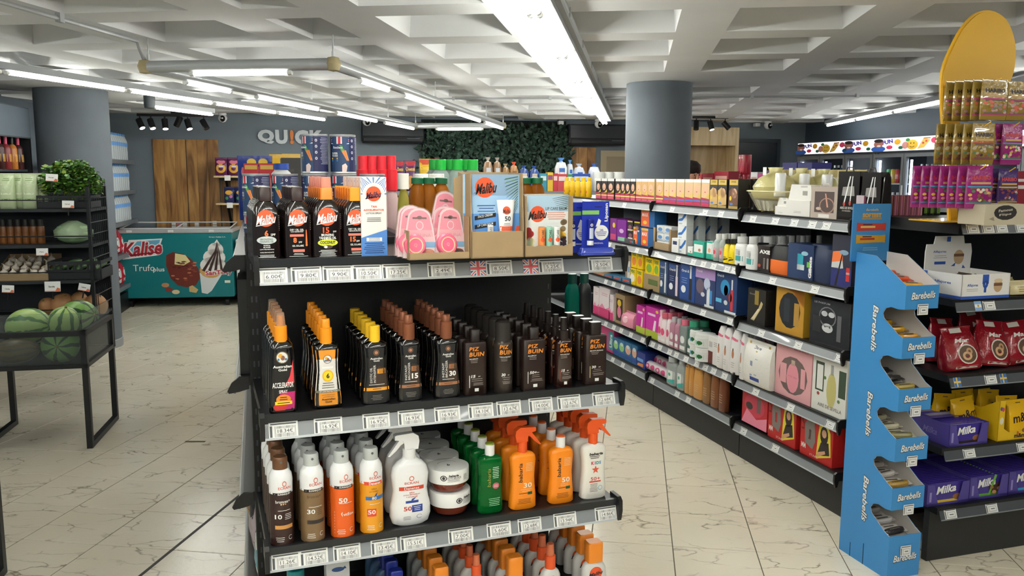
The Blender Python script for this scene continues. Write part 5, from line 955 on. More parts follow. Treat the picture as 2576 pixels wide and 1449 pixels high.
# ---------------- second shelf
shelf_item(c5, 360, 440, 722, 1, CT(.06, '#7a2a86', [('e', .1, .7, .2, .12, '#e0c83a'), ('r', -.4, .4, .05, .3, '#c84a78')]), 'purple_box', 'left purple carton on the second shelf', 'box', n=2, dv=.07); shelf_item(c5, 445, 555, 742, 1, CT(.06, '#7f2a92', [('e', 0, .5, .25, .1, '#d8b0e0'), ('r', -.4, .4, .05, .22, '#8ac0a0')]), 'purple_box', 'right purple carton on the second shelf', 'box', n=2, dv=.07)
for a, b, t, l, q in ((568, 636, 740, .09, 'upper left'), (650, 725, 742, .09, 'upper right'), (570, 640, 885, .03, 'lower left')): shelf_item(c5, a, b, t, 1, CT(.05, '#262024', [('r', -.45, .45, .88, 1, '#d8c84a'), ('e', 0, .4, .3, .2, '#8a5a6a'), ('r', -.4, .4, .05, .2, '#d8d4d4')]), 'small_black_box', q+' small black box with yellow top edge', 'box', lift=l, H=.075, group='small black boxes')
shelf_item(c5, 530, 650, 965, 1, CT(.08, '#4a4d50', [('r', .1, .25, .3, .7, '#b84a5a'), ('r', .26, .4, .3, .7, '#4a8aa8')]), 'counter_tray', 'dark grey tray under the small black boxes', 'tray', v=.02, H=.035)
for a, b, t, l, q in ((640, 728, 885, 0, 'lower left'), (735, 880, 885, 0, 'lower right'), (735, 900, 708, .135, 'upper')): shelf_item(c5, a, b, t, 1, CT(.09, '#1f5a94', [('r', -.5, .1, .05, .82, '#e0623a'), ('r', -.5, .1, .84, .97, '#e0a83a'), ('+',), ('t', 'MAX', -.2, .66, .45, .2, '#f2e6e0'), ('e', -.2, .25, .15, .1, '#e8c040')]), 'cold_remedy_box', q+' orange and blue carton beside the tissue display', 'box', H=.13, lift=l, group='orange and blue cartons')
def tissue_display(W, H):
    m = MB(); m.box(-W/2, W*.18, 0, .003, 0, H*.25, CARD); m.box(-W/2, -W*.42, 0, .003, 0, H*.75, CARD); m.box(W*.12, W*.2, 0, .003, 0, H*.75, CARD); m.box(W*.19, W*.2, 0, .2, 0, H*.72, CARD); m.box(-W/2, -W*.49, 0, .2, 0, H*.72, CARD); m.box(-W/2, W*.2, 0, .2, 0, .003, CARD)
    return [('display_box', m.build('display_box'))]
u, W, h = shelf_item(c5, 885, 1205, 760, 1, tissue_display, 'tissue_display', 'cardboard counter display with a cut-out front for tissue packs', 'carton', v=.02)
for r_ in range(3):
    for c_ in range(2): put(carton(W*.28, h*.26, .06, '#d6d8d8', [('e', 0, .5, .3, .25, '#5a8ac0'), ('r', -.4, .4, .1, .2, '#7aa0c8')]), 'tissue_pack', ['lower', 'middle', 'upper'][r_]+' '+['left', 'right'][c_]+' white tissue pack in the cardboard display', 'tissues', RK.P(u-W*.3+W*.29*c_, .035, RZS[1]+.006+h*.27*r_), RK.a, 'tissue packs')
shelf_item(c5, 1105, 1190, 962, 1, CT(.05, '#dfdfdd', [('r', -.3, .3, .55, .8, '#26315c')]), 'white_box', 'small white carton in front of the toothpaste packs', 'box', v=.02)
for j in range(3):
    for d in range(4): put(carton(.115, .088, .05, '#dfe2e2', [('p', [(-.45, .3), (.0, .35), (.42, .75), (.5, 1), (.35, 1), (-.05, .55), (-.45, .45)], '#2f6cb8'), ('r', -.4, 0, .1, .2, '#a8b8c8')]), 'cotton_box', ['lowest', 'middle', 'topmost'][j]+' white box with blue swoosh, '+(ORD[d]+' from the front' if d else 'front one'), 'box', RK.P(RK.uz(c5(1265, 0)[0], 610, .05)[0], .03+.085*d, RZS[1]+.0885*j), RK.a, 'white boxes with blue swoosh')
for a, b, t, c, q in ((1300, 1362, 1065, '#dfe2e0', 'left'), (1368, 1500, 1000, '#28a08c', 'right')): shelf_item(c5, a, b, t, 1, CT(.05, c, [('r', -.5, .5, 0, .3, '#2aa890'), ('r', -.42, .4, .3, .8, '#e4e6e4'), ('+',), ('e', .1, .45, .12, .1, '#b86a50')]), 'plaster_box', q+' teal and white plaster carton', 'box', v=.02)
for a, b, q in ((1530, 1600, 'left'), (1602, 1680, 'right')): shelf_item(c5, a, b, 1000, 1, CT(.05, '#e0e2e0', [('r', -.5, .5, 0, .28, '#2aa890'), ('r', -.5, .5, .9, 1, '#2aa890'), ('e', .02, .48, .25, .13, '#d89a78')]), 'plaster_box', q+' white carton with heart shape and teal foot', 'box', v=.03, n=2, dv=.06)
for j, (a, b) in enumerate(((1650, 1722), (1722, 1790))): shelf_item(c5, a, b, 908, 1, BT(.045, '#dfe8e6', '#dcdcd8', [('r', -.4, .4, .15, .6, '#d9a0a8'), ('+',), ('e', 0, .4, .2, .1, '#d04a5a')], 'cyl', trans=.6, capH=.18, capW=.3), 'antiseptic_bottle', ['left', 'right'][j]+' clear bottle with white cap and pink label', 'bottle', v=.03, n=3, dv=.06)
for j, (a, b) in enumerate(((1765, 1832), (1828, 1905))): shelf_item(c5, a, b, 972, 1, BT(.045, '#e8cf1f', '#202020', [('l', 0, .3, .6, 2, .08, .03, '#3a3410'), ('p', [(-.4, .1), (.4, .2), (.4, .26), (-.4, .16)], '#202020')], 'slim', capH=.18, capW=.34), 'mouthwash_bottle', ['left', 'right'][j]+' bright yellow bottle with black cap', 'bottle', v=.02, n=2, dv=.06)
for j, (a, b) in enumerate(((1905, 2035), (2045, 2165))): shelf_item(c5, a, b, 942, 1, BT(.055, '#dedede', '#d2d3d3', [('r', -.4, .4, .2, .42, '#3a9a98'), ('r', -.25, .2, .45, .7, '#b8baba'), ('l', .1, .6, .2, 4, .05, .02, '#5a5c5c')], 'oval', capH=.2, capW=.28), 'gel_bottle', ['left', 'right'][j]+' white gel bottle with teal band', 'bottle', v=.03, n=3, dv=.09)
for j, a in enumerate((350, 470, 590, 695, 830)): shelf_item(c6, a, a+75, 930, 1, BT(.055, '#cfd0d0', '#bfc0c0', (), 'oval', capH=.22, capW=.28), 'gel_bottle', ORD[j]+' white gel bottle behind the toilet bags', 'bottle', v=.2, n=2, dv=.1)
def axe(W, H):
    m = MB().loft([(0, W*.28, .05, 5), (H*.1, W*.29, .055, 5), (H*.5, W*.29, .055, 5)], mat('#e8702a', .6), 16, W*.2, .06); m.loft([(H*.5, W*.29, .055, 5), (H*.85, W*.27, .05, 4), (H, W*.2, .035, 3)], mat('#17171a', .6), 16, W*.2, .06)
    sl = MB().rbox(-W*.38, W*.02, .0, .1, 0, H*.95, mat('#2a2422', .3, coat=.4), .002); sl.box(-W*.5, -W*.38, .01, .1, 0, H*.45, mat('#e8702a', .6)); sl.box(-W*.5, -W*.38, .01, .1, H*.45, H, mat('#17171a', .6))
    p = PR(flat()); p.text('AXE', -.12*W, .72*H, .14*H, WHT, w=.3*W, bold=.05); p.rect(-.05*W, .0*W, .1*H, .5*H, ink('#8a8684')); p.rect(-.15*W, -.1*W, .1*H, .5*H, ink('#6a6462')); p.ell(-.26*W, .2*H, .04*W, .06*H, ink('#c04a3a')); 
    return [('toilet_bag', m.build('toilet_bag', True)), ('card_sleeve', sl.build('card_sleeve')), ('sleeve_print', p.build('sleeve_print'))]
shelf_item(c6, 245, 680, 1045, 1, axe, 'toilet_bag_set', 'black and orange toilet bag gift set with black sleeve', 'gift set', v=.03)
def gil(W, H):
    m = MB().loft([(0, W*.34, .05, 5), (H*.5, W*.35, .055, 5), (H*.9, W*.32, .05, 4), (H, W*.22, .035, 3)], mat('#1c2a4a', .6), 16, W*.14, .06); sl = MB().rbox(-W*.5, W*.1, .0, .11, 0, H*.97, mat('#24365c', .35), .002); p = PR(flat())
    p.rect(-.5*W, -.2*W, 0, .97*H, ink('#22385e')); p.rect(-.27*W, -.13*W, .4*H, .7*H, ink('#2a9ab0')); p.rect(-.27*W, -.1*W, .25*H, .4*H, ink('#c0c8cc')); p.lay = 1; p.rect(-.04*W, .03*W, .35*H, .5*H, ink('#6ab83a')); p.text('Gillette', .04*W, .36*H, .07*W, WHT, w=.6*H, rot=math.pi/2, bold=.05); p.ell(-.1*W, .72*H, .08*W, .06*H, ink('#8fb8cc'))
    return [('toilet_bag', m.build('toilet_bag', True)), ('card_sleeve', sl.build('card_sleeve')), ('sleeve_print', p.build('sleeve_print'))]
shelf_item(c6, 690, 1220, 1035, 1, gil, 'toilet_bag_set', 'navy toilet bag gift set with white lettering up its sleeve', 'gift set', v=.03)
shelf_item(c6, 1225, 1480, 920, 1, CT(.12, '#26283a', [('r', -.5, .5, 0, .35, '#252a6a'), ('p', [(-.48, .45), (.05, .5), (.05, .7), (-.45, .66)], '#e8763a'), ('p', [(-.5, .3), (.1, .36), (.05, .5), (-.48, .45)], '#c0c4c4'), ('+',), ('p', [(-.3, .0), (-.2, .0), (.05, .62), (.0, .64)], '#1a1614'), ('e', .1, .66, .22, .05, '#7f9ab0'), ('r', .25, .42, .12, .38, '#c02c2a'), ('r', .25, .42, .25, .29, '#e8e6e4')]), 'razor_box', 'dark razor gift box with orange flash', 'box', v=.03)
# ---------------- third shelf
shelf_item(c7, 455, 512, 10, 2, CT(.1, '#8a7a6a', [('r', -.1, .4, .2, .8, '#c8c4c0'), ('+',), ('r', 0, .3, .4, .6, '#6a8ab0')]), 'carton', 'brown carton at the far end of the third shelf', 'carton')
for j, (a, b) in enumerate(((130, 235), (240, 320), (330, 410), (420, 500))): shelf_item(c7, a, b, 190+15*j, 2, CT(.1, '#3a6a8a' if j else '#a88868', [('r', -.4, .4, .3, .6, '#c84a3a')]), 'soap_pack', ORD[j]+' low pack from the left on the third shelf', 'box', v=.02)
for j, (a, b, t, l, c) in enumerate(((512, 572, 62, .125, '#e0823a'), (575, 632, 62, .125, '#e0823a'), (490, 560, 195, .0, '#e8e4d8'), (565, 628, 205, .0, '#e0823a'), (655, 735, 82, .1, '#7aa83a'), (738, 800, 95, .1, '#7aa83a'))): shelf_item(c7, a, b, t, 2, CT(.07, '#ecc91e', [('t', 'nex', 0, .82, .7, .2, '#2a6a3a'), ('e', 0, .4, .35, .25, c)], rough=.3), 'tissue_roll_pack', ['upper first', 'upper second', 'lower first', 'lower second', 'upper third', 'upper fourth'][j]+' bright yellow pack', 'tissues', v=.03, lift=l, H=.12, group='bright yellow packs')
shelf_item(c7, 638, 800, 225, 2, CT(.1, '#9a8560', [('r', -.2, .4, .35, .7, '#5a6a3a')]), 'carton', 'open brown carton under the yellow packs', 'carton', v=.025, H=.11)
TB = lambda c, hc: [('r', -.45, .1, .84, .95, '#3a5a9a'), ('t', 'Oral-B', -.15, .8, .5, .07, '#e4e8ee'), ('r', .12, .3, .05, .62, hc), ('r', .16, .26, .62, .93, '#d8dce0'), ('e', .21, .93, .08, .03, '#e8eaec'), ('e', -.25, .3, .16, .1, '#dfe4ea'), ('+',), ('l', -.2, .6, .4, 3, .06, .015, '#8aa0c8')]
for j, (a, b, t, c, hc) in enumerate(((800, 888, 62, '#2a4468', '#d8dadc'), (890, 1015, 88, '#1f2a54', '#d8c8d4'), (1010, 1165, 95, '#22488c', '#26262c'))): shelf_item(c7, a, b, t, 2, CT(.08, c, TB(c, hc)), 'toothbrush_box', ['first', 'second', 'third'][j]+' blue electric toothbrush box from the left', 'box', v=.03, n=2, dv=.09, group='electric toothbrush boxes')
shelf_item(c7, 1165, 1370, 140, 2, CT(.09, '#2a3a66', [('r', -.5, .5, .72, 1, '#a88ac0'), ('e', -.25, .5, .2, .2, '#6a5a6a'), ('e', .1, .6, .16, .16, '#b8c0d8'), ('r', .1, .25, .05, .5, '#d4dae0'), ('r', .26, .36, .1, .45, '#3a8ac8'), ('r', .0, .46, .0, .06, '#e0e4e6'), ('t', 'Oral-B', -.3, .9, .3, .06, '#e8ecf2'), ('e', -.1, .3, .1, .06, '#c8ccd0')]), 'toothbrush_box', 'toothbrush box printed in pink and winter blue', 'box', v=.03, group='electric toothbrush boxes')
shelf_item(c7, 1372, 1590, 185, 2, CT(.1, '#1f3a6a', [('e', -.05, .62, .22, .2, '#2a86b8'), ('e', .0, .55, .1, .14, '#a83030'), ('e', .2, .4, .08, .12, '#8a2a2a'), ('r', .22, .34, .08, .6, '#c03038'), ('r', .25, .31, .6, .85, '#d8dce0'), ('r', -.05, .48, .0, .06, '#e0e4e6'), ('t', 'Oral-B', -.28, .9, .32, .06, '#e8ecf2'), ('r', -.48, -.2, .22, .32, '#5ab0d8'), ('e', 0, .25, .09, .06, '#c8ccd0')]), 'toothbrush_box', 'toothbrush box printed in red and dark blue', 'box', v=.03, n=2, dv=.11, group='electric toothbrush boxes')
shelf_item(c8, 245, 430, 350, 2, CT(.12, '#1d1b19', [('r', -.1, .12, .55, .95, '#8a7430'), ('p', [(-.3, .1), (-.1, .08), (.3, .5), (.36, .62), (.26, .68), (.1, .42)], '#b8a878'), ('+',), ('p', [(-.25, .13), (-.08, .12), (.2, .45), (.1, .45)], '#d8cca8'), ('t', 'Good', -.25, .84, .3, .05, '#8a8270')]), 'perfume_box', 'black perfume box with gold shoe drawing', 'box', v=.03)
shelf_item(c8, 535, 825, 328, 2, CT(.06, '#b08a2a', [('r', -.5, .5, 0, 1, '#b5862a'), ('p', [(-.5, 1), (.5, 1), (.5, .6), (.1, .9)], '#d07a2a'), ('+',), ('e', 0, .5, .38, .38, '#1c2026'), ('+',), ('r', .16, .34, .2, .68, '#a8803a'), ('r', -.2, .0, .25, .75, '#2a3038')], rough=.25), 'perfume_box', 'gold gift box with dark oval window', 'box', v=.03)
shelf_item(c8, 880, 1290, 462, 2, CT(.1, '#333438', [('t', 'LE PARFUM', -.2, .9, .4, .04, '#8a8c90'), ('o', -.05, .62, .22, .22, '#6a6c70', .88), ('e', -.13, .68, .08, .06, '#b8babd'), ('e', .05, .68, .08, .06, '#b8babd'), ('e', -.04, .38, .14, .1, '#c4c6c8'), ('+',), ('e', -.1, .4, .02, .015, '#222222'), ('e', .02, .4, .02, .015, '#222222'), ('r', .2, .3, .15, .7, '#5a5c60'), ('r', -.42, -.22, .25, .6, '#26272b')], rough=.1), 'perfume_box', 'clear-fronted black gift set box', 'box', v=.03)
# ---------------- fourth shelf
for j, (a, b, t) in enumerate(((130, 190, 330), (190, 300, 338), (290, 335, 410))): shelf_item(c7, a, b, t, 3, CT(.07, '#e2d8dc', [('r', -.5, .5, 0, .3, '#d0407a'), ('p', [(-.5, .3), (.5, .3), (.5, .42), (.1, .3), (-.2, .45)], '#e08aac'), ('l', 0, .8, .6, 2, .06, .015, '#c888a0')]), 'hair_removal_box', ORD[j]+' tall white carton with pink foot from the left', 'box', n=2, dv=.08)
shelf_item(c7, 350, 450, 405, 3, CT(.16, '#a58c68', [('r', -.35, .3, .1, .85, '#3a2a24'), ('+',), ('e', -.05, .7, .2, .12, '#d8b83a'), ('e', -.05, .4, .2, .2, '#d87a9a')]), 'carton', 'brown carton with dark window and pink dispenser', 'carton')
shelf_item(c7, 440, 570, 575, 3, lambda W, H: pouch(W, H, .09, '#d88aa0', [('e', 0, .5, .2, .2, '#e8b8c4')]), 'pink_sachet', 'pink sachet slumped beside the magenta boxes', 'bag', v=.05)
for j, (a, b, t) in enumerate(((566, 658, 522), (662, 805, 540))): shelf_item(c7, a, b, t, 3, CT(.1, '#c22a9a', [('r', -.5, .5, 0, .24, '#a8b83a'), ('p', [(.02, .25), (.2, .25), (.26, .6), (.12, .6)], '#e8d8e0'), ('r', -.35, .2, .72, .8, '#e8c0e0'), ('e', .3, .9, .1, .05, '#e0c83a')]), 'epilator_box', ['left', 'right'][j]+' magenta and lime carton', 'box', v=.025, n=2, dv=.11)
for j, (a, b, t, c, cc, tr) in enumerate(((812, 858, 560, '#e6c8d0', '#e0b8c4', 0), (835, 898, 590, '#e8dade', '#d86a80', 0), (893, 940, 592, '#e8dade', '#d86a80', 0), (932, 985, 632, '#c890a4', '#b8b4b8', .3), (986, 1032, 650, '#c890a4', '#b8b4b8', .3), (1032, 1108, 660, '#a8b4b0', '#d87088', .5), (1112, 1195, 672, '#4a7a6a', '#3a9a78', .4))): shelf_item(c7, a, b, t, 3, BT(.05, c, cc, [('e', 0, .45, .3, .14, '#d8507a' if j < 3 else '#e4e4e4'), ('r', -.35, .35, .08, .22, '#e8e6e8')], 'slim' if j < 3 else 'square', capH=.16, capW=.3, trans=tr), 'lotion_bottle', ORD[j]+' bottle from the left among the pink lotions', 'bottle', v=.035, n=2, dv=.07)
for j, (a, b, t, l) in enumerate(((1140, 1208, 880, 0), (1140, 1210, 762, .083), (1212, 1322, 915, 0), (1212, 1322, 782, .083))): shelf_item(c7, a, b, t, 3, BT(.07, '#dfe2df', '#e4e6e4', [('r', -.4, .4, .25, .7, '#8ac4a8' if j > 1 else '#5aa0c8'), ('+',), ('e', .2, .5, .15, .2, '#2a6a3a')], 'jar', capH=.25, capW=.49), 'cream_jar', ['lower left', 'upper left', 'lower right', 'upper right'][j]+' white cream jar in the pair of stacks', 'jar', v=.03, lift=l, H=.082, group='white cream jars')
shelf_item(c7, 1292, 1405, 835, 3, CT(.05, '#dcdad8', [('r', -.5, -.05, .0, .45, '#6a2f2a'), ('l', .2, .8, .4, 3, .06, .015, '#6a6664'), ('r', -.4, -.1, .6, .8, '#b8b4b2')]), 'cream_box', 'white and maroon carton beside the jars', 'box', v=.015)
for j, (a, b, t) in enumerate(((1412, 1490, 722), (1478, 1556, 742), (1548, 1648, 765), (1652, 1700, 800))): shelf_item(c7, a, b, t, 3, BT(.055, '#e4e2e2', None, [('p', [(-.3, .78), (.4, .74), (.4, .8), (-.3, .85)], '#d86a88'), ('e', -.05, .45, .13, .1, '#b87a5a'), ('e', -.05, .55, .06, .035, '#4a2a20'), ('l', -.05, .25, .4, 3, .05, .008, '#8a8684')], 'slim'), 'body_milk_bottle', ORD[j]+' tall white body milk bottle from the left', 'bottle', v=.03, n=3, dv=.075, group='tall white body milk bottles')
def dove(W, H): return pouch(W, H, .09, '#dedcd6', [('r', -.36, -.3, .02, .95, '#b8963a'), ('r', .3, .36, .02, .95, '#b8963a'), ('r', -.29, .29, .03, .93, '#e4e3e0'), ('+',), ('t', 'Dove', 0, .85, .24, .06, '#2a3a5a'), ('r', -.12, -.04, .22, .55, '#8a94ac'), ('r', .03, .12, .25, .62, '#9aa4b8'), ('r', -.12, .2, .12, .2, '#26408a'), ('e', .0, .77, .03, .015, '#b8963a')])
shelf_item(c8, 235, 530, 880, 3, dove, 'gift_pouch', 'white gift pouch with gold stripes', 'gift set', v=.03)
shelf_item(c8, 532, 905, 905, 3, CT(.08, '#d8a0a4', [('e', 0, .42, .4, .34, '#6a5a58'), ('+',), ('e', 0, .38, .17, .27, '#d88a98'), ('r', -.05, .05, .6, .7, '#b8a090'), ('r', -.36, -.18, .25, .6, '#d89aa0'), ('r', .22, .34, .25, .6, '#d89aa0'), ('t', 'AIRE DE SEVILLA', .2, .9, .4, .04, '#b06a74'), ('t', 'AIRE DE SEVILLA', 0, .4, .26, .03, '#a85a68')]), 'gift_box', 'pink gift box with round window', 'gift set', v=.03)
shelf_item(c8, 905, 1262, 1025, 3, CT(.08, '#d8d8d2', [('r', -.4, -.15, .35, .85, '#3a4a3a'), ('r', .28, .48, .35, .8, '#3a4a3a'), ('+',), ('r', -.36, -.18, .38, .8, '#d8d8d4'), ('e', .08, .42, .14, .3, '#b8b070'), ('r', .04, .12, .68, .85, '#9a9c9a'), ('t', 'AIRE DE SEVILLA', .05, .12, .7, .06, '#6a6a64'), ('e', -.3, .3, .04, .03, '#a03a3a'), ('e', .3, .28, .04, .03, '#5a7a4a'), ('e', -.12, .6, .04, .03, '#5a7a4a')]), 'gift_box', 'white floral gift box with yellow perfume bottle', 'gift set', v=.03)
# ---------------- lowest shelf
shelf_item(c7, 210, 340, 715, 4, CT(.09, '#c23a7a', [('r', .1, .45, .1, .8, '#1f8a94'), ('+',), ('T', 'Ultra', .28, .45, .5, .2, '#e8e8e8')]), 'sanitary_box', 'pink and teal carton at the far end of the lowest shelf', 'box')
for j, (a, b) in enumerate(((330, 388), (388, 448), (448, 516), (518, 575))): shelf_item(c7, a, b, 842+25*j, 4, CT(.09, '#2a6a9a', [('e', 0, .6, .42, .25, '#8ac07a' if j < 2 else '#d8a890'), ('r', -.45, .45, .1, .3, '#2a4a9a'), ('+',), ('e', 0, .75, .25, .1, '#c8dce0')]), 'sanitary_box', ORD[j]+' blue and green pad pack from the left', 'box', n=3, dv=.1, group='blue and green pad packs')
shelf_item(c7, 565, 655, 990, 4, CT(.11, '#263a8a', [('r', -.4, .3, .4, .6, '#6a9ad8'), ('p', [(-.4, .1), (.3, .1), (.3, .32), (-.3, .26)], '#e08a4a')]), 'sanitary_box', 'navy pad carton beside the cotton rolls', 'box', n=2, dv=.12)
def roll(W, H):
    m = MB().tube([(-W/2, .05, .035), (-W*.46, .05, .035), (W*.46, .05, .035), (W/2, .05, .035)], [.02, .034, .034, .02], mat('#e2d6da', .25, coat=.4), 16); p = PR(lambda u, v, e: (u, .05-(.0345+e)*math.cos((v-.035)/.034), .035+(.0345+e)*math.sin((v-.035)/.034)))
    for k in range(4): p.ell((-.36+.2*k)*W, .04, .08*W, .018, ink('#c8447c'), hole=.0 if k % 2 else .5)
    p.rect(.2*W, .44*W, .02, .05, ink('#e8e6e6'), nu=3); return [('pack', m.build('pack', True)), ('pack_print', p.build('pack_print'))]
for j, (a, b, t, l, v) in enumerate(((620, 885, 1085, 0, .02), (660, 890, 1005, .035, .085), (680, 900, 1010, 0, .09))): shelf_item(c7, a, b, t, 4, roll, 'cotton_pad_roll', ['front', 'upper rear', 'lower rear'][j]+' pink and white roll of cotton pads', 'cotton pads', v=v, lift=l, H=.07)
for j, (a, b, t) in enumerate(((892, 995, 1035), (1000, 1078, 1055))): shelf_item(c7, a, b, t, 4, BT(.05, '#c4ccca', '#b8bcbc', [('r', -.4, .4, .1, .62, '#e0e4e2'), ('+',), ('p', [(-.4, .1), (.4, .1), (.4, .3), (-.4, .18)], '#3aa8a0'), ('e', -.05, .45, .12, .07, '#3a9a88')], 'oval', capH=.16, capW=.24, trans=.5), 'micellar_bottle', ['left', 'right'][j]+' clear bottle with white and teal label', 'bottle', v=.03, n=2, dv=.07)
for j, (a, b, t, c) in enumerate(((1082, 1134, 1085, '#c8924e'), (1128, 1172, 1088, '#c48c48'), (1166, 1264, 1110, '#c8924e'), (1266, 1340, 1130, '#8a6238'), (1346, 1428, 1150, '#7a4a2c'), (1432, 1500, 1170, '#6a3a24'))): shelf_item(c7, a, b, t, 4, BT(.05, c, None, [('l', 0, .85, .5, 1, .1, .02, '#4a3018'), ('l', 0, .4, .5, 4, .06, .008, '#e0b888')], 'slim', rough=.35), 'shampoo_bottle', ORD[j]+' bronze shampoo bottle from the left', 'bottle', v=.03, n=2 if j < 3 else 1, dv=.08, group='bronze shampoo bottles')
shelf_item(c9, 1180, 1368, 462, 4, CT(.07, '#b32430', [('e', 0, .55, .4, .3, '#c03a50'), ('t', 'BEAUTY', 0, .88, .5, .1, '#e0a8a8'), ('+',), ('e', -.2, .5, .14, .1, '#3a3430'), ('r', .1, .25, .4, .8, '#6a5a58'), ('p', [(-.5, .0), (.5, .0), (.5, .35), (.1, .2), (-.3, .4)], '#e0829a')]), 'gift_box', 'dark pink swirl gift box on the lowest shelf', 'gift set', v=.03)
MN = [('p', [(.02, .05), (.46, .22), (.42, .72), (.28, .95), (.1, .9), (.05, .5)], '#d8c83a'), ('+',), ('e', .24, .62, .12, .2, '#2a201e'), ('p', [(.04, .12), (.42, .24), (.38, .5), (.15, .45)], '#2a2422'), ('+',), ('e', .24, .66, .07, .09, '#c8987a'), ('p', [(.06, .1), (.3, .24), (.28, .3), (.05, .2)], '#c8987a'), ('p', [(-.34, .3), (-.1, .2), (-.02, .4), (-.06, .8), (-.22, .92), (-.36, .7)], '#7a726e'), ('r', -.24, -.16, .4, .62, '#b83a3a'), ('t', 'STARS', -.05, .08, .26, .05, '#e0a8a0'), ('T', 'LA', -.42, .72, .3, .08, '#5a1618'), ('t', 'MM', -.38, .22, .14, .12, '#e8dcd8')]
for j, (a, b, t) in enumerate(((1372, 1580, 525), (1606, 1850, 650))): shelf_item(c9, a, b, t, 4, CT(.07, '#b3201f', MN), 'gift_box', ['left', 'right'][j]+' red gift box with a portrait and yellow outline', 'gift set', v=.03, group='red portrait gift boxes')
# black plain shelf end and yellow sprays at the far end of the top shelf
for j in range(5): u, zt = RK.uz(1420+14*j+6, 446, .1); put(bottle(.05, zt-RZS[0], .05, '#e8b81a', '#eec22a', [('r', -.4, .4, .25, .4, '#d8682a')], 'can', .2, .34), 'yellow_spray_can', ORD[j]+' yellow spray can from the left at the far end of the top shelf', 'spray can', RK.P(u, .1, RZS[0]), RK.a, 'yellow spray cans')
# ================================================================ SNACK END UNIT ON THE RIGHT
EK = Rack((1.7546, 3.2805), 17.3); EZB = [1.373, 1.063, .755, .45, .196]; EZS = [z+.05 for z in EZB]; EL = 1.05
ES = thing('snack_shelving', 'black end shelving with sweets and chocolate, behind the blue bar stand', 'shelving', EK.P(0, 0, 0), EK.a)
ob('kick_panel', MB().box(.0, EL, .05, .08, 0, EZB[4]+.03, PANEL).build('kick_panel'), ES); ob('back_panel', MB().box(.0, EL, .47, .49, 0, 1.37, mat('#13161b', .5)).build('back_panel'), ES)
for u in (-.01, EL-.02): ob('upright', MB().box(u, u+.03, .44, .5, 0, 1.40, BLK2).build('upright'), ES)
DRAIL = mat('#4b4f54', .35)
def drail(L):
    m = MB().prism([(0, 0), (.016, .043), (.02, .043), (.004, 0)], 0, L, DRAIL, 'x'); m.prism([(-.002, .0), (-.001, .004), (.004, .004), (.003, 0)], 0, L, mat('#7d8185', .3), 'x'); return m.build('price_rail')
dr = drail(EL-.02)
for zb, zs in zip(EZB, EZS):
    s = ob('shelf', MB().box(.0, EL, .012, .47, -.028 if zs < 1.3 else -.05, 0, BLK).build('shelf'), ES, (0, 0, zs)); ob('price_rail', dr, s, (.01, -.002, zb-zs))
def etag(i, *items):
    for j, (x, y, pr) in enumerate(items): price_tag(EK, EK.uz(x, y, 0)[0], EZB[i], ORD[j]+' price tag from the left on the '+['top', 'second', 'third', 'fourth', 'lowest'][i]+' snack rail', .062, .04, None, .016, .043, dv=.0)
etag(0, (2450, 578, ''), (2488, 578, ''), (2522, 578, ''), (2572, 578, '')); etag(1, (2491, 772, '')); etag(2, (2495, 957, ''), (2600, 950, '')); etag(3, (2441, 1142, ''), (2575, 1127, '')); etag(4, (2394, 1295, ''), (2498, 1279, ''))
def eflag(x, y, i, kind, lab):
    w_, h = .034, .038; p = PR(flat()); b = ink('#3f6aa8')
    if kind == 'swe': p.rect(-w_/2, w_/2, -h/2, h/2, b); p.lay = 1; p.rect(-w_*.16, w_*.02, -h/2, h/2, ink('#e0c060')); p.rect(-w_/2, w_/2, -h*.1, h*.1, ink('#e0c060'))
    else: p.rect(-w_/2, w_/2, h*.17, h/2, ink('#7fa8d8')); p.rect(-w_/2, w_/2, -h/2, -h*.17, ink('#7fa8d8')); p.lay = 1; p.ell(0, 0, .005, .005, ink('#c8a040'))
    o = tag(ob('flag_card', MB().box(-w_/2, w_/2, 0, .001, -h/2, h/2, WHT).build('flag_card'), None, EK.P(EK.uz(x, y, 0)[0], .005, EZB[i]+.0215), rot=(-.35, 0, EK.a)), lab, 'flag'); ob('printed_flag', p.build('printed_flag'), o)
eflag(2463, 773, 1, 'arg', 'pale blue and white flag sticker on the second snack rail'); eflag(2411, 965, 2, 'swe', 'left blue and yellow flag sticker on the third snack rail'); eflag(2527, 953, 2, 'swe', 'right blue and yellow flag sticker on the third snack rail')
def espot(x0, x1, yt, v, yb): return EK.span(x0, x1, yt, v, yb)
# biscuit display box with its lid up
u, v = EK.uv(2417, 754, EZS[1]); u1 = EK.uz(2539, 730, v)[0]; W = u1-u; H = EK.uz(2417, 692, v)[1]-EZS[1]; D = .2; WP = mat('#dcdad8', .5)
m = MB(); t_ = .003; m.box(0, W, 0, t_, 0, H, WP); m.box(0, W, D-t_, D, 0, H, WP); m.box(0, t_, 0, D, 0, H, WP); m.box(W-t_, W, 0, D, 0, H*1.0, WP); m.box(0, W, 0, D, 0, t_, WP)
p = PR(flat()); bl = ink('#2a52a8'); p.rect(0, W, 0, .12*H, bl); p.text('Alfajores', .22*W, .55*H, .14*H, bl, w=.22*W, bold=.02); p.lines(.22*W, .4*H, .25*W, 2, .07*H, .015*H, ink('#8a8a90')); p.rect(.42*W, .55*W, .6*H, .98*H, bl); p.ell(.485*W, .58*H, .055*W, .16*H, bl); p.rect(.46*W, .51*W, .25*H, .5*H, bl); p.ell(.75*W, .5*H, .09*W, .26*H, ink('#b89a78')); p.lay = 1; p.rect(.66*W, .84*W, .5*H, .62*H, ink('#6a4a34')); p.ell(.75*W, .72*H, .088*W, .08*H, ink('#cdb898')); p.text('1', .485*W, .6*H, .1*H, WHT)
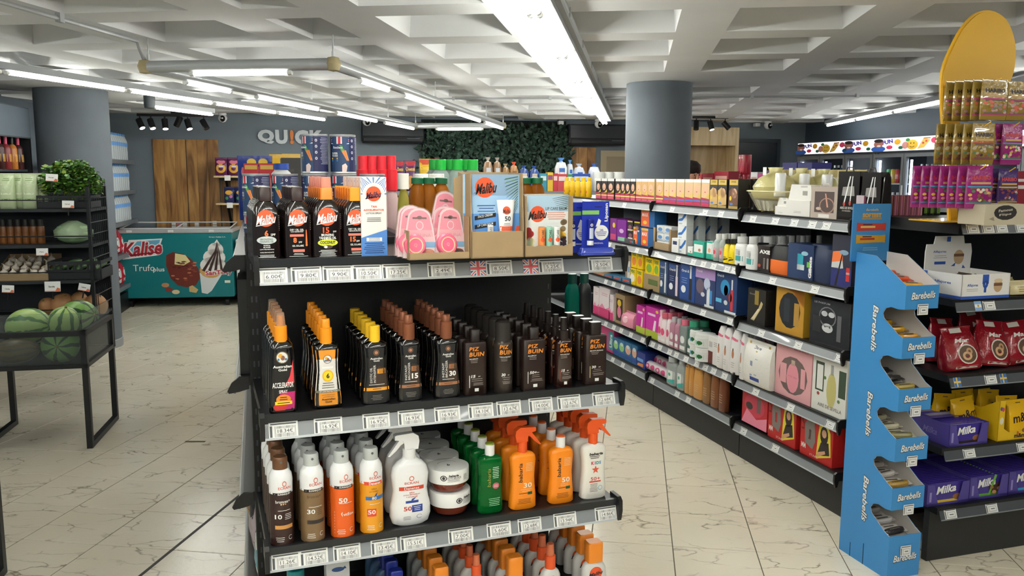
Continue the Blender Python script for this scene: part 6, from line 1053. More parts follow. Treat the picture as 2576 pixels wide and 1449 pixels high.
ps = PR(lambda a, b, e: (-e, D-a, b)); ps.rect(0, D, 0, .12*H, bl); ps.text('Alfajores', .5*D, .6*H, .14*H, bl, w=.45*D, bold=.02); ps.rect(.0, .1*D, .5*H, .98*H, bl)
lz = EK.uz(2460, 592, v+D)[1]-EZS[1]; ld = MB().prism([(0, H*.9), (W*.98, H*.9), (W*1.0, lz*.72), (W*.97, lz*.86), (W*.83, lz*.86), (W*.8, lz), (W*.2, lz), (W*.17, lz*.86), (W*.02, lz*.86), (0, lz*.72)], D-.001, D+.003, WP)
pl = PR(flat(0, D-.001)); pl.text('Alfajores', .3*W, .72*lz, .05*lz, bl, w=.28*W, bold=.02); pl.lines(.32*W, .65*lz, .3*W, 2, .035*lz, .008*lz, ink('#8a8a90')); pl.rect(.2*W, .44*W, .5*lz, .55*lz, bl); pl.ell(.72*W, .62*lz, .11*W, .13*lz, ink('#b89a78')); pl.lay = 1; pl.rect(.61*W, .83*W, .63*lz, .68*lz, ink('#6a4a34')); pl.rect(.44*W, .52*W, .9*lz, .99*lz, bl); pl.poly([(.56*W, .46*lz), (.64*W, .46*lz), (.66*W, .53*lz)], bl); pl.poly([(.8*W, .42*lz), (.88*W, .42*lz), (.82*W, .48*lz)], bl)
put([('tray', m.build('tray')), ('front_print', p.build('front_print')), ('side_print', ps.build('side_print')), ('lid', ld.build('lid'), [('lid_print', pl.build('lid_print'))])], 'biscuit_box', 'open white and blue biscuit display box with raised lid', 'box', EK.P(u, v, EZS[1]), EK.a)
bk = pouch(.075, .04, .06, '#4a3a30', [('e', 0, .5, .3, .2, '#b89a78')], .15)
for j in range(6): put(bk, 'wrapped_biscuit', ['front left', 'front right', 'middle left', 'middle right', 'back left', 'back right'][j]+' wrapped biscuit in the open white box', 'biscuit', EK.P(u+W*(.3 if j % 2 == 0 else .7), v+.04+.058*(j//2), EZS[1]+.045), EK.a+.3*j, 'wrapped biscuits')
for j in range(3):
    uu = EK.uz(2555, 730, .06)[0]; put(pouch(.11, .06, .07, ['#d8cba0', '#b8a878', '#3a342c'][j], [('l', 0, .6, .5, 3, .15, .05, '#8a7a50')], .15), 'wafer_packet', ['front', 'middle', 'rear'][j]+' foil wafer packet beside the biscuit box', 'packet', EK.P(uu+.03*j, .06+.09*j, EZS[1]), EK.a+.1*j, 'foil wafer packets')
# red pretzel bags lying back on the third shelf
def redbag(W, H):
    secs = S_(H, W, .1, (0, .9, .75, 4), (.08, .97, 1, 3.2), (.3, 1, 1, 2.8), (.6, .93, .75, 2.6), (.82, .8, .4, 2.4), (.9, .75, .15, 3), (1, .82, .08, 4)); m = MB().loft(secs, mat('#8f1622', .14, bump=.5, nscale=35, coat=.5), 20); p = PR(wrap(secs))
    p.ell(.05*W, .36*H, .25*W, .23*H, ink('#d8cfc4')); p.lay = 1; p.ell(.05*W, .36*H, .22*W, .2*H, ink('#5a4230')); p.lay = 2; p.ell(.02*W, .32*H, .12*W, .1*H, ink('#c8a078'), hole=.5); p.ell(.1*W, .42*H, .08*W, .08*H, ink('#b88a60'), hole=.4); p.text('Mar', 0, .68*H, .1*H, ink('#e4dcd6'), w=.4*W, shear=.3, bold=.03); p.rect(-.2*W, .1*W, .86*H, .97*H, ink('#d8d2ca'), nu=3); p.rect(-.3*W, .42*W, .04*H, .09*H, ink('#d8cfc4'), nu=4)
    return [('bag', m.build('bag', True)), ('bag_print', p.build('bag_print'))]
for j, (x0, x1, yt, vv) in enumerate(((2385, 2472, 838, .06), (2462, 2543, 822, .08), (2530, 2620, 822, .09), (2345, 2420, 815, .2), (2430, 2510, 790, .24))):
    u, w_, zt = espot(x0, x1, yt, vv, 940); put(redbag(w_, min(.24, zt-EZS[2]+.02)), 'pretzel_bag', ['first front', 'second front', 'third front', 'first rear', 'second rear'][j]+' glossy dark red bag with window from the left', 'bag', EK.P(u, vv+.02, EZS[2]), 0, 'dark red pretzel bags', tilt=(-.22, .1 if j % 2 else -.06, EK.a+.05*(j-2)))
# chocolate boxes
PURP = mat('#4a3f8e', .4); 
def bar(col2, L=()): 
    b = MB().rbox(-.08, .08, 0, .0095, 0, .075, mat('#3d3088', .25, coat=.4), .002); p = PR(flat()); p.text('Milka', .0, .05, .027, WHT, w=.08, bold=.03, shear=.3, sl=.08); p.rect(-.08, .08, .002, .014, ink(col2)); p.ell(.045, .02, .02, .011, ink('#8a5a3a')); ops(p, .16, .075, L)
    return [('wrapper', b.build('wrapper')), ('wrapper_print', p.build('wrapper_print'))]
def choc_box(x0, x1, yt, yb, i, col2, label, n, fill, L=(), D=.3, closed=False):
    u, v = EK.uv(x0, yb, EZS[i]); u1 = EK.uz(x1, yb-10, v)[0]; W = u1-u; H = EK.uz(x0+10, yt, v)[1]-EZS[i]; t_ = .002; m = MB()
    m.prism([(0, 0), (W*.28, 0), (W*.2, H*.6), (W*.17, H*.98), (0, H)], 0, t_, PURP); m.prism([(W*.72, 0), (W, 0), (W, H), (W*.83, H*.98), (W*.8, H*.6)], 0, t_, PURP); m.box(0, W, 0, t_, 0, H*.12, PURP)
    for x in (0, W-t_): m.box(x, x+t_, 0, D, 0, H*1.02, PURP)
    m.box(0, W, D-t_, D, 0, H*1.02, PURP); m.box(0, W, 0, D, 0, t_, PURP)
    if closed: m.box(0, W, .1, D, H*1.02, H*1.02+t_, PURP)
    k = [('box_walls', m.build('box_walls'))]
    p = PR(flat()); p.rect(.06*W, .11*W, .2*H, .65*H, ink('#8f86c0')); k.append(('front_print', p.build('front_print')))
    if closed:
        p = PR(lambda a, b, e: (a, b, H*1.02+t_+e)); [p.rect(W*.1, W*.75, .13+.06*q, .16+.06*q, ink('#9a96a8')) for q in range(3)]; k.append(('top_print', p.build('top_print')))
        p = PR(lambda a, b, e: (-e, D-a, b)); p.text('Milka', D*.6, H*.5, H*.3, ink('#7a70b0'), w=D*.3, shear=.3); k.append(('side_print', p.build('side_print')))
    put(k, 'chocolate_carton', label, 'carton', EK.P(u, v, EZS[i]), EK.a)
    kd = bar(col2, L)
    for j in range(n): put(kd, 'chocolate_bar', fill+', '+(frontal(j).replace('its row', 'the box')), 'chocolate', EK.P(u+W/2, v+.006+.0165*j, EZS[i]+.003), 0, fill+'s', sc=((W-.012)/.16, 1, H*.95/.075), tilt=(-.12, 0, EK.a))
choc_box(2386, 2483, 1071, 1126, 3, '#2a1c18', 'purple chocolate carton with half-closed top on the fourth shelf', 8, 'dark purple chocolate bar', (), .26, True)
choc_box(2330, 2436, 1221, 1276, 4, '#d8b83a', 'purple chocolate carton at the left of the lowest shelf', 16, 'purple and yellow chocolate bar')
choc_box(2437, 2533, 1203, 1260, 4, '#5a9a3a', 'purple chocolate carton in the middle of the lowest shelf', 16, 'purple and green chocolate bar', [('r', .05, .5, .0, .6, '#3a241c'), ('+',), ('e', .2, .2, .06, .08, '#b88a5a'), ('e', .34, .35, .06, .08, '#b88a5a'), ('e', .14, .42, .05, .07, '#a87a4a'), ('p', [(.0, .0), (.05, 0), (.3, .95), (.24, 1)], '#6aa83a')])
choc_box(2535, 2630, 1188, 1245, 4, '#3a9ac8', 'purple chocolate carton at the right of the lowest shelf', 14, 'purple and light blue chocolate bar')
# yellow peanut sweet bags
u, v = EK.uv(2508, 1111, EZS[3]); W = .2; H = EK.uz(2508, 1010, v)[1]-EZS[3]; YE = mat('#d8b01c', .4); m = MB(); D = .24
m.prism([(0, 0), (W, 0), (W, H*.2), (W*.3, H*.2), (W*.16, H*.3), (W*.15, H), (0, H)], 0, .002, YE); m.prism([(0, 0), (D, 0), (D, H*.75), (D*.4, H*.7), (.02, H*.95), (0, H)], 0, .002, YE, 'x'); m.box(W-.002, W, 0, D, 0, H*.6, YE); m.box(0, W, D-.002, D, 0, H*.9, YE); m.box(0, W, 0, D, 0, .002, YE)
p = PR(flat()); p.text('m&m', .6*W, .1*H, .11*H, ink('#3a2418'), w=.3*W, bold=.05); p.ell(.08*W, .5*H, .05*W, .09*H, ink('#d8d4c0')); p.ell(.05*W, .8*H, .03*W, .05*H, ink('#3a5a9a')); p.ell(.1*W, .78*H, .035*W, .055*H, ink('#c03a4a'))
put([('display_box', m.build('display_box')), ('front_print', p.build('front_print'))], 'sweet_display_box', 'yellow cut-away display box of peanut sweets', 'carton', EK.P(u, v, EZS[3]), EK.a)
def mbag(W, H): return pouch(W, H, .05, '#d9aa18', [('t', 'm&m', .05, .55, .8, .24, '#2a1c16', .12), ('e', .1, .2, .1, .06, '#8a5a2a'), ('e', .3, .15, .07, .05, '#3a6a3a'), ('e', -.2, .14, .07, .05, '#c05a2a'), ('r', -.1, .12, .9, .93, '#7a5a10')], .2)
for j, (uu, vv, zz, r_) in enumerate(((u+.13, v+.02, .02, 0), (u+.125, v+.075, .03, .05), (u-.06, v+.11, .03, -.1), (u-.11, v+.18, .03, .1), (u+.02, v+.2, .05, 0), (u+.12, v+.17, .05, .1))): put(mbag(.12, .16), 'sweet_bag', ['front bag of yellow peanut sweets', 'second bag of yellow peanut sweets', 'yellow peanut sweet bag leaning beside the display box', 'yellow peanut sweet bag behind the purple carton', 'rear left yellow peanut sweet bag', 'rear right yellow peanut sweet bag'][j], 'bag', EK.P(uu, vv, EZS[3]+zz*.2), 0, 'yellow peanut sweet bags', tilt=(-.1, r_, EK.a))
# ---------------- things on the top of the snack unit
def top_e(x0, x1, yt, yb, mk, name, label, cat, half=0, group=None):
    u, v = EK.uv((x0+x1)/2, yb, EZS[0]); _, w_, zt = EK.span(x0, x1, yt, v, yb); put(mk(w_, zt-EZS[0]), name, label, cat, EK.P(u, v+half, EZS[0]), EK.a, group)
STR = lambda cs: [('r', -.5+i/len(cs), -.5+(i+1)/len(cs), .03, .97, c) for i, c in enumerate(cs)]
top_e(2171, 2215, 492, 543, lambda W, H: carton(W, H, .05, '#b8a8b0', STR(('#a85a7a', '#c88a8a', '#c8b45a', '#7ab08a', '#6a9ac8', '#a8b8d8'))), 'striped_box', 'rainbow striped carton on top of the snack unit', 'box')
for j, x in enumerate((2216, 2231, 2246, 2261, 2276, 2290, 2305)): top_e(x, x+14, 491, 543, lambda W, H: carton(W, H, .05, '#8a4a5a', STR(('#7a3a4c', '#b86a7a', '#8a4a6a', '#c89a8a'))), 'striped_box', ORD[j]+' narrow mauve striped carton from the left', 'box', group='mauve striped cartons')
for j, x in enumerate((2322, 2338, 2354, 2420, 2440, 2458)): top_e(x, x+16, 487, 541, lambda W, H: bottle(W, H, W, '#1f2622', '#17191b', [('r', -.45, .45, .1, .6, '#6a8a2a' if x < 2400 else '#5a4038')], 'can', .22, .46), 'dark_can', ORD[j]+' small black can from the left on top of the snack unit', 'can', .02, 'small black cans')
top_e(2475, 2590, 514, 566, lambda W, H: carton(W, H, .12, '#b8ae98', [('e', -.05, .6, .25, .36, '#2a2624'), ('+',), ('t', 'Famous', -.05, .72, .3, .13, '#c8c0b0', .1), ('t', 'Flips', -.05, .5, .26, .13, '#c8c0b0', .1), ('p', [(-.4, .3), (-.3, .4), (-.28, .2)], '#8a8070')], rough=.7), 'snack_carton', 'kraft carton with black round badge on top of the snack unit', 'carton')
top_e(2548, 2600, 430, 520, lambda W, H: carton(W, H, .1, '#8a2a34', [('r', -.5, .5, .5, .6, '#d8d0c8'), ('r', -.5, .5, .7, .78, '#d8d0c8')]), 'striped_carton', 'red and white striped carton at the right edge', 'carton')
# sweet bag stand: plain yellow upright with hooks
YEL = mat('#e2b01c', .25, coat=.4); u, v = EK.uv(2396, 557, EZS[0]); ST = thing('sweet_bag_stand', 'yellow plastic hook stand hung with bags of gummy sweets', 'stand', EK.P(u, v, EZS[0]), EK.a)
ob('base_plate', MB().rbox(-.105, .22, -.06, .12, 0, .006, YEL, .002).build('base_plate'), ST)
zt = EK.uz(2380, 150, v)[1]-EZS[0]; po = [(.0, .016), (.1, .016), (.16, .022), (.25, .03), (.35, .028), (.42, .03), (.5, .042), (zt-.06, .045), (zt-.02, .036), (zt, .012)]
bo = [(2385, 556), (2404, 556), (2402, 430), (2410, 300), (2428, 216), (2500, 214), (2538, 200), (2552, 125), (2535, 60), (2500, 30), (2460, 30), (2425, 60), (2395, 110), (2368, 180), (2366, 260), (2372, 340), (2384, 430)]
bp = [EK.uz(x, y, v+.03) for x, y in bo]; bp = [(a-u, z-EZS[0]) for a, z in bp]; dn = []
for i in range(len(bp)):      # round the outline
    p0, p1, p2, p3 = [np.array(bp[(i+k-1) % len(bp)]) for k in range(4)]
    for t in (0, .25, .5, .75): dn.append(tuple(.5*((2*p1)+(p2-p0)*t+(2*p0-5*p1+4*p2-p3)*t*t+(3*p1-p0-3*p2+p3)*t**3)) if 1 < i < len(bp)-1 else tuple(p1+(p2-p1)*t))
m = MB().prism([(x, max(z, .004)) for x, z in dn][::-1], .024, .036, mat('#e0ad1e', .5)); m.prism([(x*.985+.002, max(z*.99, .004)) for x, z in dn][::-1], .02, .024, mat('#e0ad1e', .5)); ob('backboard', m.build('backboard'), ST)
def gum(W, H, c, lc, mid):
    secs = S_(H, W, .022, (0, .98, .12, 5), (.1, 1, .6, 4), (.35, 1, 1, 3), (.65, 1, .8, 3), (.85, .97, .3, 4), (.93, .96, .1, 6), (1, .97, .08, 6)); m = MB().loft(secs, mat(c, .15, coat=.6, bump=.3, nscale=60), 16); p = PR(wrap(secs)); p.rect(-.49*W, .49*W, .14*H, .5*H, ink('#6a5a50'), nu=8); p.lay = 1
    rs = random.Random(int(W*1e4)+len(mid))
    for k in range(22): p.ell(rs.uniform(-.42, .42)*W, rs.uniform(.18, .46)*H, .07*W, .035*H, ink(rs.choice(mid)), n=8)
    p.lay = 2; p.rect(-.49*W, .49*W, .5*H, .53*H, ink(lc), nu=8); p.rect(-.49*W, .49*W, .12*H, .14*H, ink(lc), nu=8); p.text('HARIBO', 0, .72*H, .1*H, ink('#2a2020' if c == '#9a8038' else '#c02a3a'), w=.76*W, bold=.05); p.lay = 1; p.rect(-.38*W, .38*W, .57*H, .62*H, ink('#c8a068'), nu=4)
    hk = MB().tube([(-.0, .03, H*.93), (0, -.03, H*.93), (0, -.036, H*.96)], .0016, YEL, 6)
    return [('bag', m.build('bag', True)), ('bag_print', p.build('bag_print'))]
GOLD = ('#9a8038', '#b02a3a', ['#8a4a4a', '#5a7a5a', '#b8a888', '#3a2a2a', '#c8b8b0']); PUR = ('#9a2a78', '#3a9ac0', ['#e8d0a0', '#e0e0d8', '#4a8a4a', '#d88a8a', '#d8b84a', '#8a5a3a']); VIO = ('#4a3070', '#d8c03a', ['#8a3a3a', '#d8d0c8', '#3a3a3a', '#c8889a']); PNK = ('#9a8038', '#b8307a', ['#a87a7a', '#7a8a6a', '#c8a0a0', '#d86a5a'])
cB = lambda x, y: (2276+x/3.623, 170+y/3.623)
for r_, row in enumerate((((690, 930, 105, 478, PNK, 5), (925, 1170, 125, 480, PNK, 3)), ((605, 815, 505, 885, GOLD, 5), (880, 1065, 510, 885, PUR, 3)), ((555, 795, 895, 1285, PUR, 7), (845, 1025, 920, 1270, VIO, 3)))):
    for c_, (a, b, t, bt, col, n) in enumerate(row):
        x0, yt = cB(a, t); x1, yb = cB(b, bt); vv = v-.03-.026*(n-1); uu, w_, z1 = EK.span(x0, x1, yt, vv, yb); z0 = EK.uz((x0+x1)/2, yb, vv)[1]; kd = gum(w_, z1-z0, *col)
        for j in range(n): put(kd, 'gummy_bag', ['top', 'middle', 'bottom'][r_]+' tier '+['left', 'right'][c_]+' hook gummy sweet bag, '+(ORD[j]+' from the front' if j else 'front one'), 'bag', EK.P(uu-.0165*j, vv+.026*j, z0), EK.a, 'gummy bags on the '+['top', 'middle', 'bottom'][r_]+' tier')
        hm = MB().tube([tuple(np.array((uu-u-.0165*n, vv-v+.026*n, z1-EZS[0]-.012))), (uu-u, vv-v, z1-EZS[0]-.012), (uu-u+.01, vv-v-.02, z1-EZS[0]+.004)], .0022, YEL, 6); hm.tube([(-.02, .022, z1-EZS[0]-.012), (uu-u-.0165*n, vv-v+.026*n, z1-EZS[0]-.012)], .004, YEL, 6); ob('hook_arm', hm.build('hook_arm', True), ST)
# ================================================================ BLUE PROTEIN BAR STAND
s0 = np.array([1.419, 3.445, 0]); tf = np.array([.284, -.959, 0]); BD = .288; fo = s0+tf*BD; BS = Rack(fo[:2], 16.5); BWd = BS.uz(2362, 719, 0)[0]
SB = mat('#3a86c4', .45); SBW = mat('#cfc9c4', .6)
xf = lambda y: 2277-42*(y-720)/729
tiers = [(719, 779), (851, 903), (980, 1036), (1104, 1162), (1229, 1284), (1350, None)]; TZ = [(BS.uz(xf(a), a, 0)[1], BS.uz(xf(b), b, 0)[1] if b else 0) for a, b in tiers]; ZT = 1.287
def side_outline():
    o = [(BD, 0), (BD, ZT), (BD-.115, ZT-.004)]
    for k, (zt, zb) in enumerate(TZ):
        o.append((0, zt)); o.append((0, zb))
        if k < 5:
            zn = TZ[k+1][0]; o += [(.03, zb-.004), (.07, zb+.0), (.1, zb-.01), (.115, zb-.03), (.108, zb-.05), (.03, zn+.012)]
    return o
so = side_outline(); BST = thing('bar_display_stand', 'tall blue cardboard display stand with six tiers of protein bars', 'display stand', BS.P(0, 0, 0), BS.a)
for x, nm in ((0, 'left'), (BWd-.004, 'right')):
    m = MB().prism(so, x, x+.002, SB if nm == 'left' else SBW, 'x'); m.prism(so, x+.002, x+.004, SBW if nm == 'left' else SB, 'x'); ob('side_panel', m.build('side_panel'), BST)
ob('back_panel', MB().box(.004, BWd-.004, BD-.004, BD, 0, ZT-.06, SBW).build('back_panel'), BST)
p = PR(lambda a, b, e: (-e, BD-a, b))     # lettering on the left flank: a from the back edge, b height
def on_side(x, y):
    q = atV(x, y, s0, np.array([-.959, -.284, 0])); return float((q-s0)@tf), float(q[2])
for (xa, ya, xb, yb) in ((2205, 768, 2196, 884), (2191, 986, 2182, 1097), (2181, 1199, 2172, 1311)):
    a, b = on_side((xa+xb)/2, (ya+yb)/2); hh = on_side(xa, ya)[1]-on_side(xb, yb)[1]
    p.lay = 0; p.text('Barebells', a, b, .034, ink('#23262c'), w=hh*1.03, rot=-math.pi/2, bold=.06, shear=.25); p.lay = 2; p.text('Barebells', a, b, .03, WHT, w=hh, rot=-math.pi/2, bold=.02, shear=.25)
ob('side_lettering', p.build('side_lettering'), BST)
for x in (.07, .15): ob('fold_slit', MB().box(-.0012, .0, BD-x-.0015, BD-x+.0015, 0, .06+.03*(x > .1), mat('#20384e', .8)).build('fold_slit'), BST)
for k, (zt, zb) in enumerate(TZ):
    f = ob('tier_front', MB().box(0, BWd, -.003, 0, max(zb, 0), zt, SB).build('tier_front'), BST)
    zc = zt-.06 if k < 5 else .2*zt; zc = (zt+zb)/2+.0 if k < 5 else BS.uz(2280, 1404, 0)[1]; pr_ = PR(flat(0, -.003)); pr_.text('Barebells', BWd*.53, zc+.006, .031, ink('#23262c'), w=BWd*.74, bold=.06, shear=.25, sl=.05); pr_.lay = 2; pr_.text('Barebells', BWd*.53, zc+.007, .028, WHT, w=BWd*.72, bold=.02, shear=.25, sl=.05); ob('lettering', pr_.build('lettering'), f)
    ob('tier_floor', MB().prism([(0, zt-.05), (BD, zt+.012), (BD, zt+.014), (0, zt-.048)], .004, BWd-.004, SBW, 'x').build('tier_floor'), BST)
    price_tag(BS, BWd*.52, (zb-.012 if k < 5 else zt-.075), ['top', 'second', 'third', 'fourth', 'fifth', 'lowest'][k]+' price tag on the front of the blue bar stand', .05, .042, None, .0, .02, dv=-.002-.003)
    cols = [('#e2552a', '#e8b04a'), ('#d8a41c', '#c88a14'), ('#2a2624', '#a8903a'), ('#d2cdb0', '#8a8458'), ('#cfcac4', '#a8863a'), ('#c4c2c0', '#26242a')][k]
    zf = (zb if k < 5 else zt-.11)
    for j in range(6):
        kd = [(-.055, .0), (.055, .0)]; b = MB().loft([(0, .05, .012, 4), (.004, .054, .016, 3.5), (.014, .054, .016, 3), (.02, .05, .01, 2.6)], mat(cols[j % 2 if j in (1, 4) else 0], .25, coat=.4), 14); b.box(-.068, -.048, -.014, .014, .007, .009, mat(cols[0], .3)); b.box(.048, .068, -.014, .014, .007, .009, mat(cols[0], .3))
        pp = PR(lambda a, c, e: (a, c, .0203+e)); pp.rect(-.03, .03, -.004, .004, ink('#3a2a26' if k < 2 else '#55504a'))
        put([('wrapper', b.build('wrapper')), ('wrapper_print', pp.build('wrapper_print'))], 'protein_bar', ORD[j]+' '+['orange', 'yellow', 'black', 'cream', 'white and gold', 'white and black'][k]+' protein bar in its tier of the blue stand', 'bar', BS.P(BWd/2, .025+.036*j, zt-.045+.22*(.025+.036*j)+(.014 if j % 2 else .0)), 0, 'protein bars', tilt=(.21, random.uniform(-.05, .05), BS.a+random.uniform(-.15, .15)), sc=(.9, 1, 1))
u0, z0 = BS.uz(2140, 640, BD); u1, z1 = BS.uz(2244, 512, BD); W, H = u1-u0, z1-z0
hc = MB().rbox(0, W, BD+.001, BD+.005, z0-.03, z1, SB, .003); h_ = ob('header_card', hc.build('header_card'), BST, (u0, 0, 0)); p = PR(flat(W/2, BD+.001, z0))
p.text('Barebells', 0, .88*H, .06*H, ink('#2a2c30'), w=.36*W, bold=.05, shear=.25); p.lay = 1; p.text('Barebells', 0, .88*H, .05*H, ink('#c8c8c8'), w=.34*W, shear=.25); p.text('SOFTEST', 0, .77*H, .085*H, ink('#c8942a'), w=.5*W, bold=.06); p.rect(-.26*W, .25*W, .69*H, .715*H, ink('#a88a4a'))
for vv, c, c2 in ((.53, '#b83a2e', '#d8b86a'), (.29, '#c8982a', '#a83a2a')):
    p.lay = 1; p.poly([(-.38*W, (vv-.08)*H), (-.33*W, (vv-.07)*H), (.28*W, (vv-.06)*H), (.38*W, (vv-.07)*H), (.38*W, (vv+.09)*H), (.28*W, (vv+.08)*H), (-.3*W, (vv+.09)*H), (-.38*W, (vv+.1)*H)], ink(c)); p.lay = 2; p.rect(-.28*W, .1*W, (vv-.01)*H, (vv+.03)*H, ink(c2)); p.rect(-.22*W, .02*W, (vv+.045)*H, (vv+.065)*H, ink('#2a2440'))
p.lines(0, .12*H, .5*W, 2, .04*H, .014*H, ink('#8ab8d8')); ob('header_print', p.build('header_print'), h_)
# ================================================================ BACK OF THE SHOP
def bput(me_name, me, label, cat, u, v, z, group=None): return tag(ob(me_name, me, None, BW.P(u, v, z), BW.a), label, cat, group)
WOOD = wood_mat('#5e3c1c', '#9a6c3a', '#c29758', (3, 3, .45)); PALEW = wood_mat('#b09468', '#c8ae84', '#d8c29c', (4, 4, .4), 'pale_oak')
def planks(name, label, u0, u1, z0, z1, n, d=.03, mt=None):
    o = thing(name, label, 'panel', BW.P(u0, -d, 0), BW.a); w_ = (u1-u0)/n
    for k in range(n): ob('plank', MB().rbox(k*w_+.001, (k+1)*w_-.001, 0, d, z0, z1, mt or WOOD, .002).build('plank'), o)
planks('wood_panel', 'left dark pine panel on the wall above the ice cream freezer', .566, .955, .05, 2.01, 3); planks('wood_panel', 'right dark pine panel on the wall above the ice cream freezer', .963, 1.348, .05, 2.01, 3); planks('wood_panel', 'low pine panel behind the snack wall shelves', 1.36, 1.9, .05, 1.5, 3); planks('wood_panel', 'pine panel under the right air conditioner', 5.775, 6.25, .9, 1.96, 4)
m = MB(); m.box(0, .6, 0, .02, 0, .8, mat('#a99a80', .6)); m.box(.08, .52, -.004, .0, .0, .72, mat('#8d8069', .6)); bput('notice_board', m.build('notice_board'), 'pale wooden board beside the column on the back wall', 'board', 6.32, -.03, 1.12)
for i, (x, y) in enumerate(((437, 562), (450, 562), (465, 563), (495, 563), (540, 560))): u, z = BW.uz(x, y, -.032); bput('price_card', MB().box(-.025, .025, -.002, 0, -.02, .02, WHT if i != 1 else mat('#c87890', .5)).build('price_card'), ORD[i]+' small card from the left on the pine panels above the freezer', 'card', u, -.032, z, 'cards on the pine panels')
# wall shelves with snack bags
for j, (y, a, b) in enumerate(((447, 537, 640), (516, 543, 640))):
    u, z = BW.uz(a, y, -.35); u1 = BW.uz(b, y, -.35)[0]; o = thing('wall_shelf', ['upper', 'lower'][j]+' pale wooden wall shelf with snack bags', 'shelf', BW.P(u, -.35, z), BW.a); ob('board', MB().rbox(0, u1-u, 0, .32, 0, .025, PALEW, .002).build('board'), o); ob('bracket', MB().prism([(.05, 0), (.32, 0), (.32, -.28), (.29, -.28)], .12, .15, BLK, 'x').build('bracket'), o); ob('label_holder', MB().box(.13, .2, -.003, 0, -.035, .03, WHT).build('label_holder'), o)
    for k in range(2 if j == 0 else 2):
        x0 = (541, 573)[k] if j == 0 else (564, 592)[k]; x1 = x0+32 if j == 0 else x0+26; yt = 396 if j == 0 else 470; uu, w_, zt = BW.span(x0, x1, yt, -.3, y)
        for d in range(2): put(pouch(w_, zt-z-.025, .1, '#5a1f4e' if j == 0 else '#232c5c', [('e', 0, .75, .35, .12, '#d87a94'), ('o', 0, .4, .38, .26, '#e0a838', .5), ('+',), ('r', -.15, .2, .45, .55, '#e0d0dc')] if j == 0 else [('e', 0, .65, .35, .14, '#d8a02c'), ('e', -.2, .3, .15, .1, '#3a8a4a'), ('e', .2, .4, .15, .1, '#b05a9a')]), 'snack_bag', [['purple', 'navy'][j]+' corn snack bag on the '+['upper', 'lower'][j]+' wooden shelf, '+['left', 'right'][k]+[' front', ' rear'][d]][0], 'bag', BW.P(uu, -.3+.11*d, z+.025), BW.a, 'snack bags on the wooden shelves')
# ice cream freezer
fu0, fz = BW.uz(305, 740, -.72); fu1 = BW.uz(589, 740, -.72)[0]; FW = fu1-fu0; FT = BW.uz(440, 577, -.72)[1]; FB = BW.uz(440, 749, -.72)[1]; FD = .64
fr = thing('chest_freezer', 'teal fronted ice cream chest freezer with sliding glass lids', 'freezer', BW.P(fu0, -.72, 0), BW.a); TEAL = mat('#14757c', .35); hz = FT-.045
ob('cabinet', MB().rbox(0, FW, 0, FD, FB, hz, TEAL, .006).build('cabinet'), fr); ob('rim', MB().rbox(-.008, FW+.008, -.01, FD+.01, hz, FT, mat('#b9bdc0', .3, .3), .006).build('rim'), fr)
for k in range(2): ob('glass_lid', MB().box(.02+k*FW*.48, FW*.5+k*FW*.48, .03, FD-.03, FT+.004+.008*k, FT+.01+.008*k, GLASS).build('glass_lid'), fr); ob('lid_frame', MB().tube([(.02+k*FW*.48, .03, FT+.008), (FW*.5+k*FW*.48, .03, FT+.008), (FW*.5+k*FW*.48, FD-.03, FT+.05), (.02+k*FW*.48, FD-.03, FT+.05), (.02+k*FW*.48, .03, FT+.008)], .008, mat('#d4d6d8', .3), 6).build('lid_frame'), fr)
for k in range(3): ob('rim_handle', MB().rbox(FW*(.1+.36*k)-.03, FW*(.1+.36*k)+.03, -.016, -.008, hz+.01, FT-.005, mat('#d8dadc', .3), .002).build('rim_handle'), fr)
for x in (.09, FW-.09):
    for y in (.08, FD-.08): ob('castor', MB().tube([(x-.02, y, .045), (x+.02, y, .045)], .045, BLK, 14).build('castor', True), fr)
p = PR(flat(0, 0, FB)); W, H = FW, hz-FB; rd = ink('#a82636'); wh = WHT
p.poly([(.03*W, .6*H), (.33*W, .66*H), (.385*W, .92*H), (.09*W, .9*H)], ink('#e4e8ea')); p.lay = 1; p.poly([(.045*W, .63*H), (.32*W, .68*H), (.365*W, .9*H), (.1*W, .87*H)], ink('#5fa8c8')); p.lay = 2; p.text('Kalise', .205*W, .765*H, .24*H, wh, w=.36*W, bold=.09, shear=.2, sl=.08); p.lay = 4; p.text('Kalise', .205*W, .765*H, .22*H, rd, w=.345*W, bold=.03, shear=.2, sl=.08); p.rect(.1*W, .34*W, .655*H, .675*H, rd, sl=.12)
p.text('Trufo', .21*W, .47*H, .1*H, wh, w=.19*W, bold=.0); p.text('plus', .34*W, .435*H, .085*H, wh, w=.1*W)
p.lay = 1
def blob(pts, c, e=None): p.poly([(x*W, z*H) for x, z in pts], ink(c))
# ice cream on a stick
blob([(.405, .5), (.44, .3), (.5, .19), (.58, .16), (.66, .19), (.7, .3), (.69, .45), (.63, .6), (.56, .68), (.47, .71), (.41, .66)][::1], '#6a2a20'); p.lay = 2
rs = random.Random(2)
for k in range(26): a, b = rs.uniform(.44, .67), rs.uniform(.22, .56); p.ell(a*W, b*H, .018*W, .012*H, ink(rs.choice(('#b87a5a', '#8a4030', '#4a1a14'))), n=8)
blob([(.48, .52), (.56, .5), (.62, .56), (.58, .66), (.49, .69)], '#e0d49a'); blob([(.6, .09), (.66, .07), (.68, .12), (.63, .19), (.6, .17)], '#c8aa74')
for c, x, z in (('#b8845a', .39, .2), ('#8a3a30', .42, .13), ('#d8c8a0', .48, .09)): p.ell(x*W, z*H, .035*W, .035*H, ink(c), n=10)
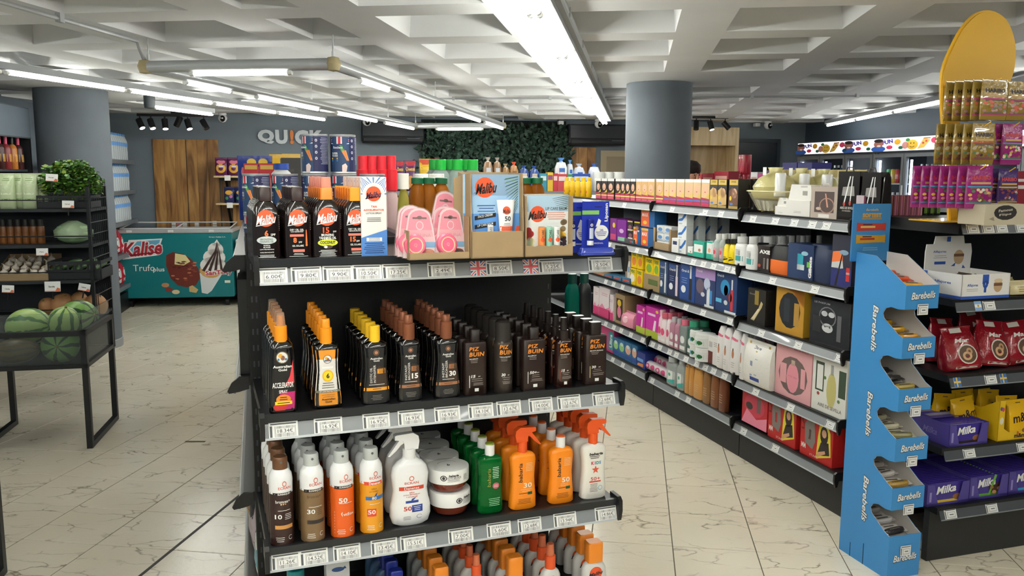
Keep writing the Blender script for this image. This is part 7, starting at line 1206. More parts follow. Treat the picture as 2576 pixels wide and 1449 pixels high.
# cone cup
p.lay = 1; blob([(.7, .38), (.71, .07), (.76, .05), (.8, .1), (.9, .36)], '#d4dadc'); p.lay = 2; p.ell(.8*W, .42*H, .1*W, .12*H, ink('#c89a5a')); p.lay = 3; p.ell(.82*W, .5*H, .115*W, .13*H, ink('#e0dedc')); p.ell(.835*W, .62*H, .1*W, .13*H, ink('#e0dedc')); p.ell(.85*W, .74*H, .07*W, .11*H, ink('#e0dedc')); p.poly([(.82*W, .8*H), (.9*W, .8*H), (.865*W, .9*H)], ink('#e0dedc')); p.lay = 4
for k in range(4): x = .72+.055*k; blob([(x, .42), (x+.025, .4), (.85+.012*k, .7), (.865, .87), (.84+.012*k, .72)], '#3a2420')
p.lay = 5; p.text('SanTory', .87*W, .375*H, .1*H, wh, w=.25*W, bold=.09, sl=.05); p.lay = 7; p.text('SanTory', .87*W, .375*H, .09*H, ink('#b8283a'), w=.24*W, bold=.03, sl=.05); p.text('Grupo Kalise S.A.', .87*W, .935*H, .022*H, wh, w=.15*W); p.rect(.92*W, .97*W, .22*H, .26*H, ink('#d8dcc8'))
ob('front_graphic', p.build('front_graphic'), fr)
m = MB().rbox(0, .3, 0, .6, .05, .8, WHT, .008); bput('white_cabinet', m.build('white_cabinet'), 'small white cabinet at the right of the ice cream freezer', 'cabinet', fu1+.03, -.66, 0)
# sign letters
_t3 = {}
def text3d(s, h, w_, d, mt, bold=.03):
    c = bpy.data.curves.new('t', 'FONT'); c.body = s; c.extrude = .08; c.resolution_u = 3; c.offset = bold; o = bpy.data.objects.new('t', c); me = bpy.data.meshes.new_from_object(o); bpy.data.objects.remove(o)
    co = np.array([v.co[:] for v in me.vertices]); mn, mx = co.min(0), co.max(0); k = (w_/(mx[0]-mn[0]), h/(mx[1]-mn[1]), d/(mx[2]-mn[2]))
    for v in me.vertices: x, y, z = (v.co.x-mn[0])*k[0], (v.co.y-mn[1])*k[1], (v.co.z-mn[2])*k[2]; v.co = Vector((x, -z, y))
    me.materials.clear(); me.materials.append(mt); return me
u0, z0 = BW.uz(649, 362, -.01); sg = thing('shop_sign', 'white and orange raised shop name letters on the back wall', 'sign', BW.P(u0, -.005, z0), BW.a); hz_ = BW.uz(649, 326, -.01)[1]-z0
for ch, x0, x1, c in (('Q', 649, 690, '#c9d0d6'), ('U', 693, 724, '#c9d0d6'), ('!', 730, 739, '#d9803a'), ('C', 742, 776, '#c9d0d6'), ('K', 779, 813, '#c9d0d6')): a = BW.uz(x0, 345, -.01)[0]; b = BW.uz(x1, 345, -.01)[0]; ob('letter', text3d(ch, hz_, b-a, .03, mat(c, .5), .06), sg, (a-u0, 0, 0))
# air conditioners
def aircon(u0, u1, z0, z1, lab):
    W, H = u1-u0, z1-z0; o = thing('air_conditioner', lab, 'air conditioner', BW.P(u0, -.22, z0), BW.a); AC = mat('#151a21', .5)
    ob('casing', MB().loft([(0, W*.48, .06, 6), (.03, W*.5, .09, 6), (H*.6, W*.5, .105, 6), (H, W*.49, .1, 6)], AC, 24, W/2, .11).build('casing', True), o); ob('front_panel', MB().rbox(.015, W-.015, -.006, .02, H*.3, H*.96, mat('#171d25', .4), .008).build('front_panel'), o); ob('air_flap', MB().rbox(.03, W-.03, .005, .03, .02, H*.24, mat('#0e1217', .5), .004).build('air_flap'), o); ob('display_line', MB().box(W*.72, W*.92, -.0015, .0, H*.2, H*.225, mat('#6a7278', .4)).build('display_line'), o)
aircon(3.123, 3.93, 1.985, 2.255, 'black wall air conditioner left of the leafy wall'); aircon(5.83, 6.64, 1.985, 2.26, 'black wall air conditioner right of the leafy wall')
# leafy green wall
rs = random.Random(4); lm = [mat('#2a4136', .5), mat('#334d3f', .5), mat('#22362c', .5), mat('#3d584a', .5)]; m = MB()
lw = tag(ob('leaf_panel', None, None, BW.P(3.9, 0, 0), BW.a), 'wall panel covered in dark green artificial leaves', 'plant wall'); ob('backing', MB().box(0, 1.93, -.03, 0, .8, 2.3, mat('#111a15', .8)).build('backing'), lw)
for k in range(5200):
    x, z = rs.uniform(-.08, 2.0), rs.uniform(.9, 2.22); y = -.04-rs.random()*.12; 
    if x < .12 and rs.random() > (x+.1)*4: continue
    a = rs.uniform(0, 6.28); L = rs.uniform(.045, .09); w_ = L*.3; c, s = math.cos(a), math.sin(a); t = rs.uniform(-.03, .03)
    m.add([(x, y, z), (x+c*L*.5-s*w_, y-t-.012, z+s*L*.5+c*w_), (x+c*L, y+t, z+s*L), (x+c*L*.5+s*w_, y-t+.006, z+s*L*.5-c*w_)], [(0, 1, 2, 3)], lm[k % 4])
tag(ob('foliage', m.build('foliage'), lw), kind='stuff')
# niche, door
o = thing('shelf_niche', 'tall pale oak open cabinet beside the dark door', 'cabinet', BW.P(7.35, -.4, 0), BW.a); W = .78
ob('carcass', MB().box(0, .03, 0, .4, 0, 2.23, PALEW).box(W-.05, W, 0, .4, 0, 2.23, PALEW).box(.03, W-.05, .37, .4, 0, 2.2, PALEW).build('carcass'), o); ob('fascia', MB().box(.03, W-.05, 0, .03, 1.99, 2.23, PALEW).build('fascia'), o); ob('inner_shelf', MB().box(.03, W-.05, .02, .37, .9, .93, PALEW).build('inner_shelf'), o)
d_ = struct('door_1', MB().box(8.16, 8.86, -.03, -.005, 0, 2.05, mat('#1c242d', .4)).build('door_1'), loc=BW.P(0, 0, 0), rz=BW.a); fr_ = MB().box(8.11, 8.16, -.05, -.002, 0, 2.1, mat('#2a333c', .5)).box(8.86, 8.91, -.05, -.002, 0, 2.1, mat('#2a333c', .5)).box(8.16, 8.86, -.05, -.002, 2.05, 2.1, mat('#2a333c', .5)); ob('door_frame', fr_.build('door_frame'), d_); ob('door_handle', MB().rbox(8.74, 8.84, -.06, -.03, 1.02, 1.05, GRYM, .004).build('door_handle'), d_)
# cameras
def cctv(x, y, lab, v=-.25, dark=False):
    u, z = BW.uz(x, y, v); o = thing('security_camera', lab, 'camera', BW.P(u, v, z), BW.a+.15); r = .055
    ob('mount', MB().lathe([(.045, .06), (.05, .05), (.05, .035), (.03, .03)][::-1], WHTG, 16).build('mount', True), o); ob('stem', MB().tube([(0, 0, .06), (0, 0, ZC-z+.0)], .02, WHTG, 10).build('stem', True), o)
    ob('head', MB().lathe([(.0, -r), (r*.6, -r*.8), (r*.95, -r*.3), (r, 0), (r*.9, r*.4), (r*.6, r*.7), (0, r*.8)], WHTG, 20).build('head', True), o); le = MB().lathe([(0, 0), (.026, .004), (.03, -.004)], mat('#0c0d10', .1), 16).build('lens', True)
    for q in le.vertices: q.co = Vector((q.co.x, -r*.93-q.co.z*1.5, q.co.y*1.3-.008))
    ob('lens', le, o)
for x, y, l in ((560, 297, 'white dome camera near the spotlights on the left'), (923, 306, 'white dome camera above the left air conditioner'), (1506, 312, 'white dome camera above the right air conditioner'), (1932, 315, 'white dome camera above the dark door')): cctv(x, y, l)
for x, y, l in ((1411, 308, 'small white sensor box above the leafy wall'), (1905, 313, 'small white sensor box beside the camera over the door')):
    u, z = BW.uz(x, y, -.1); o = thing('sensor_box', l, 'sensor', BW.P(u, -.1, z), BW.a); ob('case', MB().rbox(-.035, .035, -.03, .06, -.03, .02, WHTG, .006).build('case'), o); ob('bracket', MB().box(-.03, .03, -.02, .08, .02, .06, BLK).build('bracket'), o)
# spotlights
def spots(pts, x0, x1, y, v, lab, lit):
    u0, z0 = BW.uz(x0, y, v); u1 = BW.uz(x1, y, v)[0]; o = thing('spotlight_track', lab, 'light', BW.P(u0, v, z0), BW.a); ob('track', MB().box(0, u1-u0, -.02, .02, 0, .03, BLK).build('track'), o); ob('track_feed', MB().box((u1-u0)*.45, (u1-u0)*.6, -.025, .025, .03, ZC-z0, BLK).build('track_feed'), o)
    for k, (x, ang) in enumerate(pts):
        u = BW.uz(x, y, v)[0]-u0; s_ = MB().tube([(u, 0, 0), (u, 0, -.05)], .008, BLK, 6); ob('spot_stem', s_.build('spot_stem'), o)
        a = math.radians(ang); d = Vector((math.sin(a), -.35, -math.cos(a))).normalized(); c = Vector((u, 0, -.07)); h = MB().tube([c-d*.04, c+d*.075], .034, BLK, 14); ob('spot_can', h.build('spot_can', True), o)
        on = k in lit; ob('spot_lens', MB().tube([c+d*.0755, c+d*.0765], .029, mat('#fbf6e4', .3, emit=14) if on else mat('#2a2d30', .2), 14).build('spot_lens'), o)
spots(((351, 25), (379, 20), (414, 8), (446, 150), (472, 18), (512, 30)), 345, 535, 292, -1.0, 'black ceiling track with six spotlights near the pine panels', (0, 1, 2, 4)); spots(((1752, -8), (1788, 10), (1825, 40)), 1743, 1831, 298, -.8, 'black ceiling track with three spotlights beside the column', (1,))
# water bottles on the left wall shelves
WS = thing('wall_shelving', 'grey wall shelving with packs of water bottles behind the column', 'shelving', LWp, 0); LHd = Rack((-4.46+.02, 9.25), 100)
WSF = Rack((-4.2, 8.35), 102.5); WS.location = WSF.P(0, 0, 0).tolist(); WS.rotation_euler = (0, 0, WSF.a); SH = mat('#596066', .5, .2)
WZ = [1.74, 1.385, 1.03, .66, .3]; WL = 2.15
for z in WZ: s = ob('shelf', MB().box(0, WL, .0, .42, -.03, 0, SH).build('shelf'), WS, (0, 0, z)); ob('price_rail', MB().box(0, WL, -.012, .0, -.045, .002, mat('#6a7177', .4)).build('price_rail'), s)
ob('side_panel', MB().box(-.02, 0, 0, .42, 0, 2.05, SH).build('side_panel'), WS); ob('base', MB().box(0, WL, .02, .42, 0, .2, BLK).build('base'), WS)
pet = mat('#e6eff4', .1, trans=.45, ior=1.2); wb = [('body', MB().lathe([(.038, 0), (.041, .01), (.039, .05), (.041, .09), (.039, .13), (.041, .17), (.041, .2), (.036, .23), (.018, .27), (.013, .285)], pet, 14).build('body', True)), ('cap', MB().lathe([(.015, .282), (.015, .305), (.013, .307)], mat('#4f8fd0', .4), 12).build('cap', True)), ('label', MB().lathe([(.0418, .16), (.0418, .205)], mat('#6a9cd8', .4), 14, cap0=False, cap1=False).build('label', True))]
q = 0
for i, z in enumerate(WZ[:3]):
    for r_ in range(2):
        for c_ in range(9):
            put(wb, 'water_bottle', ORD[c_]+' water bottle from the near end, '+['front', 'rear'][r_]+' file of the '+['top', 'middle', 'lower'][i]+' wall shelf', 'bottle', WSF.P(WL-1.0+c_*.098, .06+.1*r_, z), 0, 'water bottles on the wall shelves')
for i, z in enumerate(WZ[3:]):
    for c_ in range(4): put(pouch(.2, .28, .12, '#b02030', [('e', 0, .5, .35, .2, '#d8d8d8'), ('r', -.4, .4, .1, .25, '#d8d4d4')]), 'red_pack', ORD[c_]+' red bottle pack from the near end on the '+['fourth', 'lowest'][i]+' wall shelf', 'pack', WSF.P(.85+.24*c_, .1, z), WSF.a, 'red packs on the wall shelves')
# ================================================================ VEGETABLE CORNER
TF = Rack((-2.444-.8*math.cos(math.radians(11.8)), 4.728-.8*math.sin(math.radians(11.8))), 11.8); TFR = mat('#16191c', .4)
TT = TF.uz(221, 832, 0)[1]; TB_ = TF.uz(221, 921, 0)[1]; TW, TDp = .8, .61
def bin_table(rk, label):
    o = thing('display_table', label, 'table', rk.P(0, 0, 0), rk.a); b = .032
    for u in (TW-.6-b, TW-b):
        for v in (0, TDp-b): ob('leg', MB().box(u, u+b, v, v+b, 0, TT, TFR).build('leg'), o)
        ob('floor_bar', MB().box(u, u+b, b, TDp-b, 0, b, TFR).build('floor_bar'), o)
    for v in (0, TDp-b):
        for z0, z1 in ((TT-.03, TT), (TB_-.012, TB_+.012)): ob('rail', MB().box(0, TW, v, v+b, z0, z1, TFR).build('rail'), o)
    for u in (0, TW-b):
        for z0, z1 in ((TT-.03, TT), (TB_-.012, TB_+.012)): ob('rail', MB().box(u, u+b, b, TDp-b, z0, z1, TFR).build('rail'), o)
    ob('bin_floor', MB().box(.01, TW-.01, .01, TDp-.01, TB_-.004, TB_+.004, mat('#24282c', .5)).build('bin_floor'), o)
    G2 = mat('#dfe6e6', .04, trans=.95, ior=1.08)
    for k in (((.02, TW-.02, .014, .018)), (.02, TW-.02, TDp-.018, TDp-.014)): ob('glass_pane', MB().box(k[0], k[1], k[2], k[3], TB_+.01, TT-.02, G2).build('glass_pane'), o)
    ob('glass_pane', MB().box(TW-.018, TW-.014, .03, TDp-.03, TB_+.01, TT-.02, G2).build('glass_pane'), o); ob('sneeze_guard', MB().box(0, TW-.02, .02, .024, TT, TT+.1, G2).build('sneeze_guard'), o); ob('sneeze_guard', MB().box(TW-.026, TW-.022, .02, TDp, TT, TT+.09, G2).build('sneeze_guard'), o)
    return o
bin_table(TF, 'black framed glass bin table full of melons'); bin_table(Rack((-1.905-.8*math.cos(math.radians(11.8)), 2.6-.8*math.sin(math.radians(11.8))), 11.8), 'black framed bin table cut off at the left edge')
def melon_mat(c0, c1, nm, sc=7, dist=3.0):
    m, nt, N, L, b = nodes_mat(nm); tc = N.new('ShaderNodeTexCoord'); sp = N.new('ShaderNodeSeparateXYZ'); L.new(tc.outputs['Object'], sp.inputs[0]); at = N.new('ShaderNodeMath'); at.operation = 'ARCTAN2'; L.new(sp.outputs[1], at.inputs[0]); L.new(sp.outputs[0], at.inputs[1])
    n = N.new('ShaderNodeTexNoise'); n.inputs['Scale'].default_value = 22; L.new(tc.outputs['Object'], n.inputs['Vector']); mu = N.new('ShaderNodeMath'); mu.operation = 'MULTIPLY_ADD'; mu.inputs[1].default_value = dist; L.new(n.outputs['Fac'], mu.inputs[0])
    m2 = N.new('ShaderNodeMath'); m2.operation = 'MULTIPLY'; m2.inputs[1].default_value = sc; L.new(at.outputs[0], m2.inputs[0]); L.new(m2.outputs[0], mu.inputs[2]); s = N.new('ShaderNodeMath'); s.operation = 'SINE'; L.new(mu.outputs[0], s.inputs[0]); r = ramp(N, [(.35, c0), (.6, c1)]); L.new(s.outputs[0], r.inputs['Fac']); L.new(r.outputs[0], b.inputs['Base Color']); b.inputs['Roughness'].default_value = .35; return m
WM = melon_mat('#6f9a4a', '#1f3f22', 'striped_watermelon'); WM2 = melon_mat('#9db86a', '#3f6a35', 'pale_watermelon'); YM = melon_mat('#5a4a20', '#3f3216', 'ridged_melon', 11, 6)
def ellip(a, b, c, mt, n=26, ridg=0):
    m = MB().loft([(-c*math.cos(math.pi*k/14), max(.002, a*math.sin(math.pi*k/14)), max(.002, b*math.sin(math.pi*k/14)), 2) for k in range(15)], mt, n); return m.build('fruit', True)
def fruit(name, label, cat, u, v, z, a, c, mt, tilt=(0, 0, 0), kids=(), rk=TF, grp=None):
    o = thing(name, label, cat, rk.P(u, v, z), 0, grp); o.rotation_euler = tilt; ob('fruit', ellip(a, a, c, mt), o); ob('stem_end', MB().lathe([(.008, c-.002), (.006, c+.008), (0, c+.009)], mat('#7a6a40', .7), 8).build('stem_end', True), o)
    for k in kids: ob(k[0], k[1], o)
    return o
stk = PR(lambda u, v, e: (u*1.0, -.105-e, v)); stk.ell(0, .02, .035, .03, ink('#c85a60'), n=14); stk.lay = 1; stk.ell(.005, .015, .018, .015, ink('#e0b8b0'))
zb = TB_+.004
def tu(x, y, v): return TF.uz(x, y, v)[0]
fruit('watermelon', 'dark striped watermelon seen through the glass front', 'watermelon', tu(155, 880, .15), .14, zb+.1, .105, .1, WM, (1.5, 0, .3), grp='watermelons'); fruit('watermelon', 'pale striped watermelon with red band at the left of the bin', 'watermelon', tu(70, 830, .2), .22, zb+.2, .11, .13, WM2, (1.5, .2, 1.5), grp='watermelons'); fruit('watermelon', 'small pale mottled watermelon in the middle of the bin', 'watermelon', tu(168, 835, .2), .16, zb+.235, .085, .09, WM2, (.3, .2, .4), grp='watermelons'); fruit('watermelon', 'dark watermelon with pink sticker at the back of the bin', 'watermelon', tu(198, 812, .4), .4, zb+.22, .105, .12, WM, (1.4, .1, 1.3), [('sticker', stk.build('sticker'))], grp='watermelons'); fruit('watermelon', 'watermelon hidden low at the back of the bin', 'watermelon', tu(170, 860, .4), .42, zb+.11, .105, .11, WM, (1.4, .1, .6), grp='watermelons'); fruit('watermelon', 'watermelon low behind the brown melon', 'watermelon', tu(80, 880, .33), .4, zb+.11, .105, .11, WM, (1.4, .1, 1.6), grp='watermelons')
fruit('melon', 'brown ridged melon seen through the glass front', 'melon', tu(40, 888, .12), .13, zb+.075, .075, .125, YM, (0, 1.5, .2))
# wire rack of vegetables behind the table
VF = Rack((-2.89-1.35*math.cos(math.radians(11.8)), 5.75-1.35*math.sin(math.radians(11.8))), 11.8); VW = 1.35; VZ = [1.35, 1.105, .86, .6]
vr = thing('vegetable_rack', 'black wire vegetable rack in front of the left column', 'rack', VF.P(0, 0, 0), VF.a); WIRE = mat('#1d2023', .45, .3)
for u in (0, VW-.02):
    for v in (0, .43): ob('post', MB().box(u, u+.02, v, v+.02, 0 if u == 0 else .52, 1.5, WIRE).build('post'), vr)
for k, z in enumerate(VZ):
    s = ob('wire_shelf', MB().box(0, VW, 0, .45, -.02, 0, mat('#23272b', .6)).build('wire_shelf'), vr, (0, 0, z)); ob('front_wire', MB().tube([(0, -.01, .06), (VW, -.01, .06)], .004, WIRE, 6).build('front_wire'), s)
    for j in range(9): ob('side_wire', MB().tube([(VW, .03+.05*j, -.02), (VW, .03+.05*j, .2)], .0025, WIRE, 5).build('side_wire'), s)
    for z2 in (.07, .15): ob('side_wire', MB().tube([(VW, 0, z2), (VW, .45, z2)], .003, WIRE, 5).build('side_wire'), s)
ob('rack_back', MB().box(0, VW, .45, .46, .3, 1.5, mat('#2b3036', .6)).build('rack_back'), vr)
def vput(kd, name, label, cat, x, v, z, rz=0, grp=None, y=600, tilt=None): return put(kd, name, label, cat, VF.P(VF.uz(x, y, v)[0], v, z), VF.a+rz, grp, tilt=tilt)
# bagged lettuce
for j, x in enumerate((18, 46, 76, 98)):
    kd = pouch(.1, .24, .08, '#b9c8a0', [('r', -.45, .45, .02, .28, '#5f9a3a'), ('r', -.3, .3, .4, .7, '#cfd8b8'), ('l', 0, .85, .5, 2, .05, .02, '#7f9a60')], .15); vput(kd, 'lettuce_bag', ORD[j]+' bag of pale lettuce hearts from the left', 'lettuce', x, .1+.05*(j % 2), VZ[0], 0, 'lettuce bags', 470)
# parsley
rs = random.Random(9)
def leafball(rx, ry, rz_, n, cols, L0, L1):
    m = MB(); ms = [mat(c, .5) for c in cols]
    for k in range(n):
        a, b = rs.uniform(0, 6.28), math.acos(rs.uniform(-.4, 1)); r = rs.uniform(.55, 1.05); x, y, z = r*rx*math.sin(b)*math.cos(a), r*ry*math.sin(b)*math.sin(a), r*rz_*math.cos(b); t = rs.uniform(0, 6.28); L = rs.uniform(L0, L1); d1 = Vector((math.cos(t), math.sin(t), rs.uniform(-.8, .5))).normalized()*L; d2 = d1.cross(Vector((rs.uniform(-1, 1), rs.uniform(-1, 1), 1))).normalized()*L*.4; p = Vector((x, y, z))
        m.add([p, p+d1*.5+d2, p+d1, p+d1*.5-d2], [(0, 1, 2, 3)], ms[k % len(ms)])
    return m
o = put([('leaves', leafball(.19, .13, .16, 2600, ('#4a7a2a', '#5f8f35', '#365f22', '#7a8f35', '#2f5520'), .018, .045).build('leaves'))], 'parsley_bunch', 'big leafy bunch of parsley on the rack', 'herbs', VF.P(VF.uz(178, 450, .15)[0], .14, VZ[0]+.17), VF.a); [tag(c, kind='stuff') for c in o.children]; st_ = MB(); [st_.tube([(rs.uniform(-.12, .12), rs.uniform(-.06, .06), -.15), (rs.uniform(-.14, .14), rs.uniform(-.08, .08), .05)], .003, mat('#6a8a3a', .5), 5) for k in range(14)]; tag(ob('stems', st_.build('stems'), o), kind='stuff')
def crate(W, D, H, c='#1b1e21'):
    m = MB(); mt = mat(c, .5); m.box(-W/2, W/2, 0, D, 0, .008, mt)
    for a in ((-W/2, W/2, 0, .006), (-W/2, W/2, D-.006, D), (-W/2, -W/2+.006, 0, D), (W/2-.006, W/2, 0, D)): m.box(a[0], a[1], a[2], a[3], 0, H*.55, mt); m.box(a[0], a[1], a[2], a[3], H*.82, H, mt)
    for k in range(9): x = -W/2+W*k/8; m.box(max(x-.006, -W/2), min(x+.006, W/2), 0, .006, H*.5, H*.85, mt)
    return [('crate_walls', m.build('crate_walls'))]
vput(crate(.34, .26, .09), 'plastic_crate', 'black plastic crate under the parsley', 'crate', 160, .03, VZ[0], y=500)
def card(x, y, v, lab, w_=.09, h=.055, rot=0, txt='Tomate'):
    u, z = VF.uz(x, y, v); b = MB().rbox(-w_/2, w_/2, 0, .003, -h/2, h/2, WHT, .001); p = PR(flat()); p.text(txt, -.05*w_, .0, h*.16, ink('#3a3a3a'), w=w_*.4, bold=.03); p.poly([(.15*w_, -.48*h), (.48*w_, -.48*h), (.48*w_, -.2*h), (.3*w_, -.1*h)], ink('#d8704a')); p.rect(-.48*w_, .2*w_, -.48*h, -.42*h, ink('#d8704a')); st = MB().tube([(0, .004, -h/2), (0, .006, -h/2-.05)], .005, BLK, 6)
    put([('card', b.build('card')), ('card_print', p.build('card_print')), ('holder', st.build('holder'))], 'price_card', lab, 'card', VF.P(u, v, z), 0, tilt=(-.1, rot, VF.a))
for x, y, l, r_, t in ((130, 447, 'tilted white price card stuck in the parsley', .06, 'Perejil'), (171, 514, 'small white price card on the black crate', .02, 'Perejil'), (106, 634, 'white price card above the garlic', 0, 'Ajo'), (20, 727, 'white price card at the left above the bin', .05, 'Cebolla'), (132, 721, 'large white price card above the watermelons', 0, 'Sandia'), (212, 723, 'white price card turned sideways above the squashes', .2, 'Calabaza')): card(x, y, -.02, l, .1 if 'large' in l else .075, .07 if 'large' in l else .05, r_, t)
# jars, cabbage, garlic, cucumbers, squashes
for j in range(6): vput(bottle(.05, .17, .05, '#7a4a22', '#23221f', [('r', -.45, .45, .1, .55, '#8a5a30')], 'jar', .3, .4), 'dark_jar', ORD[j]+' brown jar from the left on the second rack shelf', 'jar', 8+19*j, .18, VZ[1], 0, 'brown jars', 580)
m = MB().loft([(-.075*math.cos(math.pi*k/10), max(.004, .12*math.sin(math.pi*k/10)*(1+.08*math.sin(3*k))), max(.004, .09*math.sin(math.pi*k/10)), 2) for k in range(11)], mat('#8fae86', .3, noise=.3, nscale=12, bump=.6), 16); kk = [('head', m.build('head', True)), ('outer_leaf', MB().loft([(-.03, .125, .095, 1.8), (.02, .13, .1, 1.6), (.055, .09, .08, 1.4), (.085, .03, .03, 1.3)], mat('#a9c09c', .2, trans=.3, bump=.5, nscale=14), 14).build('outer_leaf', True))]
vput(kk, 'cabbage', 'pale green wrapped cabbage on the second rack shelf', 'cabbage', 185, .12, VZ[1]+.075, y=590)
def cardtray(W, D, H): m = MB(); m.box(-W/2, W/2, 0, D, 0, .005, CARD); m.box(-W/2, W/2, 0, .004, 0, H*.5, CARD); m.box(-W/2, W/2, D-.004, D, 0, H*1.6, CARD); m.prism([(0, 0), (D, 0), (D, H*1.6), (0, H*.5)], -W/2, -W/2+.004, CARD, 'x'); m.prism([(0, 0), (D, 0), (D, H*1.6), (0, H*.5)], W/2-.004, W/2, CARD, 'x'); return [('tray_walls', m.build('tray_walls'))]
ug = VF.uz(56, 660, .05)[0]; put(cardtray(.34, .3, .1), 'cardboard_tray', 'open cardboard tray of garlic on the rack', 'tray', VF.P(ug, .02, VZ[2]), VF.a)
gb = MB().loft([(-.02, .008, .008, 2), (-.014, .022, .022, 2), (0, .028, .027, 2), (.012, .02, .02, 2), (.022, .007, .007, 2), (.034, .004, .004, 2)], mat('#c9bfb2', .5, noise=.12, nscale=40), 12).build('bulb', True); gr = MB().tube([(0, 0, .03), (.004, .002, .045)], .0035, mat('#a89878', .6), 5).build('dry_stem')
k = 0
for r_ in range(4):
    for c_ in range(5): put([('bulb', gb), ('dry_stem', gr)], 'garlic_bulb', ORD[c_]+' garlic bulb from the left, '+['front', 'second', 'third', 'back'][r_]+' row of the tray', 'garlic', VF.P(ug-.125+.062*c_+rs.uniform(-.008, .008), .05+.06*r_, VZ[2]+.05+.025*r_+rs.uniform(0, .008)), 0, 'garlic bulbs', tilt=(rs.uniform(-.6, .6), rs.uniform(-.6, .6), rs.uniform(0, 6)))
uc = VF.uz(190, 660, .05)[0]; put(crate(.34, .3, .13, '#202427'), 'plastic_crate', 'black plastic crate of cucumbers', 'crate', VF.P(uc, .02, VZ[2]), VF.a)
cu = MB().tube([(-.1, 0, 0), (-.09, 0, 0), (-.04, .004, .002), (.04, .004, .002), (.09, 0, 0), (.1, 0, 0)], [.006, .018, .024, .024, .018, .006], mat('#4f6a45', .4, noise=.2, nscale=30), 12).build('skin', True); ct_ = MB().tube([(.1, 0, 0), (.112, 0, .003)], .005, mat('#8a9a5a', .6), 6).build('tip')
for j in range(8): put([('skin', cu), ('tip', ct_)], 'cucumber', ORD[j]+' cucumber from the left in the black crate', 'cucumber', VF.P(uc-.125+.036*j, .13+.02*(j % 2), VZ[2]+.07+.015*(j % 3)), 0, 'cucumbers', tilt=(0, -.15, VF.a+1.35+rs.uniform(-.25, .25)))
SQ = mat('#b58458', .45, noise=.1, nscale=6)
for j, (x, y, a, c, l) in enumerate(((156, 772, .085, .1, 'large tan squash left of the others'), (197, 760, .06, .075, 'upper round tan squash'), (240, 775, .075, .085, 'right hand tan squash behind wires'), (120, 785, .06, .07, 'small tan squash tucked at the left'))): u, z = VF.uz(x, y, .14); fruit('squash', l, 'squash', u, .16, max(z, VZ[3]+.06), a, c, SQ, (.4, .5-.4*j, .3*j), (), VF, 'tan squashes')
# drinks cabinet along the left wall, behind the rack
dc = Rack((-3.9, 5.9), 100); dcab = thing('drinks_cabinet', 'dark drinks cabinet with grey header at the far left', 'cabinet', dc.P(0, 0, 0), dc.a); CW = 1.45
ob('carcass', MB().box(0, CW, .5, .55, 0, 2.0, BLK2).box(0, .03, 0, .5, 0, 2.0, BLK2).box(CW-.03, CW, 0, .5, 0, 2.0, BLK2).build('carcass'), dcab); ob('header_panel', MB().rbox(0, CW, -.01, .06, 1.88, 2.14, mat('#7c8894', .25, .3), .01).build('header_panel'), dcab)
for z in (1.62, 1.25, .85, .45): ob('shelf', MB().box(.03, CW-.03, .03, .5, z-.02, z, mat('#3a4046', .4)).build('shelf'), dcab)
for j in range(9): put(bottle(.075, .29, .075, ['#7a2a2a', '#a8682a', '#3a1a1a'][j % 3], '#c84a6a' if j % 3 != 1 else '#1c1c1c', [('r', -.45, .45, .3, .6, '#d8a84a')], 'cyl', .3, .17), 'wine_bottle', ORD[j]+' dark bottle from the near end of the drinks cabinet', 'bottle', dc.P(.3+.125*j, .05, 1.62), dc.a, 'bottles in the drinks cabinet')
# ================================================================ SHELVING AT THE BACK
BG = Rack((-1.75, 8.1), 9.5); GZ = 1.43; bg = thing('aisle_shelving', 'black shelving of bread and snacks in front of the leafy wall', 'shelving', BG.P(0, 0, 0), BG.a); BL = 3.1
ob('body', MB().box(0, BL, .2, .24, 0, GZ, BLK).build('body'), bg)
for z in (GZ, 1.1, .75, .4, .15): ob('shelf', MB().box(0, BL, 0, .5, z-.03, z, BLK).build('shelf'), bg); ob('price_rail', MB().box(0, BL, -.012, 0, z-.045, z, RAILM).build('price_rail'), bg)
cG = lambda x, y: (880+x/3.68, 280+y/3.68)
def bgi(x0, x1, yt, mk, name, label, cat, grp=None, v=.12):
    a, b = cG(x0, yt), cG(x1, yt); u, w_, zt = BG.span(a[0], b[0], a[1], v, a[1]+30); put(mk(w_, zt-GZ), name, label, cat, BG.P(u, v, GZ), BG.a, grp)
cheet = lambda c, c2: (lambda W, H: pouch(W, H, .12, c, [('r', -.48, .48, .82, .98, c2), ('t', 'Cheetos', 0, .72, .8, .12, '#e0b84a'), ('e', 0, .3, .3, .2, '#c88a4a'), ('e', -.2, .15, .15, .1, '#d8a878')]))
for j, (a, b, t, c, c2, l) in enumerate(((430, 500, 458, '#5a2a5a', '#a83038', 'left purple'), (505, 610, 455, '#5a2a5a', '#a83038', 'right purple'), (640, 752, 440, '#c8a428', '#b8442a', 'yellow'), (755, 830, 440, '#b03a30', '#8a2a2a', 'first red'), (835, 900, 445, '#a83a30', '#8a2a2a', 'second red'), (362, 425, 470, '#8a2a3a', '#b8503a', 'dark red'))): bgi(a, b, t, cheet(c, c2), 'crisp_bag', l+' crisp bag on the back shelving', 'bag', 'crisp bags on the back shelving')
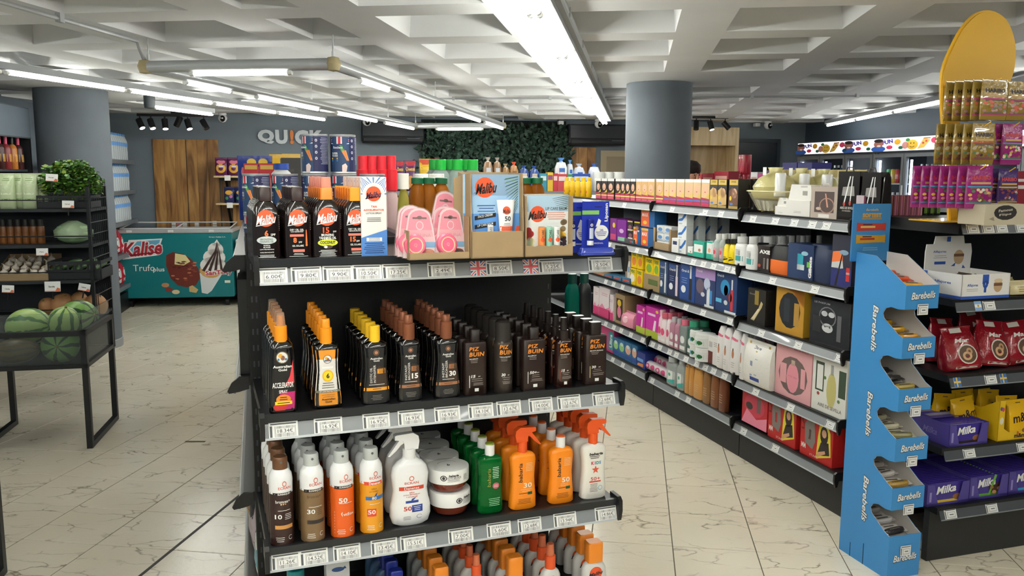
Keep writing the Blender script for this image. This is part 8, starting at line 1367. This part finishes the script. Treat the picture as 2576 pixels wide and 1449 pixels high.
def bread(c, c2, tie):
    def f(W, H):
        secs = S_(H*.86, W, .12, (0, .95, .95, 4), (.05, 1, 1, 4), (.8, 1, 1, 3.5), (1, .7, .8, 2.5)); b = MB().loft(secs, mat(c, .25, bump=.3, nscale=30, coat=.4), 16); p = PR(wrap(secs)); ops(p, W, H*.86, [('r', -.42, .42, .4, .8, c2), ('+',), ('r', -.3, .3, .5, .66, '#d8d8d8')]); nk = MB().loft([(H*.84, W*.3, .04, 2), (H*.9, W*.1, .02, 2), (H, W*.3, .03, 1.6)], mat(tie, .3, bump=.5, nscale=40), 12)
        return [('loaf', b.build('loaf', True)), ('bag_print', p.build('bag_print')), ('bag_neck', nk.build('bag_neck', True))]
    return f
for j, (a, b, t, c, c2, ti) in enumerate(((1235, 1322, 425, '#8a6a4a', '#c8ccd4', '#b8b0a8'), (1326, 1400, 428, '#8a6a4a', '#c8ccd4', '#a8a098'), (1404, 1476, 485, '#9a7448', '#7a5a38', '#b8a890'), (1480, 1556, 468, '#a87a4c', '#8a6038', '#d86040'), (1562, 1655, 500, '#2a4a8a', '#c8b8a8', '#3a5a9a'), (1658, 1750, 505, '#2a4a8a', '#c8b8a8', '#3a5a9a'), (1900, 2008, 430, '#c8ccd0', '#3a6ab0', '#5a8ac8'), (2012, 2062, 450, '#c8ccd0', '#3a6ab0', '#5a8ac8'), (2072, 2170, 485, '#c4c8d0', '#2f5aa0', '#c8ccd4'), (2212, 2310, 480, '#c4c8d0', '#2f5aa0', '#3a5a9a'))): bgi(a, b, t, bread(c, c2, ti), 'bread_loaf', ORD[j]+' wrapped bread loaf from the left on the back shelving', 'bread', 'wrapped bread loaves')
for j, (a, b, t, c, c2) in enumerate(((1830, 1882, 565, '#d8b03a', '#8a4a7a'), (1884, 1925, 575, '#b83a44', '#e0c0c0'), (1926, 2010, 580, '#c04a50', '#e0d0d0'), (2012, 2060, 582, '#3a8a5a', '#d8e0d8'), (2062, 2225, 578, '#2f4fa0', '#c8d0e0'), (1760, 1825, 575, '#3a8aa0', '#c8d8dc'))): bgi(a, b, t, lambda W, H: carton(W, H, .1, c, [('r', -.4, .4, .6, .85, c2)]), 'packet', ORD[j]+' small coloured packet from the left in front of the bread', 'packet', 'small packets before the bread', .02)
for j, (a, b) in enumerate(((2250, 2360), (2362, 2440), (2442, 2540))): bgi(a, b, 562, lambda W, H: bottle(W, H, W, '#cfd2cc', '#e0e2de', [('r', -.4, .4, .4, .8, ['#3a3430', '#4a8a4a', '#b83a3a'][j])], 'jar', .3, .5), 'ice_tub', ORD[j]+' white tub from the left beside the column', 'tub', 'white tubs beside the column', .04)
# second toiletries aisle beyond the right shelving
HK = Rack(RK.P(-1.7, 1.75, 0)[:2], -73.5); HZ = 1.41; hg = thing('aisle_shelving', 'black shelving beyond the toiletries, topped with red tins', 'shelving', HK.P(0, 0, 0), HK.a); HL = 4.7
ob('body', MB().box(0, HL, .3, .34, 0, HZ, BLK).build('body'), hg)
for z in (HZ, 1.05, .7, .35, .15): ob('shelf', MB().box(0, HL, 0, .65, z-.03, z, BLK).build('shelf'), hg); ob('price_rail', MB().box(0, HL, -.012, 0, z-.045, z, RAILM).build('price_rail'), hg)
def hki(x0, x1, yt, mk, name, label, cat, grp=None, v=.1, lift=0, H=None):
    ym = yt+20; a = HK.uz(x0, ym, v)[0]; b = HK.uz(x1, ym, v)[0]; zt = HK.uz((x0+x1)/2, yt, v)[1]; put(mk(abs(b-a), H or (zt-HZ-lift)), name, label, cat, HK.P((a+b)/2, v, HZ+lift), HK.a, grp)
RT = [('r', -.45, .45, .1, .6, '#b8485a'), ('e', 0, .85, .15, .06, '#e0c8c0'), ('l', 0, .5, .5, 4, .1, .02, '#8a2a3a')]
for j, (a, b) in enumerate(((1834, 1859), (1860, 1886))):
    ua, ub = HK.uz(a, 410, .3)[0], HK.uz(b, 410, .3)[0]; w_ = .1; zt = HK.uz(a, 390, .3)[1]; h = (zt-HZ)/2; kd = bottle(w_, h, w_, '#a02030', None, RT, 'jar')
    for q in range(2): put(kd, 'red_tin', [['lower', 'upper'][q]+' red tin, '+['left', 'right'][j]+' of the pair of stacks'][0], 'tin', HK.P((ua+ub)/2+(.0 if j == 0 else .03), .3+.11*(1-j), HZ+h*q), HK.a, 'stacked red tins')
for j, (a, b, t, c) in enumerate(((1690, 1735, 437, '#8a2a30'), (1738, 1765, 438, '#b02838'), (1766, 1794, 436, '#a82434'), (1796, 1832, 431, '#9a2030'), (1888, 1905, 433, '#d8d8d8'), (1906, 1925, 436, '#b0407a'), (1926, 1962, 428, '#5a4a6a'))): hki(a, b, t, lambda W, H: carton(W, H, .12, c, [('r', -.4, .4, .5, .8, '#c89a8a')]), 'packet', ORD[j]+' packet from the left on top of the far toiletries shelving', 'packet', 'packets on the far shelving')
for j, (a, b, v) in enumerate(((1968, 2004, .3), (2006, 2042, .3))): hki(a, b, 409, lambda W, H: carton(W, H, .2, '#2a2a78', [('r', -.4, .1, .6, .8, '#c8503a'), ('t', 'PACK', 0, .3, .4, .15, '#d0d0e0')]), 'navy_box', ['left', 'right'][j]+' navy blue box on top of the far toiletries shelving', 'box', 'navy boxes', v)
for j in range(9): hki(1965+24*j, 1986+24*j, 427, lambda W, H: bottle(W*.9, H, W, ['#e0d8b0', '#2a2622', '#c8c8c0'][j % 3], '#d8c890', [('r', -.4, .4, .3, .6, '#8a7a4a')], 'can', .25, .4), 'perfume_bottle', ORD[j]+' small bottle from the left in the row behind the gift baskets', 'bottle', 'small bottles behind the gift baskets', .06)
# ================================================================ DRINKS FRIDGES ON THE RIGHT WALL
ru0 = RW.uz(2006, 376, 0)[0]; ruj = RW.uz(2196, 375, 0)[0]; RFW = ruj-ru0; hz1 = RW.uz(2006, 360, 0)[1]; hz0 = RW.uz(2006, 391, 0)[1]
FG = mat('#6d7175', .4, .3); LITP = mat('#e9e6f2', .5, emit=.9); FRG = mat('#f0f4f4', .03, trans=1, ior=1.03); rs = random.Random(21)
def fridge(k, label, stocked):
    o = thing('drinks_fridge', label, 'fridge', RW.P(ru0+k*(RFW+.01), 0, 0), RW.a); W = RFW
    m = MB().box(0, W, .66, .7, 0, hz1, mat('#b8bcc0', .5)).box(0, .03, .03, .66, 0, hz1, FG).box(W-.03, W, .03, .66, 0, hz1, FG).box(.03, W-.03, .05, .66, hz0-.03, hz0, FG).box(0, W, .0, .66, 0, .12, BLK); ob('cabinet', m.build('cabinet'), o)
    ob('lit_header', MB().box(.01, W-.01, .0, .05, hz0+.01, hz1-.008, LITP).build('lit_header'), o); ob('header_trim', MB().box(0, W, -.005, .055, hz1-.008, hz1, mat('#3a3e42', .4)).box(0, W, -.005, .055, hz0, hz0+.01, mat('#3a3e42', .4)).build('header_trim'), o)
    p = PR(lambda u, v, e: (u*1.75, -e, hz0+.004+v*.98)); H = hz1-hz0; n = 0; x = .045
    seq = ['man', 'fun', 'drop', 'hand', 'egg', 'pizza', 'drop2', 'man', 'fun', 'drop', 'hand', 'egg', 'pizza']
    for s in seq:
        xx = x*1.0; yy = H*.5
        if s == 'man': p.ell(xx, H*.2, .07, H*.22, ink('#2f62c0'), n=12); p.lay = 1; p.ell(xx, H*.55, .045, H*.25, ink('#a8685a'), n=14); p.lay = 2; p.ell(xx, H*.78, .045, H*.13, ink('#241a1c'), n=12); p.ell(xx+.004, H*.42, .02, H*.06, WHT, n=10); p.lay = 0; x += .085
        elif s == 'fun': p.text('FUN', xx, H*.68, H*.3, ink('#4a3aa0'), w=.1, bold=.06, rot=.2); p.ell(xx+.02, H*.3, .03, H*.14, ink('#d83a64'), n=12); x += .092
        elif s in ('drop', 'drop2'): p.ell(xx, H*.65, .03, H*.2, ink('#e0406a' if s == 'drop2' else '#d8a02a'), n=12); p.ell(xx+.03, H*.25, .022, H*.12, ink('#1f6a4a'), n=12); x += .07
        elif s == 'hand': p.ell(xx, H*.4, .03, H*.25, ink('#c88a88'), n=12); p.ell(xx+.02, H*.75, .02, H*.12, ink('#3a8a4a'), n=10); x += .06
        elif s == 'egg': p.ell(xx, H*.42, .05, H*.34, ink('#e4b83a'), n=16); p.lay = 1; p.ell(xx-.012, H*.52, .005, H*.05, ink('#3a2a14'), n=8); p.ell(xx+.014, H*.52, .005, H*.05, ink('#3a2a14'), n=8); p.ell(xx, H*.36, .022, H*.12, ink('#3a2a14'), n=10, hole=.75, t0=200, t1=340); p.lay = 0; x += .092
        else: p.poly([(xx-.05, H*.1), (xx+.01, H*.2), (xx+.06, H*.7), (xx, H*.82)], ink('#e0b85a')); p.lay = 1; p.ell(xx+.0, H*.5, .01, H*.07, ink('#c83a3a'), n=8); p.ell(xx+.025, H*.62, .01, H*.07, ink('#c83a3a'), n=8); p.rect(xx, xx+.06, H*.76, H*.86, ink('#b87840')); p.lay = 0; x += .092
        if x*1.75 > W-.1: break
    ob('header_art', p.build('header_art'), o)
    dw = W/3
    for d in range(3):
        f = .035; x0, x1 = d*dw+.004, (d+1)*dw-.004; z0, z1 = .14, hz0-.02
        dr_ = ob('door', MB().box(x0, x0+f, 0, .035, z0, z1, FG).box(x1-f, x1, 0, .035, z0, z1, FG).box(x0+f, x1-f, 0, .035, z1-f, z1, FG).box(x0+f, x1-f, 0, .035, z0, z0+f, FG).build('door'), o); ob('glass_pane', MB().box(x0+f, x1-f, .014, .018, z0+f, z1-f, FRG).build('glass_pane'), dr_); ob('door_handle', MB().tube([(x0+.02, -.02, 1.0), (x0+.02, -.02, 1.5)], .008, mat('#c8cccf', .3), 8).build('door_handle'), dr_)
        ob('lamp_strip', MB().box(x0+f+.005, x0+f+.03, .05, .06, z0+.1, z1-f-.03, mat('#eef2ff', .4, emit=9)).build('lamp_strip'), o)
    for z in (1.52, 1.2, .85, .5): ob('shelf', MB().box(.03, W-.03, .07, .66, z-.015, z, mat('#c8ccd0', .4)).build('shelf'), o)
    if stocked:
        pal = ['#3a8a5a', '#c8a83a', '#b83a3a', '#2a5a8a', '#1f3a2a', '#c86a8a', '#d8d8d8', '#3a2a24']
        for d in range(3):
            for zi, z in enumerate((1.52, 1.2)):
                c = pal[rs.randrange(8)]; hh = .2 if zi == 0 else .22
                for j in range(5): put(bottle(.07, hh if (d+zi) % 2 else .15, .07, pal[(rs.randrange(8)) if d != 0 else (d+j) % 8] if zi == 0 else c, '#d8d8d8' if (d+zi) % 2 else None, [('r', -.45, .45, .3, .6, '#d0c8c0')], 'cyl' if (d+zi) % 2 else 'can', .15, .2), 'drink_bottle', ORD[j]+' drink from the left, '+['upper', 'second'][zi]+' shelf, '+['left', 'middle', 'right'][d]+' door of '+['the far fridge', 'the middle fridge', 'the near fridge'][k], 'drink', RW.P(ru0+k*(RFW+.01)+d*dw+.085+.075*j*min(1, (dw-.16)/.3), .16, z), RW.a, 'drinks in '+['the far fridge', 'the middle fridge', 'the near fridge'][k])
fridge(0, 'far drinks fridge with cartoon lit header by the dark corner', True); fridge(1, 'middle drinks fridge with cartoon lit header', True); fridge(2, 'near drinks fridge mostly behind the gummy sweet stand', False)
# ================================================================ PERSON BEHIND THE COLUMN
def person(px_, py_, h):
    V_ = {'pelvis': (0, 0, .93, .15), 'waist': (0, 0, 1.08, .13), 'chest': (0, .02, 1.28, .16), 'neck0': (0, .02, 1.43, .07), 'neck': (0, .0, 1.49, .055), 'head0': (0, -.015, 1.56, .075), 'head': (0, -.02, 1.63, .092), 'crown': (0, -.01, 1.69, .07)}
    E_ = [('pelvis', 'waist'), ('waist', 'chest'), ('chest', 'neck0'), ('neck0', 'neck'), ('neck', 'head0'), ('head0', 'head'), ('head', 'crown')]
    for s, q in ((-1, 'l'), (1, 'r')):
        for n_, c in (('sh', (.17*s, .02, 1.39, .07)), ('el', (.24*s, .03, 1.12, .05)), ('wr', (.22*s, -.12, .95, .035)), ('hd', (.21*s, -.2, .93, .03)), ('hip', (.1*s, 0, .87, .11)), ('kn', (.11*s, -.01, .48, .07)), ('an', (.11*s, .02, .09, .045)), ('to', (.12*s, -.15, .04, .04))): V_[n_+q] = c
        E_ += [('chest', 'sh'+q), ('sh'+q, 'el'+q), ('el'+q, 'wr'+q), ('wr'+q, 'hd'+q), ('pelvis', 'hip'+q), ('hip'+q, 'kn'+q), ('kn'+q, 'an'+q), ('an'+q, 'to'+q)]
        for f in range(5):
            a = (f-2)*.012; b0 = (.21*s+a, -.21, .93-.004*f, .011); V_['f%d%s' % (f, q)] = b0; V_['g%d%s' % (f, q)] = ((.21*s+a*1.4) if f else .21*s-.04*s, -.255+.006*abs(f-2), .915, .009); E_ += [('hd'+q, 'f%d%s' % (f, q)), ('f%d%s' % (f, q), 'g%d%s' % (f, q))]
    ks = list(V_); me = bpy.data.meshes.new('body'); me.from_pydata([V_[k][:3] for k in ks], [(ks.index(a), ks.index(b)) for a, b in E_], []); o = bpy.data.objects.new('body', me); COL.objects.link(o); o.modifiers.new('s', 'SKIN'); sd = o.modifiers.new('u', 'SUBSURF'); sd.levels = 1; sd.render_levels = 1
    for k, sv in zip(ks, me.skin_vertices[0].data): r = V_[k][3]; sv.radius = (r, r*.8 if k in ('chest', 'waist', 'pelvis') else r); sv.use_root = k == 'pelvis'
    dg = bpy.context.evaluated_depsgraph_get(); bm = bpy.data.meshes.new_from_object(o.evaluated_get(dg)); bpy.data.objects.remove(o)
    for m_ in (mat('#141518', .8), mat('#c08e72', .5)): bm.materials.append(m_)
    for p_ in bm.polygons: c = p_.center; p_.use_smooth = True; p_.material_index = 1 if (c.z > 1.46 or (c.y < -.12 and .85 < c.z < .99)) else 0
    t = thing('person', 'person with dark hair in black, mostly hidden behind the round column', 'person', (px_, py_, 0), .5); t.scale = (h/1.76,)*3; ob('body', bm, t)
    ob('hair', MB().loft([(1.5, .085, .06, 2, 0, .05), (1.58, .105, .085, 2, 0, .03), (1.66, .112, .115, 2, 0, .01), (1.72, .1, .11, 2), (1.76, .06, .07, 2), (1.772, .01, .01, 2)], mat('#17120f', .5, bump=.3, nscale=60), 18).build('hair', True), t)
    for s in (-1, 1): ob('eye', MB().lathe([(0, -.008), (.008, 0), (0, .008)], mat('#2a2018', .3), 8).build('eye', True), t, (.032*s, -.105, 1.62))
    ob('nose', MB().loft([(1.575, .014, .012, 2), (1.6, .011, .014, 2), (1.63, .006, .006, 2)], mat('#c08e72', .5), 8, 0, -.112).build('nose', True), t)
q = atY(1737, 420, 8.6); person(q[0], 8.6, 1.735)
